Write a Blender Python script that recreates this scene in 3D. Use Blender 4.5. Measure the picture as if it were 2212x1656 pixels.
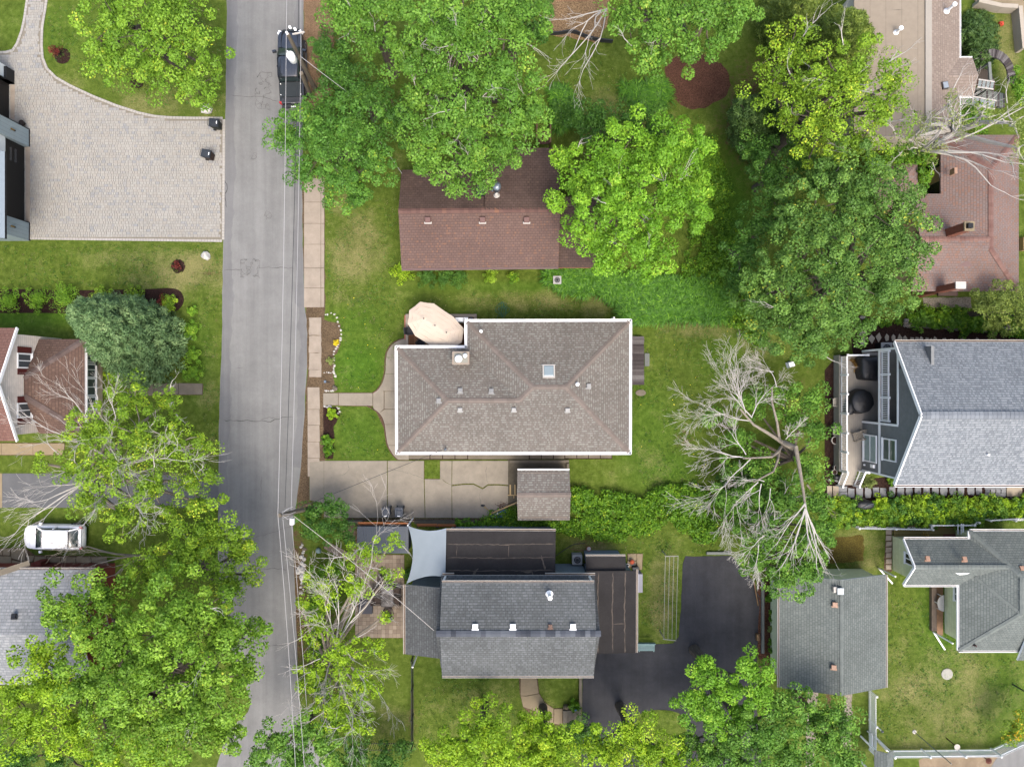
import bpy, bmesh, math, random
import numpy as np
from mathutils import Vector, Matrix

for o in list(bpy.data.objects):
    bpy.data.objects.remove(o)
scene = bpy.context.scene
COL = scene.collection
R = math.radians
RNG = random.Random(7)
NP = np.random.default_rng(11)

# ------------------------------------------------------------------ camera, sky, sun, exposure
CAM_H = 52.0
PXM = 28.5                                   # overview pixels (2212 wide) per metre on the ground
cam_d = bpy.data.cameras.new('camera')
cam = bpy.data.objects.new('camera', cam_d)
COL.objects.link(cam)
cam.location = (0, 0, CAM_H)
cam.rotation_euler = (0, 0, 0)
cam_d.sensor_fit = 'HORIZONTAL'
cam_d.sensor_width = 36.0
cam_d.lens = 36.0 * CAM_H / (2212 / PXM)
cam_d.clip_end = 2000
scene.camera = cam

SUN_AZ, SUN_EL = R(160), R(63)               # compass style: 0 = +Y (top of the picture), clockwise
world = bpy.data.worlds.new('World')
scene.world = world
world.use_nodes = True
wn = world.node_tree.nodes
sky = wn.new('ShaderNodeTexSky')
sky.sky_type = 'NISHITA'
sky.sun_disc = False
sky.sun_elevation = SUN_EL
sky.sun_rotation = SUN_AZ
sky.air_density = 1.0
sky.dust_density = 5.0
sky.ozone_density = 0.6
world.node_tree.links.new(sky.outputs[0], wn['Background'].inputs[0])
wn['Background'].inputs[1].default_value = 0.15
sun_d = bpy.data.lights.new('sun', 'SUN')
sun_d.energy = 0.8
sun_d.angle = R(22)
sun_d.color = (1.0, 0.955, 0.89)
sun = bpy.data.objects.new('sun', sun_d)
COL.objects.link(sun)
sun_from = Vector((math.sin(SUN_AZ) * math.cos(SUN_EL), math.cos(SUN_AZ) * math.cos(SUN_EL), math.sin(SUN_EL)))
sun.rotation_euler = sun_from.to_track_quat('Z', 'Y').to_euler()
sun.location = (0, 0, 80)

scene.view_settings.view_transform = 'Standard'
scene.view_settings.look = 'None'
scene.view_settings.exposure = 1.66
scene.view_settings.gamma = 1.0
scene.render.engine = 'CYCLES'
scene.cycles.max_bounces = 5
scene.cycles.diffuse_bounces = 3
scene.cycles.glossy_bounces = 2
scene.cycles.transmission_bounces = 3
scene.cycles.transparent_max_bounces = 4
scene.cycles.use_denoising = True
scene.cycles.use_adaptive_sampling = True
scene.cycles.adaptive_threshold = 0.02

# ------------------------------------------------------------------ picture measurements -> metres
def at(u, v, z=0.0):
    """overview pixel seen at height z -> place in the world"""
    k = (CAM_H - z) / CAM_H / PXM
    return Vector(((u - 1106) * k, (828 - v) * k, z))

class crop:
    """pixel of an enlarged crop (native origin, enlargement) -> place in the world"""
    def __init__(s, x0, y0, k): s.x0, s.y0, s.k = x0, y0, k
    def __call__(s, x, y, z=0.0):
        return at((s.x0 + x / s.k) * .85637, (s.y0 + y / s.k) * .85637, z)
K1 = crop(0, 0, 2.572); K2 = crop(860, 0, 2.572); K3 = crop(1720, 0, 2.563)
K4 = crop(0, 640, 2.572); K5 = crop(860, 640, 2.572); K6 = crop(1720, 640, 2.563)
K7 = crop(0, 1280, 2.5326); K8 = crop(860, 1280, 2.5326); K9 = crop(1720, 1280, 2.5319)
D1 = crop(0, 120, 8.28); D2 = crop(0, 420, 8.28); D3 = crop(660, 40, 6.625); D4 = crop(0, 780, 4.6)
D5 = crop(1000, 740, 8.28); D6 = crop(2080, 850, 3.944); D7 = crop(2200, 0, 5.018); D8 = crop(860, 1280, 4.6)
E1 = crop(1180, 1130, 7.373); E2 = crop(750, 760, 3.943); E3 = crop(1360, 1340, 5.173); E4 = crop(1300, 1680, 8.28)
E5 = crop(2200, 1280, 4.358); E6 = crop(2130, 1700, 4.883); E7 = crop(0, 1290, 8.508); E8 = crop(1540, 780, 6.9)
F1 = crop(980, 370, 4.424); F2 = crop(2200, 280, 3.068); F3 = crop(1700, 860, 2.588); F4 = crop(690, 1200, 5.519)
F5 = crop(500, 280, 11.825); F6 = crop(2080, 790, 4.398); F7 = crop(2060, 1200, 4.229)

# ------------------------------------------------------------------ mesh helpers
ORG = {}
def org(o): return ORG.get(o.name, Vector((0, 0, 0))) if o else Vector((0, 0, 0))

def tag(o, label=None, cat=None, group=None, kind=None):
    if label: o['label'] = label
    if cat: o['category'] = cat
    if group: o['group'] = group
    if kind: o['kind'] = kind
    return o

def thing(name, label, cat, loc=(0, 0, 0), group=None):
    o = bpy.data.objects.new(name, None)
    o.empty_display_size = .2
    COL.objects.link(o)
    o.location = loc
    ORG[o.name] = Vector(loc)
    return tag(o, label, cat, group)

class MB:
    def __init__(s): s.v, s.f, s.uv, s.mi, s.cur = [], [], [], [], 0
    def face(s, pts, uv=None):
        n = len(s.v)
        s.v += [tuple(p) for p in pts]
        s.f.append(tuple(range(n, n + len(pts))))
        s.uv.append(uv); s.mi.append(s.cur)
        return s
    def hexa(s, b, t):
        """b, t: 4 points below and 4 above, same order (counter clockwise from above)"""
        n = len(s.v)
        s.v += [tuple(p) for p in b] + [tuple(p) for p in t]
        for f in ((3, 2, 1, 0), (4, 5, 6, 7), (0, 1, 5, 4), (1, 2, 6, 5), (2, 3, 7, 6), (3, 0, 4, 7)):
            s.f.append(tuple(n + i for i in f)); s.uv.append(None); s.mi.append(s.cur)
        return s
    def box(s, x0, y0, z0, x1, y1, z1):
        x0, x1 = min(x0, x1), max(x0, x1); y0, y1 = min(y0, y1), max(y0, y1)
        q = ((x0, y0), (x1, y0), (x1, y1), (x0, y1))
        return s.hexa([(*p, z0) for p in q], [(*p, z1) for p in q])
    def obox(s, c, sx, sy, z0, z1, rz=0, taper=1.0):
        ca, sa = math.cos(rz), math.sin(rz)
        def q(k): return [(c[0] + ca * a * k - sa * b * k, c[1] + sa * a * k + ca * b * k) for a, b in
                          ((-sx / 2, -sy / 2), (sx / 2, -sy / 2), (sx / 2, sy / 2), (-sx / 2, sy / 2))]
        return s.hexa([(*p, z0) for p in q(1)], [(*p, z1) for p in q(taper)])
    def beam(s, a, b, w, h, up=(0, 0, 1)):
        a, b = Vector(a), Vector(b); d = (b - a).normalized(); up = Vector(up)
        sd = d.cross(up)
        if sd.length < 1e-4: sd = d.cross(Vector((1, 0, 0)))
        sd.normalize(); un = sd.cross(d)
        def q(p): return [p - sd * w / 2 - un * h / 2, p + sd * w / 2 - un * h / 2, p + sd * w / 2 + un * h / 2, p - sd * w / 2 + un * h / 2]
        A, B = q(a), q(b)
        return s.hexa([A[0], A[1], B[1], B[0]], [A[3], A[2], B[2], B[3]])
    def prism(s, pts, z0, z1):
        p = [(a[0], a[1]) for a in pts]
        ar = sum(p[i][0] * p[(i + 1) % len(p)][1] - p[(i + 1) % len(p)][0] * p[i][1] for i in range(len(p)))
        if ar < 0: p = p[::-1]
        n = len(s.v); m = len(p)
        s.v += [(*q, z0) for q in p] + [(*q, z1) for q in p]
        s.f.append(tuple(n + i for i in range(m))[::-1]); s.f.append(tuple(n + m + i for i in range(m)))
        for i in range(m):
            j = (i + 1) % m
            s.f.append((n + i, n + j, n + m + j, n + m + i))
        s.uv += [None] * (m + 2); s.mi += [s.cur] * (m + 2)
        return s
    def tube(s, pts, rad, n=6, cap=True):
        pts = [Vector(p) for p in pts]
        if not hasattr(rad, '__len__'): rad = [rad] * len(pts)
        base = len(s.v); prev = None
        for i, p in enumerate(pts):
            d = (pts[min(i + 1, len(pts) - 1)] - pts[max(i - 1, 0)])
            d = d.normalized() if d.length > 1e-9 else Vector((0, 0, 1))
            a = prev - d * prev.dot(d) if prev is not None else d.orthogonal()
            if a.length < 1e-6: a = d.orthogonal()
            a.normalize(); prev = a; b = d.cross(a)
            for k in range(n):
                t = 2 * math.pi * k / n
                s.v.append(tuple(p + (a * math.cos(t) + b * math.sin(t)) * rad[i]))
        for i in range(len(pts) - 1):
            for k in range(n):
                k2 = (k + 1) % n
                s.f.append((base + i * n + k, base + i * n + k2, base + (i + 1) * n + k2, base + (i + 1) * n + k))
                s.uv.append(None); s.mi.append(s.cur)
        if cap:
            s.f.append(tuple(base + k for k in range(n))[::-1]); s.f.append(tuple(base + (len(pts) - 1) * n + k for k in range(n)))
            s.uv += [None] * 2; s.mi += [s.cur] * 2
        return s
    def lathe(s, c, prof, n=16):
        """prof: (radius, z) pairs from below to above, round a vertical axis at c"""
        c = Vector(c); base = len(s.v); m = len(prof)
        for r, z in prof:
            for k in range(n):
                t = 2 * math.pi * k / n
                s.v.append((c.x + r * math.cos(t), c.y + r * math.sin(t), c.z + z))
        for i in range(m - 1):
            for k in range(n):
                k2 = (k + 1) % n
                s.f.append((base + i * n + k, base + i * n + k2, base + (i + 1) * n + k2, base + (i + 1) * n + k))
                s.uv.append(None); s.mi.append(s.cur)
        s.f.append(tuple(base + k for k in range(n))[::-1]); s.f.append(tuple(base + (m - 1) * n + k for k in range(n)))
        s.uv += [None] * 2; s.mi += [s.cur] * 2
        return s
    def rock(s, c, rx, ry, rz, seed=0, nu=8, nv=5, cut=-.35):
        r = random.Random(seed); c = Vector(c); base = len(s.v)
        rows = []
        ph = [r.uniform(0, 6.28) for _ in range(4)]
        for i in range(nv + 1):
            la = -math.pi / 2 + math.pi * i / nv
            row = []
            for k in range(nu):
                lo = 2 * math.pi * k / nu
                q = 1 + .13 * math.sin(2 * lo + ph[0] + la) + .1 * math.sin(3 * lo + ph[1] - 2 * la) + r.uniform(-.07, .07)
                z = max(math.sin(la) * q, cut)
                row.append(len(s.v))
                s.v.append((c.x + rx * q * math.cos(la) * math.cos(lo), c.y + ry * q * math.cos(la) * math.sin(lo), c.z + rz * z))
            rows.append(row)
        for i in range(nv):
            for k in range(nu):
                k2 = (k + 1) % nu
                s.f.append((rows[i][k], rows[i][k2], rows[i + 1][k2], rows[i + 1][k])); s.uv.append(None); s.mi.append(s.cur)
        return s
    def mesh(s, name, mats, off=Vector((0, 0, 0)), smooth=False):
        me = bpy.data.meshes.new(name)
        me.from_pydata([(a - off.x, b - off.y, c - off.z) for a, b, c in s.v], [], s.f)
        mats = mats if isinstance(mats, (list, tuple)) else [mats]
        for m in mats: me.materials.append(m)
        if len(mats) > 1: me.polygons.foreach_set('material_index', s.mi)
        if any(u is not None for u in s.uv):
            lay = me.uv_layers.new(name='UVMap'); d = []
            for f, u in zip(s.f, s.uv):
                d += [c for q in (u if u is not None else [(0, 0)] * len(f)) for c in q]
            lay.data.foreach_set('uv', d)
        if smooth: me.polygons.foreach_set('use_smooth', [True] * len(me.polygons))
        me.update()
        return me
    def build(s, name, mats, parent=None, smooth=False, **k):
        me = s.mesh(name, mats, org(parent), smooth)
        o = bpy.data.objects.new(name, me)
        COL.objects.link(o)
        if parent: o.parent = parent; ORG[o.name] = org(parent)
        if smooth and k.pop('auto', True): pass
        return tag(o, **k)
    def top(s, name, mats, label, cat, smooth=False, group=None):
        """build as a top-level thing with its origin at its own base"""
        xs = [p[0] for p in s.v]; ys = [p[1] for p in s.v]; zs = [p[2] for p in s.v]
        c = Vector(((min(xs) + max(xs)) / 2, (min(ys) + max(ys)) / 2, min(zs)))
        o = bpy.data.objects.new(name, s.mesh(name, mats, c, smooth))
        COL.objects.link(o); o.location = c; ORG[o.name] = c
        return tag(o, label, cat, group)

def place(me, name, parent, loc, rz=0, scale=None):
    """one more object of a shared mesh under a parent"""
    o = bpy.data.objects.new(name, me); COL.objects.link(o)
    o.location = Vector(loc) - org(parent); o.rotation_euler = (0, 0, rz)
    if scale: o.scale = scale
    if parent: o.parent = parent
    return o

def kids(o): return [c for c in COL.objects if c.parent == o]
def dup(root, loc, rz=0, label=None, scale=None):
    ch = {}
    for o in COL.objects:
        if o.parent: ch.setdefault(o.parent, []).append(o)
    def cp(o, par):
        c = o.copy(); COL.objects.link(c)
        if par: c.parent = par
        for k in ch.get(o, []): cp(k, c)
        return c
    r = cp(root, None); r.location = loc; r.rotation_euler = (0, 0, rz)
    if scale: r.scale = scale
    if label: r['label'] = label
    ORG[r.name] = Vector(loc)
    return r

def wobble(pts, step=.5, amp=.06, seed=1, closed=True):
    r = random.Random(seed); out = []
    pts = [Vector(p) for p in pts]
    for i in range(len(pts) if closed else len(pts) - 1):
        a, b = pts[i], pts[(i + 1) % len(pts)]
        n = max(1, int((b - a).length / step))
        for k in range(n):
            q = a.lerp(b, k / n)
            out.append(Vector((q.x + r.uniform(-amp, amp), q.y + r.uniform(-amp, amp), q.z)))
    if not closed: out.append(pts[-1])
    return out

def smooth_line(pts, n=6, closed=False):
    """Catmull-Rom through the points"""
    pts = [Vector(p) for p in pts]; out = []; m = len(pts)
    for i in range(m if closed else m - 1):
        p1, p2 = pts[i], pts[(i + 1) % m]
        p0 = pts[(i - 1) % m] if (closed or i > 0) else p1
        p3 = pts[(i + 2) % m] if (closed or i < m - 2) else p2
        for k in range(n):
            t = k / n
            out.append(.5 * ((2 * p1) + (p2 - p0) * t + (2 * p0 - 5 * p1 + 4 * p2 - p3) * t * t + (3 * p1 - p0 - 3 * p2 + p3) * t ** 3))
    if not closed: out.append(pts[-1])
    return out

def sheet(name, pts, z, mat, parent=None, thick=.03, **k):
    mb = MB(); mb.prism(pts, z - thick, z)
    return mb.build(name, mat, parent, **k)

# ------------------------------------------------------------------ materials
def lin(c):
    c = c / 255
    return c / 12.92 if c <= .04045 else ((c + .055) / 1.055) ** 2.4
EXPO = 2.9                                   # picture value of a flat white surface in this light
def S(r, g, b, k=1.0):
    """surface colour from the colour it shows lying flat in this light"""
    return tuple(min(.92, lin(c) / EXPO * k) for c in (r, g, b)) + (1,)
MATS = {}

class NT:
    def __init__(s, name):
        s.m = bpy.data.materials.new(name); s.m.use_nodes = True
        s.t = s.m.node_tree; s.n = s.t.nodes
        s.b = s.n['Principled BSDF']
    def node(s, typ, **kw):
        x = s.n.new(typ)
        for k, v in kw.items():
            if k.startswith('i_'): x.inputs[k[2:].replace('_', ' ')].default_value = v
            else: setattr(x, k, v)
        return x
    def link(s, a, b): s.t.links.new(a, b)
    def coord(s, kind='pos', scale=(1, 1, 1), rot=0):
        if kind == 'pos': o = s.node('ShaderNodeNewGeometry').outputs['Position']
        elif kind == 'uv': o = s.node('ShaderNodeTexCoord').outputs['UV']
        else: o = s.node('ShaderNodeTexCoord').outputs['Object']
        mp = s.node('ShaderNodeMapping'); mp.inputs['Scale'].default_value = scale; mp.inputs['Rotation'].default_value = (0, 0, rot)
        s.link(o, mp.inputs[0]); return mp.outputs[0]
    def noise(s, vec, scale, detail=3, rough=.6, dist=0):
        x = s.node('ShaderNodeTexNoise', i_Scale=scale, i_Detail=detail, i_Roughness=rough, i_Distortion=dist)
        s.link(vec, x.inputs['Vector']); return x.outputs['Fac']
    def ramp(s, fac, stops, interp='LINEAR'):
        x = s.node('ShaderNodeValToRGB'); e = x.color_ramp.elements; x.color_ramp.interpolation = interp
        while len(e) < len(stops): e.new(1.0)
        for q, (p, c) in zip(e, stops):
            q.position = p; q.color = c if hasattr(c, '__len__') else (c, c, c, 1)
        s.link(fac, x.inputs[0]); return x.outputs[0]
    def mix(s, fac, a, b, mode='MIX'):
        x = s.node('ShaderNodeMix', data_type='RGBA', blend_type=mode, clamp_factor=True)
        for sock, val in ((x.inputs[0], fac), (x.inputs[6], a), (x.inputs[7], b)):
            if hasattr(val, 'is_output'): s.link(val, sock)
            elif sock.type == 'RGBA' and not hasattr(val, '__len__'): sock.default_value = (val, val, val, 1)
            else: sock.default_value = val
        return x.outputs[2]
    def math(s, op, a, b=0.0):
        x = s.node('ShaderNodeMath', operation=op)
        for sock, val in zip(x.inputs, (a, b)):
            if hasattr(val, 'is_output'): s.link(val, sock)
            else: sock.default_value = val
        return x.outputs[0]
    def bump(s, h, strength=.3, dist=.02):
        x = s.node('ShaderNodeBump', i_Strength=strength, i_Distance=dist)
        s.link(h, x.inputs['Height']); s.link(x.outputs[0], s.b.inputs['Normal'])
    def done(s, col, rough=.8, spec=.25, metal=0):
        if hasattr(col, 'is_output'): s.link(col, s.b.inputs['Base Color'])
        else: s.b.inputs['Base Color'].default_value = col
        s.b.inputs['Roughness'].default_value = rough
        s.b.inputs['Specular IOR Level'].default_value = spec
        s.b.inputs['Metallic'].default_value = metal
        MATS[s.m.name] = s.m
        return s.m

def dim(c, k): return tuple(x * k for x in c[:3]) + (1,)

def M_plain(name, c, var=.12, scale=3, rough=.7, spec=.25, metal=0, kind='pos', bump=0, stretch=(1, 1, 1), fine=0):
    t = NT(name); v = t.coord(kind, stretch)
    a = t.ramp(t.noise(v, scale, 4), [(.25, 1 - var), (.75, 1 + var)])
    col = t.mix(1.0, c, a, 'MULTIPLY')
    if fine:
        col = t.mix(1.0, col, t.ramp(t.noise(v, scale * 9, 2, .8), [(.2, 1 - fine), (.8, 1 + fine)]), 'MULTIPLY')
    if bump: t.bump(t.noise(v, scale * 8, 3), bump, .02)
    return t.done(col, rough, spec, metal)

def M_shingle(name, c1, c2, gap, w=.3, h=.2, stain=.25, cover=.35, c3=None, streak=None, spec=.12):
    """roof shingles on UVs in metres: u along the eave, v up the slope"""
    t = NT(name); v = t.coord('uv')
    br = t.node('ShaderNodeTexBrick', offset=.5, squash=1.0)
    for k, val in (('Scale', 1.0), ('Mortar Size', .012), ('Mortar Smooth', .3), ('Bias', 0.0), ('Brick Width', w), ('Row Height', h)):
        br.inputs[k].default_value = val
    br.inputs['Color1'].default_value = c1; br.inputs['Color2'].default_value = c2; br.inputs['Mortar'].default_value = gap
    t.link(v, br.inputs['Vector'])
    col = br.outputs['Color']
    # cut tabs: a second, narrower layer showing in the upper half of each course
    sep = t.node('ShaderNodeSeparateXYZ'); t.link(v, sep.inputs[0])
    saw = t.math('FRACT', t.math('DIVIDE', sep.outputs['Y'], h))
    b2 = t.node('ShaderNodeTexBrick', offset=.37, squash=1.0)
    for k, val in (('Scale', 1.0), ('Mortar Size', .0), ('Bias', cover - .5), ('Brick Width', w * .43), ('Row Height', h)):
        b2.inputs[k].default_value = val
    b2.inputs['Color1'].default_value = (0, 0, 0, 1); b2.inputs['Color2'].default_value = (1, 1, 1, 1)
    t.link(v, b2.inputs['Vector'])
    f2 = t.math('MULTIPLY', t.ramp(b2.outputs['Color'], [(.45, 0.0), (.6, 1.0)]), t.ramp(saw, [(.12, .12), (.3, 1.0), (.75, 1.0), (.9, .12)]))
    col = t.mix(t.math('MULTIPLY', f2, .85), col, c3 or dim(c1, 1.25))
    vo = t.coord('pos')
    col = t.mix(1.0, col, t.ramp(t.noise(vo, .35, 4, .65), [(.3, 1 - stain), (.7, 1 + stain * .7)]), 'MULTIPLY')
    col = t.mix(1.0, col, t.ramp(t.noise(vo, 14, 2, .8), [(.2, .84), (.8, 1.16)]), 'MULTIPLY')
    # shadow line of each course comes from a real step in the bump
    hgt = t.math('ADD', t.math('MULTIPLY', t.math('SUBTRACT', 1.0, saw), .6), t.math('MULTIPLY', f2, .5))
    t.bump(hgt, .55, .03)
    return t.done(col, .95, spec)

def M_lines(name, c, dark, axis='X', pitch=.15, width=.08, var=.12, rough=.75, scale=3, spec=.2, kind='pos', metal=0):
    """siding, seams: thin grooves every pitch metres along one axis"""
    t = NT(name); v = t.coord(kind)
    sep = t.node('ShaderNodeSeparateXYZ'); t.link(v, sep.inputs[0])
    fr = t.math('FRACT', t.math('DIVIDE', t.math('ADD', sep.outputs[axis], 100.0), pitch))
    g = t.math('LESS_THAN', fr, width)
    a = t.ramp(t.noise(v, scale, 4), [(.25, 1 - var), (.75, 1 + var)])
    col = t.mix(g, t.mix(1.0, c, a, 'MULTIPLY'), dark)
    t.bump(t.math('SUBTRACT', 1.0, g), .3, .01)
    return t.done(col, rough, spec, metal)

def M_leaf(name, c, light, accent=None, acc=.06, trans=.16, yel=True):
    if yel: c, light, accent = ((q[0] * .88, q[1] * .87, q[2] * .62, 1) if q else None for q in (c, light, accent))
    t = NT(name)
    at_ = t.node('ShaderNodeAttribute', attribute_name='tint')
    f = at_.outputs['Fac']
    st = [(0.0, dim(c, .6)), (.45, c), (1 - acc - .02, light)]
    if accent: st.append((1 - acc, accent))
    col = t.ramp(f, st)
    t.done(col, .55, .22)
    tr = t.node('ShaderNodeBsdfTranslucent')
    t.link(t.mix(1.0, col, (1.2, 1.25, .6, 1), 'MULTIPLY'), tr.inputs['Color'])
    mx = t.node('ShaderNodeMixShader'); mx.inputs[0].default_value = trans
    t.link(t.b.outputs[0], mx.inputs[1]); t.link(tr.outputs[0], mx.inputs[2])
    t.link(mx.outputs[0], t.n['Material Output'].inputs['Surface'])
    return t.m

def M_glass(name, c=(.03, .04, .045, 1), rough=.08):
    t = NT(name)
    return t.done(c, rough, .6)

ORD = ('first second third fourth fifth sixth seventh eighth ninth tenth eleventh twelfth thirteenth fourteenth fifteenth sixteenth seventeenth eighteenth nineteenth twentieth '
       'twenty-first twenty-second twenty-third twenty-fourth twenty-fifth twenty-sixth twenty-seventh twenty-eighth').split()
# ------------------------------------------------------------------ surface materials
def M_grass():
    t = NT('grass'); v = t.coord('pos')
    dry = t.node('ShaderNodeAttribute', attribute_name='dry').outputs['Fac']
    dirt = t.node('ShaderNodeAttribute', attribute_name='dirt').outputs['Fac']
    lush = t.node('ShaderNodeAttribute', attribute_name='lush').outputs['Fac']
    n1 = t.noise(v, .5, 5, .65); n2 = t.noise(v, 2.6, 4, .7); n3 = t.noise(v, 9, 3, .8)
    col = t.ramp(n2, [(.22, S(76, 98, 28)), (.5, S(112, 136, 48)), (.8, S(150, 166, 80))])
    col = t.mix(lush, col, t.ramp(n2, [(.25, S(70, 116, 26)), (.75, S(118, 162, 50))]))
    straw = t.ramp(n3, [(.25, S(136, 138, 72)), (.75, S(192, 182, 128))])
    fd = t.math('ADD', t.math('MULTIPLY', t.math('SUBTRACT', n1, .5), 2.0), t.math('ADD', dry, t.math('MULTIPLY', t.math('SUBTRACT', n3, .55), 1.5)))
    col = t.mix(t.ramp(fd, [(.12, 0.0), (.8, .9)]), col, straw)
    soil = t.ramp(n3, [(.25, S(84, 66, 46)), (.75, S(150, 124, 92))])
    fs = t.math('ADD', t.math('MULTIPLY', t.math('SUBTRACT', n2, .5), 1.6), dirt)
    col = t.mix(t.ramp(fs, [(.4, 0.0), (.75, 1.0)]), col, soil)
    col = t.mix(1.0, col, t.ramp(t.noise(v, 22, 2, .9), [(.2, .62), (.8, 1.38)]), 'MULTIPLY')
    col = t.mix(1.0, col, t.ramp(n1, [(.3, .84), (.7, 1.14)]), 'MULTIPLY')
    t.bump(t.noise(v, 18, 3, .8), .8, .06)
    return t.done(col, .9, .1)
GRASS = M_grass()

def M_asphalt(name, c, streak=.1, fine=.18, big=.1):
    t = NT(name); v = t.coord('pos')
    col = t.mix(1.0, c, t.ramp(t.noise(v, 40, 2, .8), [(.2, 1 - fine), (.8, 1 + fine)]), 'MULTIPLY')
    col = t.mix(1.0, col, t.ramp(t.noise(t.coord('pos', (1.6, .05, 1)), 1.0, 4, .6), [(.3, 1 - streak), (.7, 1 + streak)]), 'MULTIPLY')
    col = t.mix(1.0, col, t.ramp(t.noise(v, .6, 6, .75), [(.3, 1 - big), (.7, 1 + big)]), 'MULTIPLY')
    t.bump(t.noise(v, 60, 2), .4, .01)
    return t.done(col, .9, .2)
ROAD = M_asphalt('road_asphalt', S(162, 162, 159), .12, .2, .13)
EDGE = M_asphalt('road_edge_asphalt', S(152, 152, 151), .12, .24)
BLACKTOP = M_asphalt('black_asphalt', S(76, 77, 81), .12, .3, .28)
OLDDRIVE = M_asphalt('old_asphalt', S(128, 130, 132), .08, .25)
CRACK = M_plain('crack', S(98, 96, 92), .25, 6, .95)
TAR = M_plain('tar_seal', S(96, 95, 94), .2, 4, .9)
def M_conc(name, c, dark=.2, stain=(.72, .68, .6)):
    t = NT(name); v = t.coord('pos')
    col = t.mix(1.0, c, t.ramp(t.noise(v, 1.1, 5, .7), [(.25, 1 - dark), (.75, 1 + dark * .5)]), 'MULTIPLY')
    col = t.mix(t.ramp(t.noise(v, .45, 6, .75), [(.55, 0.0), (.8, .35)]), col, t.mix(1.0, col, stain + (1,), 'MULTIPLY'))
    col = t.mix(1.0, col, t.ramp(t.noise(v, 25, 2, .8), [(.2, .9), (.8, 1.1)]), 'MULTIPLY')
    t.bump(t.noise(v, 30, 3), .2, .01)
    return t.done(col, .9, .15)
CONC = M_conc('concrete', S(190, 180, 162), .22, (.62, .57, .48))
CONC2 = M_conc('pinkish_concrete', S(208, 193, 174), .24, (.6, .54, .46))
CONC_OLD = M_conc('weathered_concrete', S(158, 148, 130), .28)
CONC_TAN = M_conc('tan_concrete', S(190, 172, 140), .2)
CONC_DIRTY = M_conc('dirty_concrete', S(128, 120, 102), .35)
def M_island(name, stops, rough=.85, fine=.1, spec=.2, scale=20, obj=False):
    """colour differs from piece to piece"""
    t = NT(name)
    if obj: f = t.node('ShaderNodeObjectInfo').outputs['Random']
    else: f = t.node('ShaderNodeNewGeometry').outputs['Random Per Island']
    col = t.ramp(f, stops)
    v = t.coord('pos')
    col = t.mix(1.0, col, t.ramp(t.noise(v, scale, 3, .8), [(.2, 1 - fine), (.8, 1 + fine)]), 'MULTIPLY')
    col = t.mix(1.0, col, t.ramp(t.noise(v, .4, 4, .7), [(.3, .93), (.7, 1.06)]), 'MULTIPLY')
    t.bump(t.noise(v, scale, 3), .2, .01)
    return t.done(col, rough, spec)
PAVER = M_island('driveway_pavers', [(0, S(200, 196, 186)), (.4, S(209, 206, 196)), (.75, S(203, 197, 185)), (.9, S(196, 194, 188)), (.98, S(186, 187, 186))])
PAVER_BORDER = M_island('border_pavers', [(0, S(214, 209, 199)), (1, S(222, 217, 207))])
PATIO_PAVER = M_island('patio_pavers', [(0, S(166, 148, 130)), (.5, S(182, 165, 145)), (1, S(198, 182, 162))], obj=True)
BEIGE_SLAB = M_island('beige_slabs', [(0, S(204, 188, 164)), (1, S(222, 208, 184))], obj=True)
BLUESTONE = M_island('bluestone', [(0, S(164, 168, 170)), (1, S(186, 188, 190))], obj=True, fine=.06)
FLAGSTONE = M_island('flagstone', [(0, S(206, 194, 172)), (1, S(224, 212, 190))], obj=True, fine=.06)
COBBLE = M_island('field_stones', [(0, S(150, 150, 148)), (.35, S(186, 178, 164)), (.6, S(206, 188, 164)), (.85, S(140, 146, 152))], obj=True, fine=.15)
WHITE_ROCK = M_plain('white_rock', S(226, 222, 214, 1.3), .2, 5, .9, bump=.6)
JOINT = M_plain('sandy_joint', S(168, 160, 144), .15, 6, .95)
def M_mulch(name, a, b):
    t = NT(name); v = t.coord('pos')
    col = t.ramp(t.noise(v, 10, 4, .85), [(.36, a), (.64, b)])
    col = t.mix(1.0, col, t.ramp(t.noise(v, 1.2, 4), [(.3, .8), (.7, 1.2)]), 'MULTIPLY')
    t.bump(t.noise(v, 16, 4, .9), 1.0, .06)
    return t.done(col, .95, .05)
MULCH = M_mulch('dark_mulch', S(52, 38, 34), S(92, 70, 62))
MULCH_RED = M_mulch('red_mulch', S(84, 56, 46), S(148, 108, 88))
CHIPS = M_mulch('wood_chips', S(112, 78, 50), S(222, 190, 146))
SOIL = M_mulch('bare_soil', S(102, 84, 64), S(160, 138, 110))
GRAVEL = M_mulch('pale_gravel', S(150, 138, 120), S(214, 204, 188))
MOSS = M_mulch('moss', S(92, 80, 46), S(150, 136, 66))
MOSSJOINT = M_mulch('weedy_joint', S(82, 96, 36), S(150, 146, 84))
WHITE = M_plain('white_paint', S(238, 238, 236, 2.3), .04, 2, .5, .3)
WHITE_DIRTY = M_plain('weathered_white', S(222, 216, 206, 1.25), .14, 6, .6, .25)
GUTTER_IN = M_plain('gutter_debris', S(150, 130, 112), .35, 8, .9)

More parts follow.
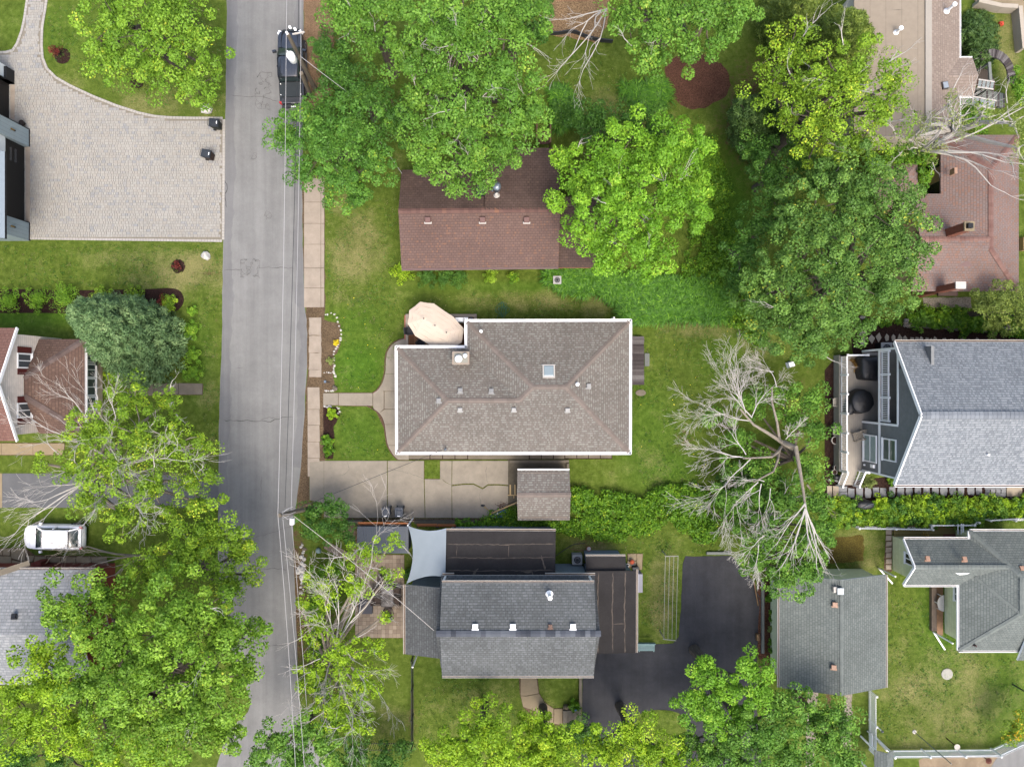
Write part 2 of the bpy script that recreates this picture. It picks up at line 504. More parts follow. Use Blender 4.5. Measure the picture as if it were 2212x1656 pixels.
# ------------------------------------------------------------------ ground: one sheet to the horizon
DRY = [(400, 585, 110, 45, .75), (300, 560, 110, 40, .35), (450, 520, 60, 20, .4), (360, 225, 130, 40, .45), (130, 205, 50, 40, .4),
       (770, 540, 60, 70, .75), (745, 470, 30, 60, .4), (1180, 650, 190, 22, .5), (1290, 660, 50, 25, .6), (1510, 715, 70, 20, .6), (1640, 760, 40, 40, .3),
       (2040, 1500, 170, 110, .5), (1970, 1620, 200, 20, .4), (1430, 1280, 30, 100, .65), (1270, 1180, 60, 25, .5), (1030, 1530, 130, 60, .28),
       (840, 1590, 50, 60, .35), (1330, 240, 120, 60, .35), (1400, 1000, 60, 30, .3), (450, 740, 20, 200, .3), (2180, 80, 30, 90, .6), (1860, 1190, 70, 50, .5), (760, 640, 60, 20, .4)]
DIRTS = [(690, 60, 40, 110, .8), (680, 160, 30, 110, .8), (1850, 1200, 70, 50, .35), (1270, 1180, 60, 22, .45), (1330, 1060, 40, 20, .3), (1230, 640, 60, 8, .3),
         (900, 150, 160, 120, .3), (1650, 250, 120, 160, .6), (1720, 900, 90, 160, .35), (2120, 560, 60, 60, .4), (640, 1300, 30, 190, .8), (700, 1420, 80, 160, .5),
         (890, 1550, 12, 80, .6), (455, 590, 25, 10, .5), (1840, 720, 40, 40, .4), (300, 1500, 220, 150, .4), (2060, 270, 40, 60, .5), (1790, 1540, 12, 90, .7), (1480, 950, 25, 35, .5), (470, 700, 6, 300, .35)]
LUSH = [(775, 790, 60, 60, .9), (780, 940, 60, 60, .6), (60, 680, 120, 30, .9), (1400, 950, 60, 120, .5), (430, 760, 30, 90, .5), (2050, 1330, 60, 140, .7), (1440, 1010, 60, 40, .7),
        (770, 700, 60, 40, .5), (1580, 480, 40, 160, 1.0), (1240, 620, 280, 12, .6), (2180, 1520, 60, 120, .45), (130, 60, 110, 60, .3), (1000, 1450, 60, 20, .4), (1560, 770, 60, 60, .4)]
def ground():
    def axis(a, b, st):
        f = list(np.arange(a, b + 1e-6, st))
        return [-420, -200, -110, -70] + f + [70, 110, 200, 420]
    xs, ys = axis(-42, 42, .4), axis(-32, 32, .4)
    X, Y = np.meshgrid(np.array(xs), np.array(ys))
    n, m = X.shape
    me = bpy.data.meshes.new('ground')
    v = np.stack([X.ravel(), Y.ravel(), np.zeros(n * m)], 1).astype(np.float32)
    i = np.arange(n * m).reshape(n, m)
    q = np.stack([i[:-1, :-1], i[:-1, 1:], i[1:, 1:], i[1:, :-1]], -1).reshape(-1, 4)
    set_quads(me, v, q)
    U = X.ravel() * PXM + 1106; V = 828 - Y.ravel() * PXM
    for nm, lst in (('dry', DRY), ('dirt', DIRTS), ('lush', LUSH)):
        a = np.zeros(n * m)
        for u, w, ru, rv, k in lst:
            d = np.sqrt(((U - u) / ru) ** 2 + ((V - w) / rv) ** 2)
            a = np.maximum(a, k * np.clip(1.5 - d, 0, 1))
        at_ = me.attributes.new(nm, 'FLOAT', 'POINT'); at_.data.foreach_set('value', a.astype(np.float32))
    me.materials.append(GRASS)
    o = bpy.data.objects.new('ground', me); COL.objects.link(o)
    return tag(o, kind='structure')
def set_quads(me, v, q):
    me.vertices.add(len(v)); me.vertices.foreach_set('co', np.ascontiguousarray(v, dtype=np.float32).ravel())
    me.loops.add(q.size); me.loops.foreach_set('vertex_index', np.ascontiguousarray(q, dtype=np.int32).ravel())
    me.polygons.add(len(q))
    me.polygons.foreach_set('loop_start', np.arange(0, q.size, q.shape[1], dtype=np.int32))
    me.update(calc_edges=True)
ground()

# ------------------------------------------------------------------ road
left = [(492, -80), (490, 0), (487, 250), (482, 510), (480, 700), (474, 900), (472, 1096), (474, 1250), (500, 1400), (541, 1519), (500, 1570), (473, 1637), (455, 1720)]
right = [(760, 1720), (700, 1650), (655, 1560), (646, 1502), (642, 1400), (639, 1299), (633, 1150), (640, 1085), (650, 1010), (657, 900), (664, 760), (662, 690), (657, 640), (655, 560), (653, 400), (655, 200), (656, 0), (656, -80)]
road_pts = smooth_line([at(*p) for p in left], 4) + smooth_line([at(*p) for p in right], 4)
road = sheet('road', wobble(road_pts, .6, .035, 3), .020, ROAD, kind='structure')
# darker, rougher tar strips along both edges
for seq, w, sd in ((left[1:8], .75, 5), (right[8:17], .6, 6)):
    ln = smooth_line([at(*p) for p in seq], 4)
    inn = 1 if seq is not None and seq[0][0] < 560 else -1
    a = [p + Vector((inn * .06, 0, 0)) for p in ln]
    b = wobble([p + Vector((inn * (w + .1 * math.sin(i * 1.3)), 0, 0)) for i, p in enumerate(ln)], .4, .1, sd, False)
    sheet('edge_patch', a + b[::-1], .0245, EDGE, road, .006)
def crack(pts, w, parent, z, mat=CRACK, seed=1, amp=.05, name='crack'):
    ln = wobble(pts, .22, amp, seed, False); mb = MB(); r = random.Random(seed)
    ws = [w * r.uniform(.3, .95) * .7 for _ in ln]; ws[0] = ws[-1] = .004
    L, Rr = [], []
    for i, p in enumerate(ln):
        d = (ln[min(i + 1, len(ln) - 1)] - ln[max(i - 1, 0)]); d.z = 0; d.normalize(); s = Vector((-d.y, d.x, 0))
        L.append(Vector((p.x, p.y, z)) + s * ws[i] / 2); Rr.append(Vector((p.x, p.y, z)) - s * ws[i] / 2)
    for i in range(len(ln) - 1):
        mb.face([Rr[i], Rr[i + 1], L[i + 1], L[i]])
    return mb.build(name, mat, parent)
zr = .0285
crack([K4(1450, 1080), K4(1600, 1082), K4(1760, 1085), K4(1830, 1062), K4(1910, 1060)], .09, road, zr, seed=2)
crack([K4(1690, 1078), K4(1730, 1062), K4(1830, 1060)], .05, road, zr, seed=3)
crack([K4(1680, 88), K4(1800, 90), K4(1910, 95)], .06, road, zr, seed=4)
crack([K4(1450, 110), K4(1570, 100)], .04, road, zr, seed=5)
crack([K1(1500, 620), K1(1600, 632), K1(1680, 625), K1(1810, 660)], .05, road, zr, seed=6)
crack([K7(1680, 390), K7(1760, 385), K7(1840, 395)], .07, road, zr, seed=7)
crack([K7(1640, 870), K7(1740, 880), K7(1830, 870)], .05, road, zr, seed=8)
crack([K7(1630, 190), K7(1760, 150), K7(1870, 115)], .03, road, zr, seed=9)
crack([K1(1455, 1160), K1(1475, 1220), K1(1455, 1290), K1(1475, 1350)], .12, road, zr, MATS['tar_seal'], 10, .08)
crack([K4(1530, 740), K4(1580, 735)], .04, road, zr, seed=12); crack([K4(1700, 1440), K4(1690, 1600)], .03, road, zr, seed=13)
r_ = random.Random(5)
for cx, cy, rx, ry, n in ((K4(1625, 95), 0, .75, .75, 55), (K1(1710, 590), 0, .65, 1.5, 70), (K1(1640, 1020), 0, .3, .4, 8), (K1(1740, 1400), 0, .3, .4, 9)):
    c = cx; cells = [(c.x + r_.uniform(-rx, rx), c.y + r_.uniform(-ry, ry)) for _ in range(n)]
    mb = MB()
    for i, a in enumerate(cells):
        near = sorted(cells, key=lambda b: (a[0] - b[0]) ** 2 + (a[1] - b[1]) ** 2)[1:4]
        for b in near:
            d = Vector((b[0] - a[0], b[1] - a[1], 0)); s = Vector((-d.y, d.x, 0)).normalized() * .004
            A, B = Vector((*a, zr + .0004 * i)), Vector((*b, zr + .0004 * i))
            mb.face([A - s, B - s, B + s, A + s])
    mb.build('crazed_patch', CRACK, road, kind='stuff')
# old sealed strip along the road middle (lighter worn bands lie in the material)
verge = sheet('verge', wobble([at(652, 380), at(702, 380), at(702, 1100), at(640, 1100), at(650, 990), at(664, 800), at(660, 680), at(655, 560)], .5, .08, 9), .012, SOIL, kind='structure')
sheet('verge', wobble([at(656, -60), at(720, -60), at(716, 230), at(690, 260), at(656, 230)], .5, .15, 19), .008, M_mulch('sandy_soil', S(142, 112, 84), S(190, 160, 128)), kind='structure')

def slabs(parent, polys, z, mat, thick=.06, gap=.012, seed=1, name='slab'):
    r = random.Random(seed)
    for p in polys:
        p = [Vector(q) for q in p]
        c = sum(p, Vector()) / len(p)
        q = [a + (c - a).normalized() * gap * 1.4 for a in p]
        zz = z + r.uniform(-.004, .006)
        mb = MB(); mb.prism(q, zz - thick, zz)
        mb.build(name, mat, parent)
def rect(a, b): return [Vector((a.x, a.y, 0)), Vector((b.x, a.y, 0)), Vector((b.x, b.y, 0)), Vector((a.x, b.y, 0))]

walk = sheet('sidewalk', [at(657, 380), at(699, 380), at(698, 1090), at(666, 1090), at(666, 668), at(657, 660)], .016, SOIL, kind='structure')
ys = [385, 437, 483, 528, 579, 622, 664]
slabs(walk, [rect(at(657, a), at(693.5, b)) for a, b in zip(ys, ys[1:])], .05, CONC2, seed=3)
slabs(walk, [rect(at(694, a), at(701, b)) for a, b in zip(ys, ys[1:])], .075, CONC2, seed=4, name='kerb')
for a, b in ((160, 340), (340, 510), (510, 680), (680, 752)):
    slabs(walk, [wobble([E2(118, a), E2(240, a), E2(242, b), E2(114, b)], .3, .03, a)], .045, CONC2, seed=a)
for a, b in ((852, 1073), (1073, 1230), (1230, 1395), (1395, 1556), (1556, 1740)):
    slabs(walk, [[E2(102, a), E2(222, a), E2(228, b), E2(104, b)]], .045, CONC2, seed=a)

# ------------------------------------------------------------------ subject's driveway and front walk
drive = sheet('driveway', [at(668, 996), at(1100, 994), at(1100, 1119), at(697, 1119), at(668, 1082)], .018, MOSSJOINT, kind='structure')
slabs(drive, [[at(669, 997), at(700, 994.5), at(700, 1086), at(669, 1080)],
              [at(700, 994.5), at(836.5, 994.5), at(836.5, 1118), at(700, 1118)],
              [at(837.5, 994.5), at(916, 994.5), at(916, 1034), at(918, 1118), at(837.5, 1118)],
              [at(917, 1034), at(951, 1034), at(951, 994.5), at(976, 994.5), at(976, 1048), at(976, 1118), at(919, 1118)]], .05, CONC, seed=8)
up = [K5(720, 1497), K5(800, 1488), K5(860, 1488), K5(920, 1517), K5(955, 1493), K5(1020, 1492), K5(1085, 1497)]
dn = [p + Vector((0, -.09, 0)) for p in up]
slabs(drive, [[at(977, 994.5), at(1098, 994.5)] + up[::-1], dn + [at(1098, 1118), at(977, 1118)]], .05, CONC, gap=.01, seed=9)
sheet('grass_insert', [at(917.5, 995), at(950, 995), at(950, 1033), at(917.5, 1033)], .03, GRASS, drive)
zc = .0585
crack([K5(945, 1370), K5(940, 1430), K5(957, 1490)], .03, drive, zc, seed=21)
crack([K5(915, 1525), K5(900, 1570), K5(905, 1646)], .03, drive, zc, seed=22)
crack([K5(645, 1455), K5(690, 1485), K5(722, 1500)], .05, drive, zc, MOSSJOINT, 23)
crack([K5(300, 1390), K5(430, 1420), K5(540, 1455)], .025, drive, zc, seed=24)
crack([K5(0, 1440), K5(60, 1400), K5(40, 1345)], .025, drive, zc, seed=25)
crack([K5(210, 1590), K5(300, 1600)], .02, drive, zc, seed=26)

fw = sheet('front_walk', [E2(258, 905), E2(760, 905), E2(1110, 560), E2(1110, 1578), E2(1005, 1578), E2(760, 1045), E2(258, 1035)], .014, SOIL, kind='structure')
top_c = smooth_line([E2(755, 912), E2(800, 880), E2(845, 810), E2(872, 720), E2(878, 640), E2(882, 560), E2(897, 500), E2(930, 445), E2(985, 400), E2(1078, 365)], 4)
bot_c = smooth_line([E2(700, 1040), E2(760, 1072), E2(830, 1130), E2(868, 1222), E2(882, 1330), E2(902, 1430), E2(950, 1520), E2(1005, 1576)], 4)
def between(c, y0, y1, rev=False):
    return [p for p in c if min(y0, y1) - 1e-3 <= p.y <= max(y0, y1) + 1e-3]
XR = E2(1112, 0).x
def strip(c, a, b):
    ya, yb = E2(0, a).y, E2(0, b).y
    def on(y):
        for p, q in zip(c, c[1:]):
            if (p.y - y) * (q.y - y) <= 0 and abs(p.y - q.y) > 1e-9: return p.lerp(q, (y - p.y) / (q.y - p.y))
        return min(c, key=lambda p: abs(p.y - y))
    mid = sorted([p for p in c if yb < p.y < ya], key=lambda p: -p.y)
    return [on(ya)] + mid + [on(yb), Vector((XR, yb, 0)), Vector((XR, ya, 0))]
slabs(fw, [strip(top_c, 368, 557), strip(top_c, 557, 720)], .05, CONC, seed=31)
slabs(fw, [strip(top_c, 720, 893)[:-2] + [E2(865, 893), Vector((XR, E2(0, 893).y, 0)), Vector((XR, E2(0, 720).y, 0))]], .05, CONC, seed=32)
slabs(fw, [rect(E2(866, 895), E2(1112, 1070)), rect(E2(258, 911), E2(408, 1032)), [E2(410, 911), E2(752, 911), E2(752, 1038), E2(410, 1034)],
           [E2(754, 911), E2(800, 880), E2(820, 865), E2(863, 897), E2(863, 1068), E2(815, 1112), E2(760, 1070), E2(754, 1045)],
           strip(bot_c, 1110, 1222)[:-2] + [Vector((XR, E2(0, 1222).y, 0)), Vector((XR, E2(0, 1072).y, 0)), E2(868, 1072)],
           strip(bot_c, 1222, 1430), strip(bot_c, 1430, 1574)], .05, CONC, seed=33)
mb = MB()
EDGING = M_plain('brown_edging', S(122, 92, 74), .2, 6, .8)
for c, nm, lb in ((top_c, 1, 'thin brown lawn edging curving along the upper side of the front walk'), (bot_c, 2, 'thin brown lawn edging curving along the lower side of the front walk')):
    mb = MB(); mb.tube([p + Vector((-.05, .02, .04)) for p in c], .045, 6)
    mb.top('lawn_edging', EDGING, lb, 'edging')
# side walk along the lower wall of the house, mossy
sw = sheet('side_walk', [K5(440, 1290), K5(1760, 1290), K5(1760, 1330), K5(440, 1336)], .016, MULCH, kind='structure')
xs = [440, 578, 660, 740, 822, 1222, 1300, 1378, 1452, 1530, 1605, 1682, 1758]
slabs(sw, [[K5(a, 1262), K5(b, 1262), K5(b, 1331 if a < 1400 else 1326), K5(a, 1331 if a < 1400 else 1326)] for a, b in zip(xs, xs[1:])], .05, CONC_OLD, gap=.03, seed=41)

# ------------------------------------------------------------------ left side: paver driveway
PD = [K1(200, -60), K1(185, 0), K1(168, 120), K1(148, 210), K1(118, 290), K1(88, 335), K1(40, 348), K1(-60, 350), K1(-60, 1530), K1(190, 1540), K1(1443, 1556), K1(1447, 775),
      K1(1250, 774), K1(1100, 771), K1(1000, 762), K1(900, 740), K1(750, 692), K1(600, 632), K1(450, 562), K1(360, 510), K1(300, 450), K1(272, 380), K1(265, 300), K1(268, 180), K1(288, 60), K1(305, -60)]
pv = sheet('paver_driveway', PD, .02, JOINT, kind='structure')
def inside(p, poly):
    c = False
    for i in range(len(poly)):
        a, b = poly[i], poly[i - 1]
        if (a.y > p[1]) != (b.y > p[1]) and p[0] < (b.x - a.x) * (p[1] - a.y) / (b.y - a.y) + a.x: c = not c
    return c
def paver_field(parent, poly, rowh, widths, z, mat, seed, name='paver_field', inset=.14):
    r = random.Random(seed); mb = MB()
    x0 = min(p.x for p in poly); x1 = max(p.x for p in poly); y0 = min(p.y for p in poly); y1 = max(p.y for p in poly)
    y = y0
    while y < y1:
        x = x0 - r.uniform(0, .3)
        while x < x1:
            w = r.choice(widths)
            if all(inside((x + a * w, y + b * rowh), poly) for a in (0, 1) for b in (0, 1)):
                g = .008; zz = z + r.uniform(-.002, .003)
                q = ((x + g, y + g), (x + w - g, y + g), (x + w - g, y + rowh - g), (x + g, y + rowh - g))
                n = len(mb.v); mb.v += [(*p, z - .03) for p in q] + [(*p, zz) for p in q]
                for f in ((4, 5, 6, 7), (0, 1, 5, 4), (1, 2, 6, 5), (2, 3, 7, 6), (3, 0, 4, 7)):
                    mb.f.append(tuple(n + i for i in f)); mb.uv.append(None); mb.mi.append(0)
            x += w
        y += rowh
    return mb.build(name, mat, parent, kind='stuff')
paver_field(pv, PD, .2, (.16, .22, .3), .05, PAVER, 4)
mb = MB()
for a, b in zip(PD, PD[1:] + PD[:1]):
    d = b - a; n = max(1, int(d.length / .22)); s = Vector((-d.y, d.x, 0)).normalized()
    for k in range(n):
        p, q = a + d * (k + .04) / n, a + d * (k + .96) / n
        c = [p + s * .01, q + s * .01, q + s * -.17, p + s * -.17]
        mb.prism(c, .02, .053)
mb.build('border_course', PAVER_BORDER, pv, kind='stuff')
sheet('garage_apron', [D2(545, -600), D2(640, -600), D2(632, 1180), D2(545, 1180)], .056, CONC2, pv)
sheet('garage_apron', [D1(228, 785), D1(322, 785), D1(316, 1520), D1(228, 1480)], .056, CONC2, pv)

# ------------------------------------------------------------------ other drives, paths, beds
bd_pts = [at(1256, 1720), at(1258, 1468), at(1290, 1400), at(1455, 1388), at(1466, 1374), at(1470, 1330), at(1475, 1215), at(1481, 1201), at(1580, 1199), at(1600, 1215), at(1632, 1262), at(1640, 1300), at(1636, 1410), at(1632, 1500), at(1650, 1720)]
bd = sheet('black_driveway', wobble(bd_pts, .5, .03, 4), .02, BLACKTOP, kind='structure')
sheet('lawn_island', smooth_line([at(1375, 1548), at(1420, 1532), at(1475, 1545), at(1480, 1600), at(1440, 1640), at(1390, 1600)], 4, True), .034, GRASS, kind='structure')
crack([K9(80, 330), K9(90, 700), K9(60, 900)], .025, bd, .0225, TAR, 51); crack([K8(1800, 1100), K8(1780, 1300), K8(1850, 1450)], .03, bd, .0225, TAR, 52)
sheet('asphalt_drive', [at(5, 1022), at(474, 1022), at(474, 1096), at(5, 1096)], .012, OLDDRIVE, kind='structure')
sheet('side_road', smooth_line([at(2120, 1700), at(2150, 1640), at(2185, 1615), at(2240, 1590), at(2290, 1600), at(2290, 1700)], 4), .02, ROAD, kind='structure')
sheet('gravel_edge', wobble([at(1985, 1700), at(1985, 1640), at(2070, 1625), at(2110, 1632), at(2150, 1622), at(2230, 1600), at(2230, 1700)], .4, .1, 8), .01, M_mulch('sandy_gravel', S(170, 148, 118), S(210, 190, 162)), kind='structure')
sheet('track', wobble([at(1745, 1490), at(1766, 1490), at(1756, 1720), at(1738, 1720)], .3, .08, 15), .01, GRAVEL, kind='structure')
sheet('track', wobble([at(1825, 1490), at(1842, 1490), at(1838, 1620), at(1815, 1620)], .3, .08, 16), .01, GRAVEL, kind='structure')
lp = sheet('front_path', [at(279, 826), at(439, 829), at(438, 853), at(279, 853)], .016, SOIL, kind='structure')
slabs(lp, [[at(a, 827), at(b, 828), at(b, 852), at(a, 852)] for a, b in ((280, 332), (332, 386), (386, 438))], .05, CONC_OLD, seed=6)
lp = sheet('side_path', [at(-20, 956), at(140, 956), at(140, 983), at(-20, 983)], .016, SOIL, kind='structure')
slabs(lp, [rect(at(a, 957), at(b, 982)) for a, b in ((-20, 4), (4, 72), (72, 140))], .05, CONC_TAN, seed=7)
sheet('concrete_strip', [at(-20, 1022), at(5, 1022), at(5, 1096), at(-20, 1096)], .03, CONC_TAN, kind='structure')
lp = sheet('flag_path', [E7(-100, 780), E7(550, 780), E7(760, 930), E7(2300, 955), E7(2300, 1100), E7(700, 1105), E7(0, 1260), E7(-100, 1260)], .016, SOIL, kind='structure')
for q in ([(-100, 785), (55, 785), (55, 930), (-100, 935)], [(65, 785), (225, 785), (228, 935), (65, 930)], [(245, 790), (550, 785), (560, 1075), (400, 1040), (245, 990)],
          [(-100, 950), (240, 950), (250, 1000), (235, 1240), (-100, 1240)], [(255, 1035), (380, 1055), (550, 1085), (420, 1150), (250, 1190)],
          [(580, 935), (740, 940), (715, 1060), (600, 1085), (575, 1000)], [(755, 955), (1000, 965), (1000, 1080), (735, 1080)], [(1010, 965), (1300, 965), (1300, 1085), (1010, 1082)],
          [(1310, 965), (1630, 965), (1630, 1085), (1310, 1085)], [(1640, 965), (1940, 970), (1965, 1090), (1640, 1088)], [(1960, 970), (2300, 970), (2300, 1095), (1980, 1095)]):
    slabs(lp, [[E7(*p) for p in q]], .045, CONC_TAN, gap=.015, seed=len(q) + q[0][0])
sheet('gravel_strip', [E7(890, 1095), E7(2300, 1100), E7(2300, 1230), E7(890, 1215)], .02, GRAVEL, kind='structure')
# mulch beds
sheet('mulch_bed', smooth_line([at(-30, 628), at(150, 627), at(300, 625), at(375, 623), at(396, 640), at(392, 662), at(370, 674), at(300, 680), at(100, 676), at(-30, 672)], 4, True), .02, MULCH, kind='structure')
def ring_bed(c, r, sd): sheet('mulch_ring', wobble([c + Vector((math.cos(i / 20 * 6.283) * r, math.sin(i / 20 * 6.283) * r, 0)) for i in range(20)], .3, .03, sd), .025, MULCH, kind='structure')
ring_bed(at(135, 121), .6, 1); ring_bed(at(385, 575), .52, 2); ring_bed(at(296, 178), .5, 3); ring_bed(at(228, 87), .4, 4)
sheet('mulch_bed', smooth_line([F6(330, 20), F6(900, 130), F6(1500, 190), F6(2300, 200), F6(2400, 420), F6(1500, 420), F6(900, 480), F6(500, 470), F6(330, 470), F6(300, 250)], 4, True), .015, MULCH, kind='structure')
sheet('mulch_bed', [D6(0, 330), D6(130, 180), D6(130, 1400), D6(130, 1440), D6(720, 1380), D6(1200, 1440), D6(1200, 1640), D6(0, 1640), D6(0, 1350)], .016, MULCH, kind='structure')
sheet('mulch_bed', [at(1780, 1050), at(2260, 1046), at(2260, 1100), at(1780, 1100)], .012, MULCH, kind='structure')
sheet('wood_chip_bed', wobble([at(1170, -40), at(1320, -40), at(1310, 60), at(1285, 92), at(1240, 82), at(1185, 74)], .4, .12, 6), .012, CHIPS, kind='structure')
sheet('mulch_bed', wobble(smooth_line([at(1438, 140), at(1480, 118), at(1535, 122), at(1575, 160), at(1570, 205), at(1530, 228), at(1490, 236), at(1448, 205)], 4, True), .25, .1, 7), .012, MULCH_RED, kind='structure')
sheet('mulch_bed', [K9(480, 470), K9(620, 470), K9(620, 1000), K9(520, 1000), K9(478, 940)], .014, MULCH_RED, kind='structure')
sheet('flower_bed', wobble([at(699, 690), at(735, 700), at(737, 745), at(722, 770), at(720, 815), at(726, 845), at(699, 846)], .3, .06, 12), .014, SOIL, kind='structure')
sheet('flower_bed', wobble([at(699, 880), at(728, 878), at(735, 895), at(722, 920), at(720, 990), at(699, 990)], .3, .06, 13), .014, MULCH, kind='structure')
sheet('mossy_patch', wobble([K9(950, 190), K9(1160, 175), K9(1165, 340), K9(940, 355)], .3, .08, 18), .01, MOSS, kind='structure')
sheet('stone_strip', wobble([K6(1560, 285), K6(1870, 280), K6(1870, 350), K6(1560, 345)], .3, .04, 14), .012, GRAVEL, kind='structure')
sheet('litter', wobble([at(740, 1104), at(1095, 1100), at(1110, 1126), at(735, 1126)], .4, .08, 20), .014, SOIL, kind='structure')
# ------------------------------------------------------------------ building helpers
def face_uv(pts):
    a, b = Vector(pts[0]), Vector(pts[1])
    n = Vector()
    for i in range(len(pts)):
        p, q = Vector(pts[i]), Vector(pts[(i + 1) % len(pts)])
        n += p.cross(q)
    n.normalize()
    e = (b - a).normalized(); s = n.cross(e)
    if s.z < 0: s = -s
    o = Vector((round(a.x), round(a.y), 0))
    return [((Vector(p) - o).dot(e), (Vector(p) - a).dot(s)) for p in pts]

def roof(faces, mat, parent, thick=.16, name='roof', side=None):
    """faces: lists of points, the first edge of each is its eave"""
    mb = MB(); edges = {}
    key = lambda p: (round(p[0], 2), round(p[1], 2), round(p[2], 2))
    for f in faces:
        f = [Vector(p) for p in f]
        uv = face_uv(f)
        n = sum(((f[i].cross(f[(i + 1) % len(f)])) for i in range(len(f))), Vector())
        if n.z < 0: f, uv = f[::-1], uv[::-1]
        mb.cur = 0; mb.face(f, uv)
        mb.cur = 1; mb.face([p - Vector((0, 0, thick)) for p in f[::-1]])
        for i in range(len(f)):
            a, b = f[i], f[(i + 1) % len(f)]
            k = tuple(sorted((key(a), key(b))))
            edges.setdefault(k, []).append((a, b))
    for k, l in edges.items():
        if len(l) == 1:
            a, b = l[0]; d = Vector((0, 0, thick))
            mb.face([a - d, b - d, b, a])
    return mb.build(name, [mat, side or WHITE_DIRTY], parent)

def gutter(a, b, parent, w=.13, h=.12, out=None, mat=WHITE, inner=True, drop=.02):
    """open channel along an eave; out = outward direction"""
    a, b = Vector(a), Vector(b); d = (b - a).normalized()
    s = Vector((d.y, -d.x, 0)).normalized()
    if out is not None and s.dot(Vector(out)) < 0: s = -s
    z = Vector((0, 0, 1)); mb = MB(); t = .03
    def bar(o0, o1, z0, z1):
        p = [a + s * o0, b + s * o0, b + s * o1, a + s * o1]
        if (p[1] - p[0]).cross(p[2] - p[1]).z < 0: p = p[::-1]
        mb.hexa([q + z * z0 for q in p], [q + z * z1 for q in p])
    bar(.012, t, -h - drop, -drop); bar(w - t, w, -h - drop, -drop + .004)
    bar(t, w - t, -h - drop, -h - drop + .03)
    o = mb.build('gutter', mat, parent)
    if inner:
        mb = MB(); 
        p = [a + s * t, b + s * t, b + s * (w - t), a + s * (w - t)]
        if (p[1] - p[0]).cross(p[2] - p[1]).z < 0: p = p[::-1]
        mb.hexa([q + z * (-h - drop + .03) for q in p], [q + z * (-h - drop + .055) for q in p])
        mb.build('leaf_debris', GUTTER_IN, o)
    return o

CAPMESH = {}
def caps(a, b, parent, mat, step=.3, half=.17, name='ridge_cap', droop=.06):
    """overlapping cap shingles from a (low end first) to b"""
    a, b = Vector(a), Vector(b)
    k = (mat.name, half, droop, step)
    if k not in CAPMESH:
        mb = MB(); L = step * 1.12; t = .02; dz = .02
        for s in (-1, 1):
            q = [(0, 0), (L, 0), (L, s * half), (0, s * half)]
            if s < 0: q = q[::-1]
            def zz(x, y): return .03 - abs(y) / half * droop + (dz if x == 0 else 0)
            mb.hexa([(x, y, zz(x, y) - t) for x, y in q], [(x, y, zz(x, y)) for x, y in q])
        CAPMESH[k] = mb.mesh(name, mat)
    d = b - a; n = max(1, round(d.length / step)); dn = d.normalized()
    side = Vector((0, 0, 1)).cross(dn).normalized(); up = dn.cross(side)
    rot = Matrix((dn, side, up)).transposed().to_euler()
    for i in range(n):
        o = place(CAPMESH[k], name, parent, a + d * i / n)
        o.rotation_euler = rot

def walls(pts, z0, z1, mat, parent, name='wall'):
    mb = MB(); mb.prism(pts, z0, z1); return mb.build(name, mat, parent)

PANE = M_glass('window_glass', (.05, .06, .065, 1))
DARKPANE = M_glass('dark_window_glass', (.02, .022, .025, 1))
BLIND = M_plain('window_blind', S(170, 190, 184, 1.6), .1, 4, .5)
def window(c, along, out, w, z0, z1, parent, frame=WHITE, pane=PANE, bars='h', ft=.09):
    """c: middle point on the wall plane; along, out: horizontal unit directions"""
    c = Vector(c); al, ou = Vector(along), Vector(out)
    def bx(mb, a0, a1, h0, h1, d0, d1):
        p = [c + al * a0 + ou * d0, c + al * a1 + ou * d0, c + al * a1 + ou * d1, c + al * a0 + ou * d1]
        if (p[1] - p[0]).cross(p[2] - p[1]).z < 0: p = p[::-1]
        mb.hexa([(q.x, q.y, h0) for q in p], [(q.x, q.y, h1) for q in p])
    mb = MB()
    bx(mb, -w / 2, w / 2, z0, z0 + ft, .004, .075); bx(mb, -w / 2, w / 2, z1 - ft, z1, .004, .075)
    bx(mb, -w / 2, -w / 2 + ft, z0 + ft, z1 - ft, .004, .073); bx(mb, w / 2 - ft, w / 2, z0 + ft, z1 - ft, .004, .073)
    m = (z0 + z1) / 2
    if bars == 'h': bx(mb, -w / 2 + ft, w / 2 - ft, m - .03, m + .03, .01, .06)
    if bars == 'v': bx(mb, -.03, .03, z0 + ft, z1 - ft, .01, .06)
    f = mb.build('window', frame, parent)
    mb = MB(); bx(mb, -w / 2 + ft, w / 2 - ft, z0 + ft, z1 - ft, .006, .035); mb.build('pane', pane, f)
    mb = MB(); bx(mb, -w / 2 - .04, w / 2 + .04, z0 - .05, z0, .004, .11); mb.build('sill', frame, f)
    return f

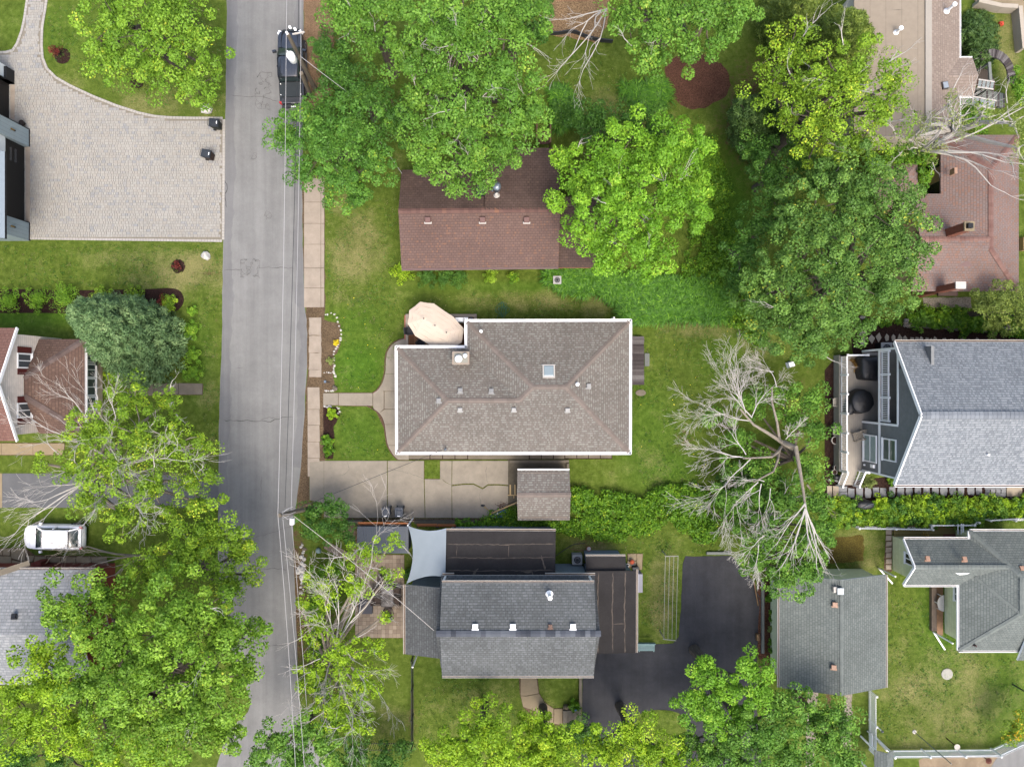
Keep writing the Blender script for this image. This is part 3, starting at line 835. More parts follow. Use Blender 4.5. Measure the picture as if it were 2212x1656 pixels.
VENT_CACHE = {}
def vent(p, parent, mat, slope=(0, 0), size=.36, flange=None):
    """low box roof vent with a flange sheet, standing on a slope"""
    k = (mat.name, size)
    if k not in VENT_CACHE:
        mb = MB(); h = size / 2
        mb.hexa([(-h * .8, -h * .8, -.02), (h * .8, -h * .8, -.02), (h * .8, h * .8, -.02), (-h * .8, h * .8, -.02)],
                [(-h * .8, -h * .8, .1), (h * .8, -h * .8, .1), (h * .8, h * .8, .1), (-h * .8, h * .8, .1)])
        mb.hexa([(-h, -h, .1), (h, -h, .1), (h, h, .1), (-h, h, .1)], [(-h * .86, -h * .86, .15), (h * .86, -h * .86, .15), (h * .86, h * .86, .15), (-h * .86, h * .86, .15)])
        mf = MB(); mf.box(-h * 1.25, -h * 1.4, -.03, h * 1.25, -h * .7, .03)
        VENT_CACHE[k] = (mb.mesh('roof_vent', mat), mf.mesh('flange', flange or mat))
    o = place(VENT_CACHE[k][0], 'roof_vent', parent, p)
    o.rotation_euler = (slope[0], slope[1], 0)
    f = bpy.data.objects.new('flange', VENT_CACHE[k][1]); COL.objects.link(f); f.parent = o
    return o
def pipe(p, parent, mat, r=.06, h=.4, cap=0, name='vent_pipe'):
    mb = MB(); c = Vector(p)
    mb.lathe(c, [(r * 2.2, -.08), (r * 1.3, .06), (r, .09), (r, h)] if not cap else [(r * 2.2, -.08), (r * 1.3, .06), (r, .09), (r, h), (r * cap, h + .02), (r * cap, h + .1), (r * .5, h + .16)], 12)
    return mb.build(name, mat, parent)
def downspout(p, z, parent, foot=None, mat=WHITE):
    p = Vector(p); mb = MB(); mb.box(p.x - .05, p.y - .04, .12, p.x + .05, p.y + .04, z)
    if foot is not None: mb.beam((p.x, p.y, .14), (foot[0], foot[1], .06), .1, .08)
    return mb.build('downspout', mat, parent)

# ------------------------------------------------------------------ building materials
SH_MAIN = M_shingle('taupe_laminate_shingle', S(148, 141, 132), S(154, 146, 137), S(120, 114, 107), .26, .17, .14, .38, S(176, 174, 164))
SH_SHED = SH_MAIN
CAP_MAIN = M_island('taupe_cap_shingle', [(0, S(148, 136, 126)), (1, S(160, 147, 137))], obj=True, fine=.12)
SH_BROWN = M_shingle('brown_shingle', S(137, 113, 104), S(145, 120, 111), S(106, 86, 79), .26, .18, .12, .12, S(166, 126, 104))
SH_BROWN_DARK = M_shingle('dark_brown_shingle', S(112, 94, 86), S(122, 102, 93), S(84, 70, 64), .3, .2, .28, .1, S(138, 114, 98))  # darker brown than the front slope, for upper slopes and right wing
SH_DARK = M_shingle('charcoal_shingle', S(124, 128, 127), S(134, 138, 138), S(92, 96, 96), .28, .18, .2, .25, S(148, 152, 153))
SH_DARK_LOW = M_shingle('slate_grey_shingle', S(110, 114, 115), S(120, 124, 125), S(86, 90, 92), .28, .18, .12, .25, S(132, 136, 138))
CAP_DARK = M_island('charcoal_cap_shingle', [(0, S(70, 76, 86)), (.5, S(98, 104, 114)), (1, S(124, 130, 138))], obj=True, fine=.12)
SH_GREY = M_shingle('pale_blue_grey_shingle', S(154, 161, 167), S(172, 179, 184), S(122, 129, 136), .26, .18, .08, .45, S(192, 198, 202))
CAP_GREY = M_island('pale_grey_cap_shingle', [(0, S(146, 153, 160)), (1, S(172, 179, 185))], obj=True, fine=.1)
SH_GREEN = M_shingle('grey_green_shingle', S(134, 142, 138), S(146, 154, 149), S(100, 108, 104), .26, .18, .14, .2, S(154, 161, 156))
CAP_GREEN = M_island('grey_green_cap_shingle', [(0, S(136, 144, 140)), (1, S(150, 158, 152))], obj=True, fine=.1)
SH_RED = M_shingle('faded_red_shingle', S(170, 144, 134), S(166, 150, 144), S(134, 114, 107), .26, .18, .14, .3, S(178, 138, 120))
SH_RED2 = M_shingle('rust_brown_shingle', S(160, 122, 110), S(150, 112, 100), S(120, 92, 84), .3, .22, .1, .2, S(172, 134, 120))
SH_RED_LOW = M_shingle('dull_brown_shingle', S(142, 116, 104), S(130, 106, 94), S(100, 82, 74), .3, .2, .18, .2, S(152, 126, 112))
CAP_RED = M_island('faded_red_cap_shingle', [(0, S(150, 112, 102)), (1, S(170, 134, 122))], obj=True)
CAP_RED2 = M_island('greyish_cap_shingle', [(0, S(120, 102, 96)), (1, S(146, 128, 122))], obj=True)
SH_SILVER = M_shingle('silver_grey_shingle', S(176, 180, 182), S(188, 192, 194), S(140, 144, 146), .34, .22, .14, .3, S(206, 209, 210))
TAN_FLAT = M_lines('tan_roll_roofing', S(192, 178, 158), S(150, 138, 122), 'X', 1.02, .02, .08, .9)
SH_TAN = M_shingle('tan_shingle', S(184, 166, 152), S(176, 160, 146), S(150, 134, 122), .3, .2, .12, .25, S(196, 180, 166))
BLACK_ROOF = M_plain('black_roll_roofing', S(64, 62, 62), .2, .9, .9, .15, fine=.15)
SEAM = M_plain('roll_roofing_seam', S(116, 106, 96), .4, 3, .95)
BRICK_RED = M_plain('red_brick_wall', S(170, 110, 90, 1.8), .2, 8, .9)
CREAM = M_lines('cream_siding', S(224, 212, 198, 2.3), S(196, 184, 172, 2.1), 'Z', .2, .12)
LIME = M_lines('pale_green_siding', S(206, 212, 172, 2.4), S(176, 182, 146, 2.2), 'Z', .2, .12)
GREY_SID = M_lines('grey_siding', S(120, 122, 121, 2.1), S(98, 100, 100, 1.9), 'Z', .16, .12)
BLUEGREY = M_lines('blue_grey_siding', S(128, 140, 148, 1.9), S(104, 114, 122, 1.7), 'Z', .2, .12)
TAUPE_BRICK = M_plain('taupe_brick', S(150, 128, 116), .2, 7, .9)
WHITE_PANEL = M_plain('white_cladding', S(210, 216, 216, 2.0), .04, 2, .6)
PANEL_GREY = M_lines('blue_grey_panel', S(140, 154, 158, 1.9), S(112, 124, 128, 1.7), 'Y', .28, .05, .05, .5)
BLACK_DOOR = M_lines('black_garage_door', S(46, 45, 44), S(38, 37, 36), 'Z', .5, .06, .06, .5)
BLACK_TRIM = M_plain('black_trim', S(38, 40, 44), .08, 3, .5)
METAL = M_plain('galvanised_metal', S(176, 190, 200), .12, 4, .35, .5, .6)
GALV = M_plain('painted_grey_vent', S(196, 196, 192), .06, 4, .5)
COPPER = M_plain('copper_vent', S(214, 170, 140), .15, 5, .5, .4)
BROWN_METAL = M_plain('brown_vent', S(140, 104, 98), .1, 5, .6)
BROWN_TRIM = M_plain('brown_fascia', S(146, 116, 112), .1, 5, .6)
RUST_TRIM = M_plain('rust_red_trim', S(150, 74, 62), .1, 5, .7)
SHUTTER = M_lines('dark_red_shutter', S(132, 64, 58), S(104, 46, 42), 'Z', .08, .2)

# ================================================================== the house in the middle
h = thing('brick_house', 'low house with hipped taupe shingle roof, white gutters, skylight and brick chimney', 'house', (*at(1130, 850)[:2], 0))
ze = 2.9
A = [K5(368, 612, ze), K5(820, 612, ze), K5(820, 443, ze), K5(1870, 441, ze), K5(1868, 1284, ze), K5(371, 1284, ze)]
cx = (A[2].x + A[3].x) / 2
pitch = .36
hb = (A[3].y - A[4].y) / 2; hw = (A[0].y - A[5].y) / 2
ym, yw = (A[3].y + A[4].y) / 2, (A[0].y + A[5].y) / 2
zr_, zw = ze + hb * pitch, ze + hw * pitch
r1 = Vector((A[2].x + hb, ym, zr_)); r2 = Vector((A[3].x - hb, ym, zr_))
w1 = Vector((A[0].x + hw, yw, zw)); w2 = Vector((A[2].x + hw, yw, zw))
vx = A[1]
rf = roof([[A[3], A[2], r1, r2], [A[4], A[3], r2], [A[5], A[4], r2, r1, w2, w1], [A[0], A[5], w1], [A[1], A[0], w1, w2], [A[2], A[1], w2, r1]], SH_MAIN, h, .1)
for a, b in ((A[0], w1), (A[5], w1), (A[2], r1), (A[3], r2), (A[4], r2), (w2, r1), (w1, w2), (r1, r2)):
    caps(a, b, rf, CAP_MAIN)
for a, b, o in ((A[0], A[1], (0, 1)), (A[1], A[2], (-1, 0)), (A[2], A[3], (0, 1)), (A[3], A[4], (1, 0)), (A[4], A[5], (0, -1)), (A[5], A[0], (-1, 0))):
    s = Vector((*o, 0)); d = (b - a).normalized() * .16
    gutter(a - d * (.0 if o in ((-1, 0),) and a == A[1] else 1), b + d * (0 if b == A[2] or b == A[1] else 1), h, .2, .13, s, inner=False, drop=-.03)
ov = .5
walls([A[0] + Vector((ov, -ov, 0)), A[1] + Vector((ov, -ov, 0)), A[2] + Vector((ov, -ov, 0)), A[3] + Vector((-ov, -ov, 0)), A[4] + Vector((-ov, ov, 0)), A[5] + Vector((ov, ov, 0))], 0, ze + .02, TAUPE_BRICK, h)
# skylight, vents, pipes, chimney
def on_main(x, y):
    """roof height under a plan point"""
    p = Vector((x, y))
    zs = [ze + (y - A[4].y) * pitch, ze + (A[4].x - x) * pitch]
    if x > A[1].x - .01: zb = min(ze + (A[2].y - y) * pitch, ze + (x - A[2].x) * pitch if x - A[2].x < hb else 99, *zs)
    else: zb = -99
    zl = min(ze + (A[0].y - y) * pitch, ze + (x - A[0].x) * pitch, *zs)
    return max(zb, zl)
def onroof(K, x, y, fn, z=3.8):
    for _ in range(4):
        p = K(x, y, z); z = fn(p.x, p.y)
    return K(x, y, z)
sl = math.atan(pitch)
for x, y, s in ((775, 888, (-sl, 0)), (976, 892, (-sl, 0)), (638, 950, (0, -sl)), (773, 1008, (sl, 0)), (1122, 1008, (sl, 0)), (1470, 1010, (sl, 0)), (1604, 856, (0, sl))):
    vent(onroof(K5, x, y, on_main), h, GALV, s, .33)
p = onroof(K5, 910, 505, on_main); pipe(p, h, WHITE, .07, .55, 1.5)
p = onroof(K5, 1532, 845, on_main); pipe(p, h, WHITE, .09, .35)
p = onroof(K5, 1348, 763, on_main); mb = MB()
skr = math.atan(pitch)
mb.obox((0, 0), .86, .98, -.05, .12); me = mb.mesh('skylight', WHITE_DIRTY)
o = place(me, 'skylight', h, p); o.rotation_euler = (-skr, 0, 0)
mb = MB(); mb.hexa([(-.34, -.4, .121), (.34, -.4, .121), (.34, .4, .121), (-.34, .4, .121)], [(-.28, -.34, .17), (.28, -.34, .17), (.28, .34, .17), (-.28, .34, .17)])
d = bpy.data.objects.new('skylight_dome', mb.mesh('skylight_dome', M_glass('skylight_acrylic', S(186, 204, 208), .15))); COL.objects.link(d); d.parent = o
mb = MB(); mb.box(-.5, .44, -.05, .5, .52, .05); d = bpy.data.objects.new('flashing', mb.mesh('flashing', GALV)); COL.objects.link(d); d.parent = o
c0, c1 = K5(722, 633, 4.9), K5(833, 718, 4.9)
mb = MB(); mb.box(c0.x + .06, c1.y + .06, 2.6, c1.x - .06, c0.y - .06, 4.72); ch = mb.build('chimney', M_plain('chimney_brick', S(180, 140, 120), .25, 9, .9), h)
mb = MB(); mb.box(c0.x, c1.y, 4.724, c1.x, c0.y, 4.86); mb.build('chimney_crown', M_conc('crown_mortar', S(204, 188, 170), .2), ch)
mb = MB(); mb.box(c0.x + .12, c1.y + .12, 4.85, c1.x - .12, c0.y - .1, 4.885); mb.build('crown_slab', M_conc('crown_slab_mortar', S(190, 188, 174), .15), ch)
for x, y, r, hh in ((763, 680, .26, .32), (805, 660, .15, .28)):
    q = K5(x, y, 5.1); mb = MB(); mb.lathe((q.x, q.y, 4.87), [(r * .8, 0), (r * .8, hh * .5), (r, hh * .55), (r, hh * .8), (r * .3, hh)], 18); mb.build('flue_cap', WHITE, ch, smooth=True)
q = K5(680, 1265, 3.1); mb = MB(); mb.lathe((q.x, q.y, 3.0), [(.05, -.05), (.04, .5), (.1, .52), (.02, .6)], 8); mb.build('service_mast', METAL, h)
downspout(K5(1755, 425, 1.5), 2.8, h)
# back stoop of the house: weathered boards
t = thing('wooden_stoop', 'weathered dark grey wooden stoop of narrow boards against the right wall of the middle house', 'stoop', K5(1922, 690))
WOODOLD = M_island('weathered_boards', [(0, S(84, 76, 76)), (.5, S(112, 104, 102)), (.8, S(136, 130, 128)), (1, S(162, 158, 154))], obj=True, fine=.3, scale=12)
y = E8(0, 470).y
a, b = E8(340, 470, .35), E8(586, 1315, .35)
n = 25; st = (a.y - b.y) / n
mbp = MB(); mbp.box(a.x - .5, -st / 2 + .008, -.035, b.x, st / 2 - .008, 0)
pm = MB(); pm.box(-(b.x - a.x + .3) / 2, -st / 2 + .007, -.03, (b.x - a.x + .3) / 2, st / 2 - .007, 0); pm = pm.mesh('plank', WOODOLD)
for i in range(n):
    place(pm, 'plank', t, ((a.x + b.x) / 2 - .15 + RNG.uniform(-.02, .02), a.y - st * (i + .5), .35 + RNG.uniform(-.006, .006)))
mb = MB(); mb.box(a.x - .2, b.y + .05, 0, b.x - .05, a.y - .05, .31); mb.build('frame', M_plain('dark_wood', S(70, 60, 54)), t)
st_ = thing('wooden_step', 'grey weathered wooden step beside the dark stoop', 'step', E8(635, 880))
for i in range(4):
    mb = MB(); q0, q1 = E8(598 + i * 19, 765, .17), E8(614 + i * 19, 990, .17); mb.box(q0.x, q1.y, .13, q1.x, q0.y, .17); mb.build('plank', M_plain('pale_grey_wood', S(150, 156, 148), .15, 10) if i == 0 else MATS['pale_grey_wood'], st_)
mb = MB(); q0, q1 = E8(600, 770), E8(672, 985); mb.box(q0.x, q1.y, 0, q1.x, q0.y, .128); mb.build('frame', MATS['pale_grey_wood'], st_)

# deck with brick-edged planter walls, upper left corner of the house
t = thing('deck', 'small brown wooden deck with pale capped border in the corner of the middle house', 'deck', D5(850, 800))
DECKW = M_island('brown_deck_boards', [(0, S(150, 104, 72)), (1, S(184, 136, 98))], obj=True, fine=.15, scale=10)
x0, x1, y0, y1 = D5(245, 0, .3).x, D5(1640, 0, .3).x, D5(0, 1250, .3).y, D5(0, 480, .3).y
n = int((x1 - x0) / .14); pm = MB(); pm.box(-.065, -(y1 - y0) / 2, -.03, .065, (y1 - y0) / 2, 0); pm = pm.mesh('plank', DECKW)
for i in range(n): place(pm, 'plank', t, (x0 + (i + .5) * (x1 - x0) / n, (y0 + y1) / 2, .3))
mb = MB(); mb.box(x0, y0, 0, x1, y1, .265); mb.build('frame', M_plain('deck_frame', S(110, 80, 60)), t)
for i, (q0, q1) in enumerate((((190, 430), (245, 1240)), ((246, 430), (1675, 490)), ((1618, 491), (1675, 600)))):
    a, b = D5(*q0, .45), D5(*q1, .45); mb = MB(); mb.box(a.x, b.y, 0, b.x, a.y, .45); mb.build('border_cap', CONC2, t)
a, b = D5(165, 455, .3), D5(188, 960, .3); mb = MB(); mb.box(a.x, b.y, 0, b.x, a.y, .3); mb.build('brick_edge', BRICK_RED, t)

# ------------------------------------------------------------------ its shed
t = thing('garden_shed', 'small shed with gabled taupe shingle roof at the end of the concrete driveway', 'shed', E1(1410, 850))
z0, z1 = 2.3, 3.0
p = [E1(925, 400, z0), E1(1890, 400, z0), E1(1898, 1340, z0), E1(930, 1345, z0)]; ra, rb = E1(915, 870, z1), E1(1910, 865, z1)
rf = roof([[p[0], p[1], rb, ra], [p[2], p[3], ra, rb]], SH_SHED, t, .08)
caps(ra, rb, rf, CAP_MAIN)
walls([p[0] + Vector((.2, -.2, 0)), p[1] + Vector((-.2, -.2, 0)), p[2] + Vector((-.2, .2, 0)), p[3] + Vector((.2, .2, 0))], 0, z0 + .1, M_plain('shed_siding', S(150, 136, 122), .2), t)
mb = MB(); mb.beam(p[0] + Vector((0, .03, 0)), p[1] + Vector((0, .03, 0)), .07, .1); mb.build('fascia', WHITE, t)
sheet('shed_slab', [E1(745, 215), E1(1880, 215), E1(1880, 500), E1(920, 500), E1(920, 1180), E1(745, 1180)], .03, CONC_DIRTY, kind='structure')
mb = MB(); a, b = E1(780, 218), E1(1880, 268); mb.box(a.x, b.y, 0, b.x, a.y, .16); mb.top('concrete_ledge', CONC_OLD, 'low weathered concrete ledge behind the garden shed', 'ledge')
mb = MB(); a, b = E1(1835, 280), E1(1880, 395); mb.box(a.x, b.y, 0, b.x, a.y, .3); mb.top('concrete_post', CONC_OLD, 'short pale concrete post at the right end of the ledge behind the shed', 'post')

# ================================================================== brown house above
h = thing('brown_house', 'long low house with faded brown shingle roof, three brown vents and metal flue', 'house', (*at(1035, 470)[:2], 0))
ze, zr2 = 3.0, 4.45
rl, rr_ = F1(110, 718, zr2), F1(1915, 702, zr2)
fe0, fe1 = F1(145, 1358, ze), F1(1895, 1338, ze)
be0, be1 = F1(145, 258, ze), F1(1070, 255, ze)
ce0, ce1 = F1(1072, 30, ze), F1(1890, 30, ze)
mid = F1(1071, 709, zr2)
mid = rl.lerp(rr_, (mid.x - rl.x) / (rr_.x - rl.x))
bm = Vector((mid.x, be1.y, ze))
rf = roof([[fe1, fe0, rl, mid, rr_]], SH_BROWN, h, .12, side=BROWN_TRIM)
roof([[be0, bm, mid - Vector((0, 0, .001)), rl - Vector((0, 0, .001))]], SH_BROWN_DARK, h, .12, side=BROWN_TRIM)
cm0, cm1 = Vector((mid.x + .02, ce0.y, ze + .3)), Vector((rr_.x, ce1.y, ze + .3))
roof([[cm0, cm1, rr_ + Vector((0, 0, .03)), mid + Vector((.02, 0, .03))]], SH_BROWN_DARK, h, .12, side=BROWN_TRIM)
caps(rl, rr_, rf, M_island('brown_cap_shingle', [(0, S(128, 98, 90)), (.8, S(146, 112, 102)), (1, S(172, 124, 98))], obj=True))
walls([fe0 + Vector((.4, .35, 0)), fe1 + Vector((-.3, .35, 0)), Vector((fe1.x - .3, ce1.y - .4, 0)), Vector((mid.x + .2, ce1.y - .4, 0)), Vector((mid.x + .2, be0.y - .4, 0)), be0 + Vector((.4, -.4, 0))], 0, ze, BRICK_RED, h)
gutter(fe0 + Vector((0, 0, -.02)), fe1 + Vector((0, 0, -.02)), h, .14, .12, (0, -1, 0), M_plain('brown_gutter', S(170, 142, 136), .08, 4, .5), False)
for x in (440, 1049, 1541):
    q = F1(x, 815, 4.3); vent(q, h, BROWN_METAL, (math.atan(.25), 0), .4, WHITE_DIRTY)
q = F1(1206, 545, 4.2); pipe(F1(1206, 540, 4.3), h, WHITE_DIRTY, .1, .25, name='vent_pipe')
mb = MB(); q = F1(1208, 450, 4.6); mb.lathe((q.x, q.y, 3.9), [(.3, 0), (.25, .2), (.24, .75), (.3, .8), (.3, .95), (.1, 1.05)], 18); fl = mb.build('metal_flue', METAL, h, smooth=True)
mb = MB(); q = F1(1160, 487, 4.3); mb.lathe((q.x, q.y, 4.0), [(.08, 0), (.07, .3)], 10); mb.build('vent_pipe', METAL, h)
mb = MB(); a, b = F1(985, 440, 4.2), F1(1068, 545, 4.2); mb.box(a.x, b.y, 3.7, b.x, a.y, 4.32); mb.build('tarred_box', M_plain('tar_patch', S(60, 64, 70), .5, 6, .6), h)
# lower right wing under the tree
w0, w1, w2, w3 = F1(1896, 1345, 2.7), F1(2420, 1345, 2.7), F1(2420, 560, 3.5), F1(1896, 560, 3.5)
roof([[w0, w1, w2, w3]], SH_BROWN_DARK, h, .12, side=BROWN_TRIM, name='wing_roof')
walls([w0 + Vector((0, .3, 0)), w1 + Vector((-.3, .3, 0)), w2 + Vector((-.3, 0, 0)), w3], 0, 2.68, BRICK_RED, h)
for x, w in ((885, .8), (1560, .5)):
    c = F1(x, 1366, 2.4); window(Vector((c.x, fe0.y + .35, 0)), (1, 0, 0), (0, -1, 0), w, 1.3, 2.4, h)
# steps behind it
t = thing('wooden_stairs', 'dark brown wooden stairs with handrails behind the brown house', 'stairs', K2(1315, 870))
DW = M_plain('brown_wood', S(104, 72, 54), .25, 8)
for i in range(7):
    a, b = K2(1280, 850 + i * 17, .3), K2(1355, 862 + i * 17, .3); mb = MB(); z = .25 + i * .17
    mb.box(a.x, b.y, z - .05, b.x, a.y, z); mb.build('tread', DW, t)
for x in (1272, 1360):
    a, b = K2(x, 790, 1.2), K2(x, 925, 2.3); mb = MB(); mb.beam(a, b, .1, .06); rl_ = mb.build('handrail', M_plain('tan_wood', S(150, 120, 84), .2, 8) if x == 1272 else MATS['tan_wood'], t)
    for k in (.05, .5, .95):
        q = a.lerp(b, k); mb = MB(); mb.box(q.x - .05, q.y - .05, 0, q.x + .05, q.y + .05, q.z - .035); mb.build('baluster', MATS['tan_wood'], t)

# ================================================================== dark grey house below
h = thing('grey_cape_house', 'dark grey house with long shed dormers, black flat roofed wings and white gutters', 'house', (*at(1120, 1360)[:2], 0))
zlo, zd, zt = 3.9, 5.7, 7.0
ra, rb = K8(608, 803, zt), K8(1656, 803, zt)
g = [K8(628, 1022, zlo), K8(1622, 1022, zlo), K8(1625, 432, zlo), K8(628, 432, zlo)]
g[0].x = g[3].x = ra.x; g[1].x = g[2].x = rb.x
roof([[g[0], g[1], rb, ra]], SH_DARK_LOW, h, .15, name='main_roof'); roof([[g[2], g[3], ra, rb]], SH_DARK_LOW, h, .15, name='main_roof')
d0, d1, d2, d3 = K8(645, 1074, zd), K8(1616, 1074, zd), K8(1618, 480, zd), K8(645, 480, zd)
xa, xb = d0.x, d1.x
yr = ra.y
da, db = Vector((xa, yr, zt + .06)), Vector((xb, yr, zt + .06))
rf = roof([[d0, d1, db, da]], SH_DARK, h, .14, name='dormer_roof'); roof([[d2, d3, da, db]], SH_DARK, h, .14, name='dormer_roof')
caps(ra + Vector((0, 0, .06)), rb + Vector((0, 0, .06)), rf, CAP_DARK, .33, .2)
gutter(d0, d1, h, .14, .12, (0, -1, 0), WHITE_DIRTY); gutter(d3, d2, h, .16, .12, (0, 1, 0), WHITE_DIRTY)
q0 = Vector((ra.x + .1, g[3].y, zlo)); gutter(q0, Vector((K8(722, 435, zlo).x, g[3].y, zlo)), h, .16, .12, (0, 1, 0), WHITE_DIRTY)
gutter(Vector((K8(1304, 435, zlo).x, g[3].y, zlo)), Vector((K8(1625, 435, zlo).x, g[3].y, zlo)), h, .16, .12, (0, 1, 0), WHITE_DIRTY)
walls([Vector((xa + .15, d0.y + .3, 0)), Vector((xb - .15, d0.y + .3, 0)), Vector((xb - .15, d2.y - .35, 0)), Vector((xa + .15, d2.y - .35, 0))], 0, zd - .05, BLUEGREY, h)
for x in (858, 1098, 1482): vent(K8(x, 760, 6.9), h, WHITE, (-math.atan(.3), 0), .38)
vent(K8(1337, 758, 6.9), h, M_plain('rusty_vent', S(150, 120, 104), .3, 9), (-math.atan(.3), 0), .28)
p = K8(1333, 560, 6.3); pipe(p - Vector((0, 0, .2)), h, WHITE, .12, .7, 1.3)
for x in (668, 1587):
    a, b = K8(x, 440, zlo + .15), K8(x, 470, zd - .1); mb = MB(); mb.beam(a, Vector((a.x, b.y, zd - .1)), .12, .1); mb.build('downspout', WHITE, h)
mb = MB(); c = K8(1197, 1085, 3); mb.box(c.x - .7, d0.y - .35, 0, c.x + .7, d0.y + .3, 2.6); mb.build('entry', WHITE_DIRTY, h)
# left low wing
z0, z1 = 3.2, 4.0
p = [K8(412, 492, z0), K8(412, 935, z0), K8(640, 950, z1), K8(640, 498, z1)]
p[2].y = p[1].y; p[3].y = p[0].y
roof([[p[0], p[1], p[2], p[3]]], SH_DARK_LOW, h, .14, name='wing_roof')
gutter(p[0], p[1], h, .16, .12, (-1, 0, 0), WHITE_DIRTY)
walls([p[0] + Vector((.3, -.25, 0)), p[1] + Vector((.3, .25, 0)), p[2] + Vector((0, .25, 0)), p[3] + Vector((0, -.25, 0))], 0, z0 - .05, BLUEGREY, h)
downspout(K8(480, 955, 1.2), 3.0, h)
# flat wings
def flat(pts, z, parent, name='flat_roof', slope=0):
    mb = MB(); mb.prism(pts, z - .14, z); return mb.build(name, BLACK_ROOF, parent)
z = 3.3; q = [K8(670, 148, z), K8(1372, 150, z), K8(1368, 470, z), K8(665, 470, z)]
fr = flat(q, z, h); 
def seam(pts, w, zz, parent, sd):
    crack(pts, w, parent, zz, SEAM, sd, .03, 'seam')
for y in (232, 318, 400): seam([K8(672, y, z), K8(1020, y + 3, z), K8(1368, y - 2, z)], .12, z + .006 + y * 1e-6, fr, y)
for x, y0, y1 in ((740, 232, 310), (1072, 235, 318)): seam([K8(x, y0, z), K8(x, y1, z)], .1, z + .008, fr, x)
seam([K8(840, 450, z), K8(860, 405, z), K8(880, 385, z)], .5, z + .009, fr, 77); seam([K8(1140, 405, z), K8(1220, 410, z), K8(1235, 455, z)], .3, z + .009, fr, 78); seam([K8(1280, 300, z), K8(1305, 400, z)], .3, z + .009, fr, 79)
gutter(q[0], q[1], h, .16, .12, (0, 1, 0), WHITE_DIRTY)
walls([q[0] + Vector((.2, -.25, 0)), q[1] + Vector((-.2, -.25, 0)), q[2] + Vector((-.2, 0, 0)), q[3] + Vector((.2, 0, 0))], 0, z - .16, BLUEGREY, h)
z = 3.0; q = [K8(1568, 405, z), K8(1886, 402, z), K8(1884, 926, z), K8(1600, 935, z)]
q[3].x = q[0].x
fr = flat(q, z, h)
for x in (1645, 1738, 1816): seam([K8(x, 408, z), K8(x - 4, 660, z), K8(x - 2, 928, z)], .15, z + .006 + x * 1e-6, fr, x)
seam([K8(1738, 745, z), K8(1816, 740, z)], .15, z + .009, fr, 5)
seam([K8(1700, 690, z), K8(1712, 712, z)], .5, z + .010, fr, 6)
gutter(Vector((q[1].x, q[1].y + .1, z)), q[2], h, .15, .12, (1, 0, 0), WHITE_DIRTY)
walls([q[0] + Vector((.1, -.2, 0)), q[1] + Vector((-.25, -.2, 0)), q[2] + Vector((-.25, .25, 0)), q[3] + Vector((.1, .25, 0))], 0, z - .16, BLUEGREY, h)
z = 2.7; q = [K8(1563, 312, z), K8(1818, 312, z), K8(1820, 404, z), K8(1566, 404, z)]
flat(q, z, h); gutter(q[0], q[1], h, .14, .12, (0, 1, 0), WHITE_DIRTY)
walls([q[0] + Vector((.15, -.2, 0)), q[1] + Vector((-.15, -.2, 0)), q[2] + Vector((-.15, .2, 0)), q[3] + Vector((.15, .2, 0))], 0, z - .16, BLUEGREY, h)
a, b = K8(1368, 405, 3.0), K8(1566, 470, 3.0); mb = MB(); mb.box(a.x, b.y, 0, b.x, a.y - .25, 3.0); mb.build('wall', BLUEGREY, h)
mb = MB(); a, b = K8(1368, 398, 1.0), K8(1566, 408, 1.0); mb.box(a.x, b.y, 0, b.x, a.y, 1.0); mb.build('foundation', CONC_TAN, h)
mb = MB(); a, b = E3(1285, 555, 1.0), E3(1350, 795, 1.0); mb.box(a.x, b.y, 0, b.x, a.y, 1.0); mb.top('utility_cabinet', M_plain('lilac_grey_metal', S(168, 170, 184), .05, 3, .5), 'pale lilac grey cabinet against the right wall of the dark grey house', 'cabinet')
# ================================================================== grey two-storey house at the right
h = thing('two_storey_house', 'two storey grey house with pale blue grey gable roof and white trimmed balcony', 'house', (30, -2, 0))
XW, zE, zR = 26.1, 5.75, 8.8
yt, yb_, ymid = 2.79, -6.82, -2.0
xe, xr = 25.82, 46.0
e0, e1, e2, e3 = Vector((xe, yt, zE)), Vector((xr, yt, zE)), Vector((xr, yb_, zE)), Vector((xe, yb_, zE))
ra, rb = Vector((xe, ymid, zR)), Vector((xr, ymid, zR))
rf = roof([[e1, e0, ra, rb], [e3, e2, rb, ra]], SH_GREY, h, .2, side=WHITE)
caps(ra, ra + Vector((12.5, 0, 0)), rf, CAP_GREY, .28, .24)
gutter(e0, e1, h, .16, .13, (0, 1, 0), WHITE_DIRTY); gutter(e3, e2, h, .17, .13, (0, -1, 0), WHITE)
for a, b in ((e0, ra), (e3, ra)):
    mb = MB(); mb.beam(a + Vector((-.03, 0, -.06)), b + Vector((-.03, 0, -.06)), .07, .26); mb.build('rake_board', WHITE, h)
p = K6(1962, 1295, 7.0); pipe(p, h, WHITE, .07, .35)
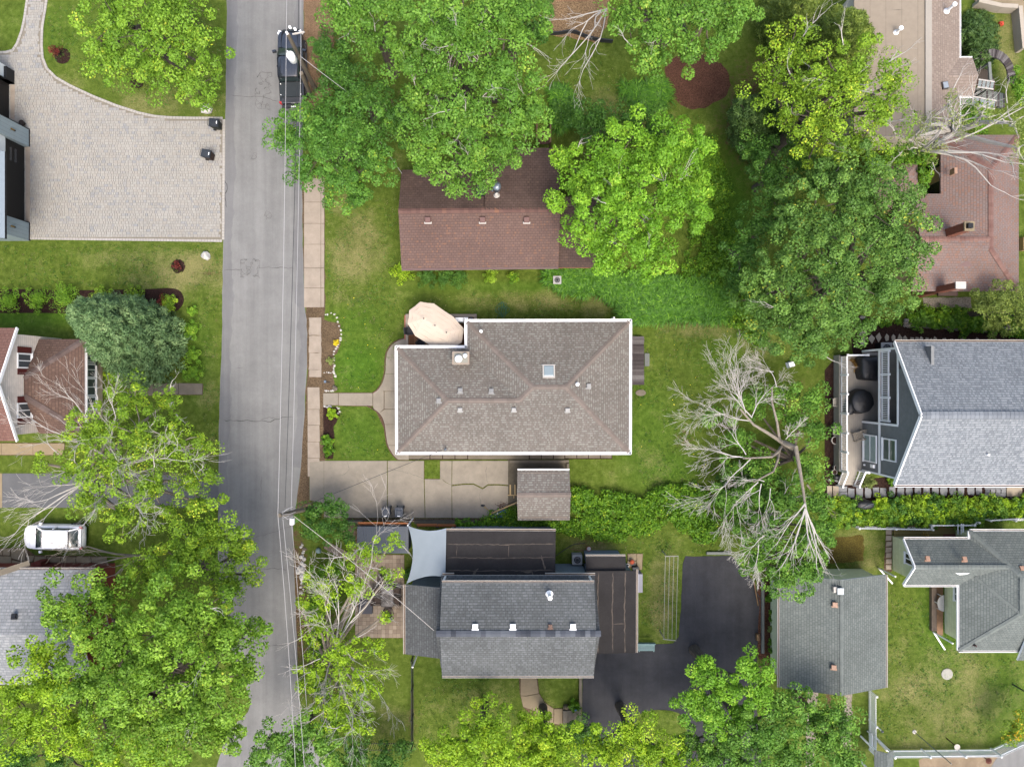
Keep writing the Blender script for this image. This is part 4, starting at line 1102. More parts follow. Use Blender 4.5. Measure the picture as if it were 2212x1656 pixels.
# walls: full gable end, with a porch recess below and balcony recess above
yT, yB = yt - .32, yb_ + .32
yc = D6(0, 850, 3.3).y                               # edge of the recess
zD, z2 = .9, 3.3
zc2 = zE - .1
def gz(y): return zR - abs(y - ymid) * (zR - zE) / (yt - ymid) - .2
def wallpoly(y0, y1, x, z0, n=8):
    ys = [y0 + (y1 - y0) * i / n for i in range(n + 1)]
    if (y0 < ymid < y1): ys = sorted(ys + [ymid])
    return [Vector((x, y, gz(y))) for y in ys]
mb = MB()
def slabx(y0, y1, z0, tops, x0, x1):
    """wall piece standing in x0..x1 with a sloping top"""
    lo = [Vector((x0, y0, z0)), Vector((x0, y1, z0))]
    for a, b in zip(tops, tops[1:]):
        mb.hexa([(x0, a.y, z0), (x1, a.y, z0), (x1, b.y, z0), (x0, b.y, z0)], [(x0, a.y, a.z), (x1, a.y, a.z), (x1, b.y, b.z), (x0, b.y, b.z)])
slabx(yB, yc, 0, wallpoly(yB, yc, XW, 0), XW, XW + .2)
ztop = z2 + 2.25
slabx(yc, yT, ztop, [Vector((XW, y, max(gz(y), ztop + .02))) for y in (yc, -.9, .0, .8, 1.0)], XW, XW + .2)
mb.build('gable_wall', GREY_SID, h)
xb2 = XW + 1.55
walls([(xb2, yc), (xb2 + .2, yc), (xb2 + .2, yT), (xb2, yT)], 0, ztop + 1.2, GREY_SID, h, 'recess_wall')
walls([(XW + .2, yc - .1), (xb2 + .2, yc - .1), (xb2 + .2, yc + .02), (XW + .2, yc + .02)], 0, ztop + 1, GREY_SID, h, 'recess_wall')
walls([(XW + .3, yB), (45.5, yB), (45.5, yB + .2), (XW + .3, yB + .2)], 0, zE, GREY_SID, h); walls([(XW + 1.6, yT - .2), (45.5, yT - .2), (45.5, yT), (XW + 1.6, yT)], 0, zE, GREY_SID, h)
walls([(34, yB + .2), (45, yB + .2), (45, yT - .2), (34, yT - .2)], 0, zE - .1, GREY_SID, h)
mb = MB(); mb.box(XW + .05, yc, z2 - .25, xb2, yT, z2); mb.build('balcony_floor', M_lines('taupe_balcony_boards', S(150, 144, 132, 1.4), S(126, 120, 110, 1.4), 'Y', .14, .08), h)
# white trim boards
for y0, y1, za, zb in ((yB, yT, z2 - .14, z2 + .1), (yc, yT, ztop - .02, ztop + .16)):
    mb = MB(); mb.box(XW - .04, y0, za, XW - .004, y1, zb); mb.build('trim_board', WHITE, h)
mb = MB(); mb.box(XW - .045, yc - .14, zD, XW + .1, yc + .004, ztop + .1); mb.build('trim_board', WHITE, h)
mb = MB(); mb.box(XW - .045, yT - .14, zD, XW + .1, yT, ztop + .1); mb.build('trim_board', WHITE, h)
mb = MB(); mb.box(XW - .045, yB, 0, XW + .1, yB + .12, gz(yB) - .1); mb.build('trim_board', WHITE, h)
c = D6(450, 1105, 1.9); window((XW, c.y, 0), (0, 1, 0), (-1, 0, 0), 2.0, 1.15, 2.95, h, pane=BLIND)
for w in kids(h)[-1:]: pass
c = D6(655, 1120, 4.5); window((XW, c.y, 0), (0, 1, 0), (-1, 0, 0), 1.55, 3.75, 5.45, h, pane=M_glass('tinted_glass', S(92, 118, 112), .1))
c = D6(495, 1284, 2.6); mb = MB(); mb.box(XW - .16, c.y - .12, 2.3, XW - .004, c.y + .12, 2.7); mb.build('wall_lamp', WHITE, h)
c = D6(402, 1270, 1.3); mb = MB(); mb.box(XW - .1, c.y - .06, 1.2, XW - .004, c.y + .06, 1.35); mb.build('outlet_box', WHITE, h)
def railing(a, b, zf, parent, hgt=.92, mat=WHITE, step=.125, posts=1.55, top_w=.1):
    a, b = Vector((a[0], a[1], zf)), Vector((b[0], b[1], zf)); L = (b - a).length; d = (b - a).normalized()
    ang = math.atan2(d.y, d.x)
    mb = MB(); mb.beam(a + Vector((0, 0, hgt)), b + Vector((0, 0, hgt)), top_w, .06); mb.build('top_rail', mat, parent)
    mb = MB(); mb.beam(a + Vector((0, 0, .1)), b + Vector((0, 0, .1)), .07, .06); mb.build('bottom_rail', mat, parent)
    mb = MB(); mb.box(-.021, -.021, .13, .021, .021, hgt - .03); me = mb.mesh('baluster', mat)
    n = int(L / step)
    for i in range(1, n): place(me, 'baluster', parent, a + d * L * i / n, ang)
    mb = MB(); mb.box(-.06, -.06, 0, .06, .06, hgt + .12); mb.box(-.075, -.075, hgt + .121, .075, .075, hgt + .15); me = mb.mesh('post', mat)
    m = max(1, round(L / posts))
    for i in range(m + 1): place(me, 'post', parent, a + d * L * i / m, ang)
rl = thing('balcony_railing', 'white balcony railing across the upper storey of the grey house', 'railing', (XW, 0, z2))
railing((XW + .12, yc + .15), (XW + .12, yT - .2), z2, rl)
# deck in front
dk = thing('raised_deck', 'raised pale taupe deck with steps in front of the grey two storey house', 'deck', (25, -2, 0))
DK = M_lines('taupe_deck_boards', S(188, 180, 166, 1.35), S(160, 152, 140, 1.35), 'X', .14, .06, .05)
x0d, y0d, y1d = 24.4, -6.55, 2.12
mb = MB(); mb.box(x0d, y0d, zD - .05, XW, y1d, zD); mb.box(XW, yc, zD - .05, xb2, yT - .15, zD - .002); mb.build('deck_floor', DK, dk)
mb = MB(); mb.box(x0d - .03, y0d, .0, x0d - .002, y1d, zD - .01); mb.build('skirt', M_lines('taupe_skirt', S(168, 164, 152, 1.7), S(136, 132, 122, 1.7), 'Z', .2, .08), dk)
for i in range(4):
    mb = MB(); za = zD - .18 * (i + 1); a = y0d - .27 * i; mb.box(x0d + .25, a - .3, za - .05, x0d + 1.4, a, za); mb.build('tread', DK, dk)
dr = thing('deck_railing', 'white railing with square posts along the edge of the raised deck', 'railing', (x0d, -2, zD))
railing((x0d + .1, y0d + .05), (x0d + .1, y1d - .05), zD, dr)
railing((x0d + .1, y1d - .05), (XW - .1, y1d - .05), zD, dr); railing((x0d + 1.45, y0d + .05), (XW - .05, y0d + .05), zD, dr)
for xx in (x0d + .2, x0d + 1.45):
    a, b = Vector((xx, y0d, zD + .9)), Vector((xx, y0d - 1.15, .95)); mb = MB(); mb.beam(a, b, .1, .06); mb.build('stair_rail', WHITE, dr)
    mb = MB(); mb.beam(a - Vector((0, 0, .78)), b - Vector((0, 0, .78)), .07, .06); mb.build('stair_rail', WHITE, dr)
    for k in range(1, 9):
        q = a.lerp(b, k / 9); mb = MB(); mb.box(q.x - .02, q.y - .02, q.z - .8, q.x + .02, q.y + .02, q.z); mb.build('baluster', WHITE, dr)
    mb = MB(); mb.box(b.x - .06, b.y - .06, 0, b.x + .06, b.y + .06, b.z + .1); mb.build('post', WHITE, dr)
# things on the deck
COVER = M_plain('black_furniture_cover', S(44, 46, 50), .25, 5, .45, .4, bump=.4)
def draped(prof_pts, z0, z1, name, label, cat, mat=COVER, seed=3, dome=.1):
    """cloth cover: outline ring at the floor, swelling ring below the top, domed top"""
    r = random.Random(seed); c = sum(prof_pts, Vector()) / len(prof_pts); n = len(prof_pts); mb = MB(); rows = []
    for k, (s, z) in enumerate(((1.06, z0), (1.03, z0 + (z1 - z0) * .5), (1.0, z1 - .08), (.9, z1), (.55, z1 + dome * .7), (.2, z1 + dome))):
        row = []
        for i, p in enumerate(prof_pts):
            w = 1 + (.03 * math.sin(i * 2.4 + seed) + r.uniform(-.02, .02)) * (1 if k < 3 else .4)
            q = c + (p - c) * s * w; row.append(len(mb.v)); mb.v.append((q.x, q.y, z + r.uniform(-.015, .015)))
        rows.append(row)
    for a, b in zip(rows, rows[1:]):
        for i in range(n):
            j = (i + 1) % n; mb.f.append((a[i], a[j], b[j], b[i])); mb.uv.append(None); mb.mi.append(0)
    mb.f.append(tuple(rows[-1])); mb.uv.append(None); mb.mi.append(0)
    if sum(prof_pts[i].x * prof_pts[(i + 1) % n].y - prof_pts[(i + 1) % n].x * prof_pts[i].y for i in range(n)) < 0: mb.f = [f[::-1] for f in mb.f]
    return mb.top(name, mat, label, cat, smooth=True)
draped(smooth_line([D6(380, 200, 1.9), D6(470, 195, 1.9), D6(600, 200, 1.9), D6(600, 410, 1.9), D6(470, 418, 1.9), D6(390, 405, 1.9), D6(372, 300, 1.9)], 3, True), zD, 1.95, 'covered_grill', 'square black fabric cover over a grill on the raised deck', 'grill cover', seed=4)
draped([D6(385 + 112 * math.cos(i / 22 * 6.283), 640 + 118 * math.sin(i / 22 * 6.283), 1.8) for i in range(22)], zD, 1.8, 'covered_table', 'round black fabric cover over a patio table on the raised deck', 'table cover', seed=6, dome=.14)
draped(smooth_line([D6(225, 690, 1.5), D6(300, 580, 1.5), D6(300, 750, 1.5), D6(235, 765, 1.5)], 3, True), zD, 1.55, 'covered_chair', 'small black cover over chairs beside the round covered table', 'chair cover', seed=8)
ch = thing('deck_chair', 'beige slatted lounge chair standing askew on the raised deck', 'chair', D6(350, 980, zD))
BEIGE = M_plain('beige_wood', S(196, 184, 164), .1, 8)
c = D6(350, 980, 1.3); rz = math.radians(18)
def loc(a, b, z): return Vector((c.x + a * math.cos(rz) - b * math.sin(rz), c.y + a * math.sin(rz) + b * math.cos(rz), z))
for i in range(6):
    mb = MB(); mb.beam(loc(-.4 + i * .12, -.3, 1.3), loc(-.4 + i * .12, .3, 1.3), .1, .025); mb.build('slat', BEIGE, ch)
for i in range(5):
    mb = MB(); mb.beam(loc(.35, -.28 + i * .14, 1.33), loc(.68, -.28 + i * .14, 1.75), .1, .025); mb.build('backrest_slat', BEIGE, ch)
for a in (-.38, .3):
    for b in (-.32, .32):
        q = loc(a, b, 0); mb = MB(); mb.box(q.x - .03, q.y - .03, zD, q.x + .03, q.y + .03, 1.5); mb.build('leg', BEIGE, ch)
for b in (-.32, .32):
    mb = MB(); mb.beam(loc(-.45, b, 1.51), loc(.4, b, 1.51), .08, .03); mb.build('armrest', BEIGE, ch)

# ================================================================== garage and green house, lower right
h = thing('garage', 'detached garage with plain grey green gable roof and copper vents beside the black driveway', 'garage', (*at(1800, 1365)[:2], 0))
ze, zr3 = 2.7, 4.0
a0, a1, a2, a3 = K9(632, 432, ze), K9(1322, 428, ze), K9(1304, 1146, ze), K9(624, 1148, ze)
a0.x = a3.x; a1.x = a2.x; a0.y = a1.y; a2.y = a3.y
xm = (a0.x + a1.x) / 2
r0, r1 = Vector((xm, a0.y, zr3)), Vector((xm, a3.y, zr3))
rf = roof([[a0, a3, r1, r0], [a2, a1, r0, r1]], SH_GREEN, h, .14, side=WHITE)
caps(r1, r0, rf, CAP_GREEN, .3, .11, droop=.03)
gutter(a0, a3, h, .14, .12, (-1, 0, 0), WHITE_DIRTY); gutter(a2, a1, h, .13, .12, (1, 0, 0), WHITE_DIRTY)
walls([a0 + Vector((.35, -.3, 0)), a1 + Vector((-.35, -.3, 0)), a2 + Vector((-.35, .3, 0)), a3 + Vector((.35, .3, 0))], 0, ze + .05, LIME, h)
for x, y in ((977, 615), (970, 1015)): vent(K9(x, y, 3.95), h, COPPER, (0, -math.atan(.34)), .34)
q = K9(1008, 530, 4.1); mb = MB(); mb.box(q.x - .22, q.y - .22, 3.7, q.x + .22, q.y + .22, 4.25); cu = mb.build('cupola_vent', METAL, h)
q = K9(975, 520, 3.95); mb = MB(); mb.box(q.x - .12, q.y - .2, 3.7, q.x + .12, q.y + .2, 4.1); mb.build('cupola_flange', WHITE_DIRTY, cu)

h = thing('green_house', 'pale green sided house with grey green hipped roof and copper vents, lower right', 'house', (*at(2110, 1290)[:2], 0))
e, rt = 2.6, 4.4
T1, T2 = E5(1078, 258, e), E5(2235, 268, e); T2.y = T1.y
Lx = T1.x
apexT = E5(1650, 762, rt); apexB = E5(1615, 1166, rt); apexB.x = apexT.x
wl, wr = E5(380, 600, 4.0), E5(1235, 600, 4.0)
wt0 = E5(350, 345, e); wb0 = E5(330, 848, e); wb0.x = wt0.x; wl.x = wt0.x; wl.y = wr.y = (wt0.y + wb0.y) / 2
v1 = Vector((Lx, wt0.y, e))
B0, B1, B2 = E5(958, 858, e), E5(955, 1570, e), E5(2300, 1602, e); B1.x = B0.x; B0.y = wb0.y; B2.y = B1.y
zb_ = E5(1078, 735, 3.3); Rx = T2.x
# left slope of the upper block is one plane: find its height along a plan point
def planeL(x): return e + (x - Lx) * (rt - e) / (apexT.x - Lx)
wr = Vector((Lx + (4.0 - e) * (apexT.x - Lx) / (rt - e), wl.y, 4.0))
T2b = Vector((2 * apexT.x - Lx, T1.y, e)); B2b = Vector((2 * apexT.x - Lx, B1.y, e))
vB = Vector((B0.x + .35, B0.y + .0, e + .22))
zb_ = Vector((Lx + .1, wb0.y + .75, planeL(Lx + .1) + .35))
rf = roof([[T1, T2b, apexT], [v1, T1, apexT, apexB, zb_, wr], [B0, B1, apexB, zb_], [B1, B2b, apexB], [B2b, T2b, apexT, apexB]], SH_GREEN, h, .14, side=WHITE)
roof([[wt0, v1, wr, wl], [wb0, B0, zb_, wr, wl]], SH_GREEN, h, .14, side=WHITE, name='wing_roof')
for a, b in ((T1, apexT), (zb_, apexB), (B1, apexB), (wl, wr), (apexB, apexT)): caps(a, b, rf, CAP_GREEN, .3, .16)
gutter(wt0, v1, h, .14, .12, (0, 1, 0), WHITE); gutter(v1, T1, h, .13, .12, (-1, 0, 0), WHITE); gutter(T1, T2b, h, .14, .12, (0, 1, 0), WHITE)
gutter(wb0, B0, h, .14, .12, (0, -1, 0), WHITE); gutter(B0, B1, h, .14, .12, (-1, 0, 0), WHITE); gutter(B1, B2b, h, .14, .12, (0, -1, 0), WHITE)
for a, b in ((wt0, wl), (wb0, wl)):
    mb = MB(); mb.beam(a + Vector((-.03, 0, -.05)), b + Vector((-.03, 0, -.05)), .07, .2); mb.build('rake_board', WHITE, h)
xw = E5(224, 500).x
mb = MB()
yy = [wb0.y + .35, wl.y, wt0.y - .35]
zz = [e - .02, 3.75, e - .02]
for i in (0, 1):
    mb.hexa([(xw, yy[i], 0), (B0.x + 1, yy[i], 0), (B0.x + 1, yy[i + 1], 0), (xw, yy[i + 1], 0)], [(xw, yy[i], zz[i]), (B0.x + 1, yy[i], zz[i]), (B0.x + 1, yy[i + 1], zz[i + 1]), (xw, yy[i + 1], zz[i + 1])])
mb.build('wall', LIME, h)
xw2 = E5(795, 1200).x
walls([(xw2, B0.y + .3), (Rx - .5, B0.y + .3), (Rx - .5, B1.y + .35), (xw2, B1.y + .35)], 0, e - .03, LIME, h)
walls([(T1.x + .5, T1.y - .45), (T2b.x - .5, T1.y - .45), (T2b.x - .5, B0.y), (T1.x + .5, B0.y)], 0, e - .04, LIME, h)
c = E5(325, 565, 2.2); window((xw, c.y, 0), (0, 1, 0), (-1, 0, 0), .85, 1.7, 2.9, h, bars='v', pane=DARKPANE)
c = E5(905, 975, 2.0); window((xw2, c.y, 0), (0, 1, 0), (-1, 0, 0), 1.1, 1.2, 2.35, h, bars='v')
for x, y in ((602, 556), (1008, 562), (1638, 665)): vent(E5(x, y, 4.0), h, COPPER, (-math.atan(.4), 0), .32)
q = E5(1124, 1508, 3.0); pipe(q - Vector((0, 0, .1)), h, M_plain('dark_pipe', S(84, 60, 58)), .07, .3)
downspout(E5(222, 740, 2.0), 2.4, h, E5(218, 830, 0)); downspout(E5(800, 1440, 1.5), 2.4, h, E5(793, 1555, 0))
mb = MB(); a, b = E5(655, 868, .3), E5(710, 1355, .3); mb.box(a.x, b.y, 0, b.x, a.y, .3); mb.build('step', M_plain('brown_stone_step', S(142, 124, 106), .2, 5), h)
mb = MB(); a, b = E5(712, 868, .12), E5(780, 1400, .12); mb.box(a.x, b.y, 0, b.x, a.y, .12); mb.build('step', M_plain('tan_soil_step', S(176, 136, 100), .25, 3), h)
a, b = E5(1598, 1420, 3.4), E5(1612, 1630, 2.9)
q0, q1 = E5(1600, 1430, 3.5), E5(1600, 1640, 2.6)
roof([[Vector((q1.x, q1.y - .25, 2.6)), Vector((q1.x + 3, q1.y - .25, 2.6)), Vector((q1.x + 3, q0.y, 3.5)), Vector((q1.x, q0.y, 3.5))]], SH_GREEN, h, .16, side=WHITE, name='porch_roof')

# ================================================================== cream house at the left
h = thing('cream_house', 'cream sided two storey house with rust brown roofs and dark red shutters', 'house', (*at(60, 830)[:2], 0))
zE, zR = 5.2, 6.9
a = D4(190, 215, zE); b = D4(200, 1528, zE); rdg = D4(42, 862, zR)
ax = a.x; bx_ = ax; rx = ax
e0, e1 = Vector((ax, a.y, zE)), Vector((ax, b.y, zE)); rg = Vector((ax, (a.y + b.y) / 2, zR)); W = Vector((-14, 0, 0))
rf = roof([[e0, e0 + W, rg + W, rg], [e1 + W, e1, rg, rg + W]], SH_RED2, h, .16, side=WHITE)
caps(rg, rg + Vector((-2.1, 0, 0)), rf, CAP_RED2)
for p, q in ((e0, rg), (e1, rg)):
    mb = MB(); mb.beam(p + Vector((.03, 0, -.05)), q + Vector((.03, 0, -.05)), .07, .22); mb.build('rake_board', WHITE, h)
xw = ax - .3; zb = 2.7
mb = MB(); yy = [e1.y + .4, rg.y, e0.y - .4]; zz = [zE + .05, zR - .2, zE + .05]
for i in (0, 1):
    mb.hexa([(xw - 10, yy[i], 0), (xw, yy[i], 0), (xw, yy[i + 1], 0), (xw - 10, yy[i + 1], 0)], [(xw - 10, yy[i], zz[i]), (xw, yy[i], zz[i]), (xw, yy[i + 1], zz[i + 1]), (xw - 10, yy[i + 1], zz[i + 1])])
mb.build('wall', CREAM, h)
for yy_ in (597, 1170):
    c = D4(240, yy_, 4.0); window((xw, c.y, 0), (0, 1, 0), (1, 0, 0), 1.05, 3.35, 4.75, h, bars='v')
    for s in (-1, 1):
        mb = MB(); y0 = c.y + s * .55; y1 = y0 + s * .42; mb.box(xw + .004, y0, 3.35, xw + .05, y1, 4.7); mb.build('shutter', SHUTTER, h)
# low hipped front part
zl, zh = 2.55, 4.1
xl = xw + .02
f0, f1 = D4(865, 345, zl), D4(900, 1480, zl)
fx = D4(985, 760, zl).x
n0, n1 = Vector((fx, D4(0, 345, zl).y, zl)), Vector((fx, D4(0, 1440, zl).y, zl))
i0, i1 = Vector((xl, n0.y, zl)), Vector((xl, n1.y, zl))
tp0 = D4(388, 790, zh); tp0.x = xl; tp1 = D4(388, 1010, zh); tp1.x = xl
rf = roof([[n0, i0, tp0], [n1, n0, tp0, tp1], [i1, n1, tp1]], SH_RED_LOW, h, .14, side=WHITE, name='front_roof')
caps(n0, tp0, rf, CAP_RED2, .3, .2); caps(n1, tp1, rf, CAP_RED2, .3, .2)
gutter(n0, n1, h, .13, .12, (1, 0, 0), WHITE)
walls([i0 + Vector((0, -.4, 0)), n0 + Vector((-.25, -.4, 0)), n1 + Vector((-.25, .4, 0)), i1 + Vector((0, .4, 0))], 0, zl - .05, M_plain('beige_wall', S(206, 186, 160, 1.8), .08, 3), h)
q = D4(475, 630, 3.2); vent(q, h, BROWN_METAL, (-.2, .2), .4)
for yy_, w in ((590, .7), (700, 1.2), (900, 1.3), (1090, 1.0)):
    c = D4(1060, yy_, 1.4); window((fx - .25, c.y, 0), (0, 1, 0), (1, 0, 0), w, .9, 2.3, h, bars='v')

# ================================================================== modern house, upper left edge
h = thing('modern_house', 'modern white and blue grey house front with black garage doors at the left edge', 'house', (*at(-20, 320)[:2], 0))
xg = D2(548, 500).x; xp = D2(625, 500).x
yA, yB2, yC, yD = K1(0, 845).y, K1(0, 955).y, D2(0, 1185).y, D2(0, 1555).y
Ht = 4.4
def wall_box(x0, x1, y0, y1, z0, z1, mat, nm): 
    mb = MB(); mb.box(x0, y0, z0, x1, y1, z1); return mb.build(nm, mat, h)
wall_box(xg - 6, xg - .02, yC, yB2, 2.12, Ht, WHITE_PANEL, 'wall')
d = wall_box(xg - .3, xg - .1, yC, yB2, 0, 2.12, BLACK_DOOR, 'garage_door')
for k in range(4):
    mb = MB(); yk = yB2 + (yC - yB2) * (.14 + .02 * k); 
for k in (0, 1):
    mb = MB(); a = K1(82 + 40 * k, 970, 1.2); mb.box(xg - .099, yB2 - .5, .9 + .5 * k, xg - .08, yB2 - 1.5, 1.1 + .5 * k); mb.build('door_window', DARKPANE, d)
for y0, y1 in ((yA, yB2), (yC, yD)):
    wall_box(xg - 3, xp, y0, y1, 0, Ht, PANEL_GREY, 'pilaster')
    wall_box(xp + .002, xp + .05, y0 - .002, y1 + .002, 0, .12, BLACK_TRIM, 'base_trim')
    wall_box(xp - .1, xp + .03, y0 + .001, y0 + .05, 0, Ht, BLACK_TRIM, 'corner_trim')
    mb = MB(); ym_ = (y0 + y1) / 2; mb.lathe((xp + .08, ym_, 1.75), [(.03, 0), (.06, .04), (.06, .28), (.03, .33)], 10); l = mb.build('wall_lamp', M_plain('brass', S(214, 176, 96), .1, 4, .35, .5, .8), h)
    mb = MB(); mb.box(xp, ym_ - .04, 1.6, xp + .1, ym_ + .04, 1.75); mb.build('bracket', BLACK_TRIM, l)
xg2 = D1(228, 1000).x; xp2 = D1(315, 600).x
y2a, y2b, y2c = D1(0, 470).y, D1(0, 775).y, yA
d = wall_box(xg2 - .3, xg2 - .1, y2c, y2b, 0, 2.3, BLACK_DOOR, 'garage_door')
wall_box(xg2 - 6, xg2 - .02, y2c, y2b, 2.3, Ht, WHITE_PANEL, 'wall')
wall_box(xg2 - 3, xp2 - .2, y2a, y2b, 0, Ht, WHITE_PANEL, 'pilaster')
wall_box(xg2 - 3, xp2, y2b, y2b + .05, 0, Ht, BLACK_TRIM, 'corner_trim')
wall_box(xp2 - .199, xp2, y2a - .12, y2b, 0, .9, BLACK_TRIM, 'corner_trim')
q0, q1 = D2(100, 1500, 4.6), D2(-5, 690, 6.0)
roof([[q0, Vector((q0.x, q0.y + 6, 4.6)), Vector((q0.x - 4, q0.y + 6, 7)), Vector((q0.x - 4, q0.y, 7))]], M_plain('pale_metal_roof', S(168, 184, 194), .05, 3, .4, .5), h, .2, side=BLACK_TRIM)
pot = thing('flower_pot', 'small pot with brown and blue flowers beside the grey pilaster', 'pot', K1(160, 805))
mb = MB(); mb.lathe(K1(158, 806), [(.12, 0), (.2, .3), (.21, .34), (.17, .33)], 12); mb.build('pot', M_plain('dark_pot', S(70, 60, 56)), pot)

# ================================================================== silver roofed house, lower left edge
h = thing('silver_roof_house', 'house with silver grey shingle roof and rust red trim at the lower left edge', 'house', (*at(40, 1350)[:2], 0))
zE, zR = 3.2, 4.7
a, b, c = E7(130, 1245, zE), E7(2350, 1245, zE), K7(-300, 1130, zE)
a.x = at(-200, 0, zE).x; b.x = at(205, 0, zE).x
yb2 = K7(0, 1130, zE).y; ym2 = (a.y + yb2) / 2
rf = roof([[b, a, Vector((a.x, ym2, zR)), Vector((b.x, ym2, zR))], [Vector((a.x, yb2, zE)), Vector((b.x, yb2, zE)), Vector((b.x, ym2, zR)), Vector((a.x, ym2, zR))]], SH_SILVER, h, .14, side=RUST_TRIM)
gutter(a, b, h, .14, .12, (0, 1, 0), WHITE_DIRTY)
walls([(a.x, a.y - .35), (b.x - .4, b.y - .35), (b.x - .4, yb2 + .35), (a.x, yb2 + .35)], 0, zE - .03, RUST_TRIM, h)
for x, y in ((93, 690), (316, 690)): vent(K7(x, y, 4.4), h, BLACK_TRIM, (-.25, 0), .34)
mb = MB(); mb.beam(E7(-60, 1330, 3.6), E7(640, 1100, 2.9), .42, .12); mb.build('lean_to_edge', CONC_OLD, h)
mb = MB(); a, b = E7(710, 1085, 1.0), E7(872, 1210, 1.0); mb.box(a.x, b.y, 0, b.x, a.y, 1.0); mb.build('brick_pier', RUST_TRIM, h)

# ================================================================== faded red house, upper right
h = thing('red_roof_house', 'large low house with faded red hipped shingle roof and two brick chimneys', 'house', (*at(2080, 480)[:2], 0))
zE, zR = 3.0, 4.9
def q(x, y, z): return F2(x, y, z)
X0, X1 = q(530, 0, zE).x, q(1135, 0, zE).x
Y0, Y1 = q(0, 185, zE).y, q(0, 1395, zE).y
XL = q(300, 0, zE).x; YV = q(0, 640, zE).y
xr_ = (X0 + X1) / 2; hw_ = (X1 - X0) / 2; pr = .42
zr_ = zE + hw_ * pr
N = Vector((xr_, Y0 - hw_ , zr_))
# main block runs down the picture; left block has a ridge running left
hv = (YV - Y1) / 2; yl = (YV + Y1) / 2; zl_ = zE + hv * pr
Pn0, Pn1 = Vector((X0, Y0, zE)), Vector((X1, Y0, zE)); Ps1 = Vector((X1, Y1, zE)); PsL = Vector((XL, Y1, zE)); PnL = Vector((XL, YV, zE)); Pv = Vector((X0, YV, zE))
Sx = Vector((xr_, Y1 + hw_, zr_))
J = Vector((X0 + hv, yl, min(zl_, zE + hv * pr)))
Lr = Vector((XL, yl, zl_))
if zl_ > zr_: J = Vector((xr_, yl, zr_)); Lr = Vector((XL, yl, zr_))
rf = roof([[Pn1, Pn0, N], [Pv, Pn0, N, Sx, J] if True else None, [PnL, Pv, J, Lr], [PsL, Ps1, Sx, J, Lr], [Ps1, Pn1, N, Sx]], SH_RED, h, .14, side=BROWN_TRIM)
for a, b in ((Pn0, N), (Pn1, N), (Ps1, Sx), (J, Sx), (Sx, N), (Lr, J)): caps(a, b, rf, CAP_RED, .3, .18)
walls([PnL + Vector((.4, -.4, 0)), Pv + Vector((.5, -.4, 0)), Pn0 + Vector((.5, -.5, 0)), Pn1 + Vector((-.5, -.5, 0)), Ps1 + Vector((-.5, .5, 0)), PsL + Vector((.4, .5, 0))], 0, zE - .03, M_plain('tan_wall', S(200, 178, 132, 1.8), .12, 4), h)
xw = X0 + .5
for y0, y1 in ((545, 640), (370, 430)):
    a, b = F2(500, y0, 2), F2(500, y1, 2); mb = MB(); mb.box(xw - .03, b.y, .4, xw - .004, a.y, 2.6); mb.build('window', DARKPANE, h)
def brick_stack(a, b, z0, z1, nm='chimney'):
    mb = MB(); mb.box(a.x, b.y, z0, b.x, a.y, z1); return mb.build(nm, M_lines('stack_brick', S(170, 96, 72), S(200, 170, 150), 'Z', .1, .18, .15) if 'stack_brick' not in MATS else MATS['stack_brick'], h)
a, b = F2(712, 862, 6.0), F2(778, 925, 6.0); st = brick_stack(a, b, 3.5, 6.0)
mb = MB(); mb.box(a.x - .05, b.y - .05, 6.002, b.x + .05, a.y + .05, 6.12); mb.build('chimney_crown', CONC_TAN, st)
a, b = F2(742, 868, 6.3), F2(780, 905, 6.3); mb = MB(); mb.box(a.x, b.y, 6.121, b.x, a.y, 6.35); mb.build('flue_cap', BLACK_TRIM, st)
a, b = F2(645, 1325, 5.2), F2(715, 1372, 5.2); st = brick_stack(a, b, 0, 5.2)
mb = MB(); mb.box(a.x - .04, b.y - .04, 5.202, b.x + .04, a.y + .04, 5.3); mb.build('chimney_crown', WHITE_DIRTY, st)
a, b = F2(510, 1375, 2.9), F2(660, 1430, 2.9); mb = MB(); mb.box(a.x, b.y, 2.75, b.x, a.y, 2.95); mb.build('porch_roof', SH_RED_LOW, h)
mb = MB(); c = F2(450, 923, 4.2); mb.lathe((c.x, c.y, 3.9), [(.09, 0), (.09, .45)], 10); mb.build('vent_pipe', BLACK_TRIM, h)
mb = MB(); c = F2(638, 465, 4.0); mb.box(c.x - .1, c.y - .2, 3.6, c.x + .1, c.y + .2, 4.15); mb.build('roof_vent', COPPER, h)
# detached bit of red roof on its left
t = thing('red_roof_shed', 'small hipped red shingle outbuilding half hidden by trees left of the red house', 'shed', (*F2(290, 560)[:2], 0))
z = 2.6; a0, a1, a2, a3 = F2(30, 410, z), F2(350, 402, z), F2(358, 760, z), F2(30, 760, z)
m0, m1 = F2(215, 560, 3.5), F2(215, 640, 3.5)
rf = roof([[a1, a0, m0], [a2, a1, m0, m1], [a3, a2, m1], [a0, a3, m1, m0]], SH_RED, t, .12, side=BROWN_TRIM)
walls([a0 + Vector((.3, -.3, 0)), a1 + Vector((-.3, -.3, 0)), a2 + Vector((-.3, .3, 0)), a3 + Vector((.3, .3, 0))], 0, z - .03, MATS['tan_wall'], t)

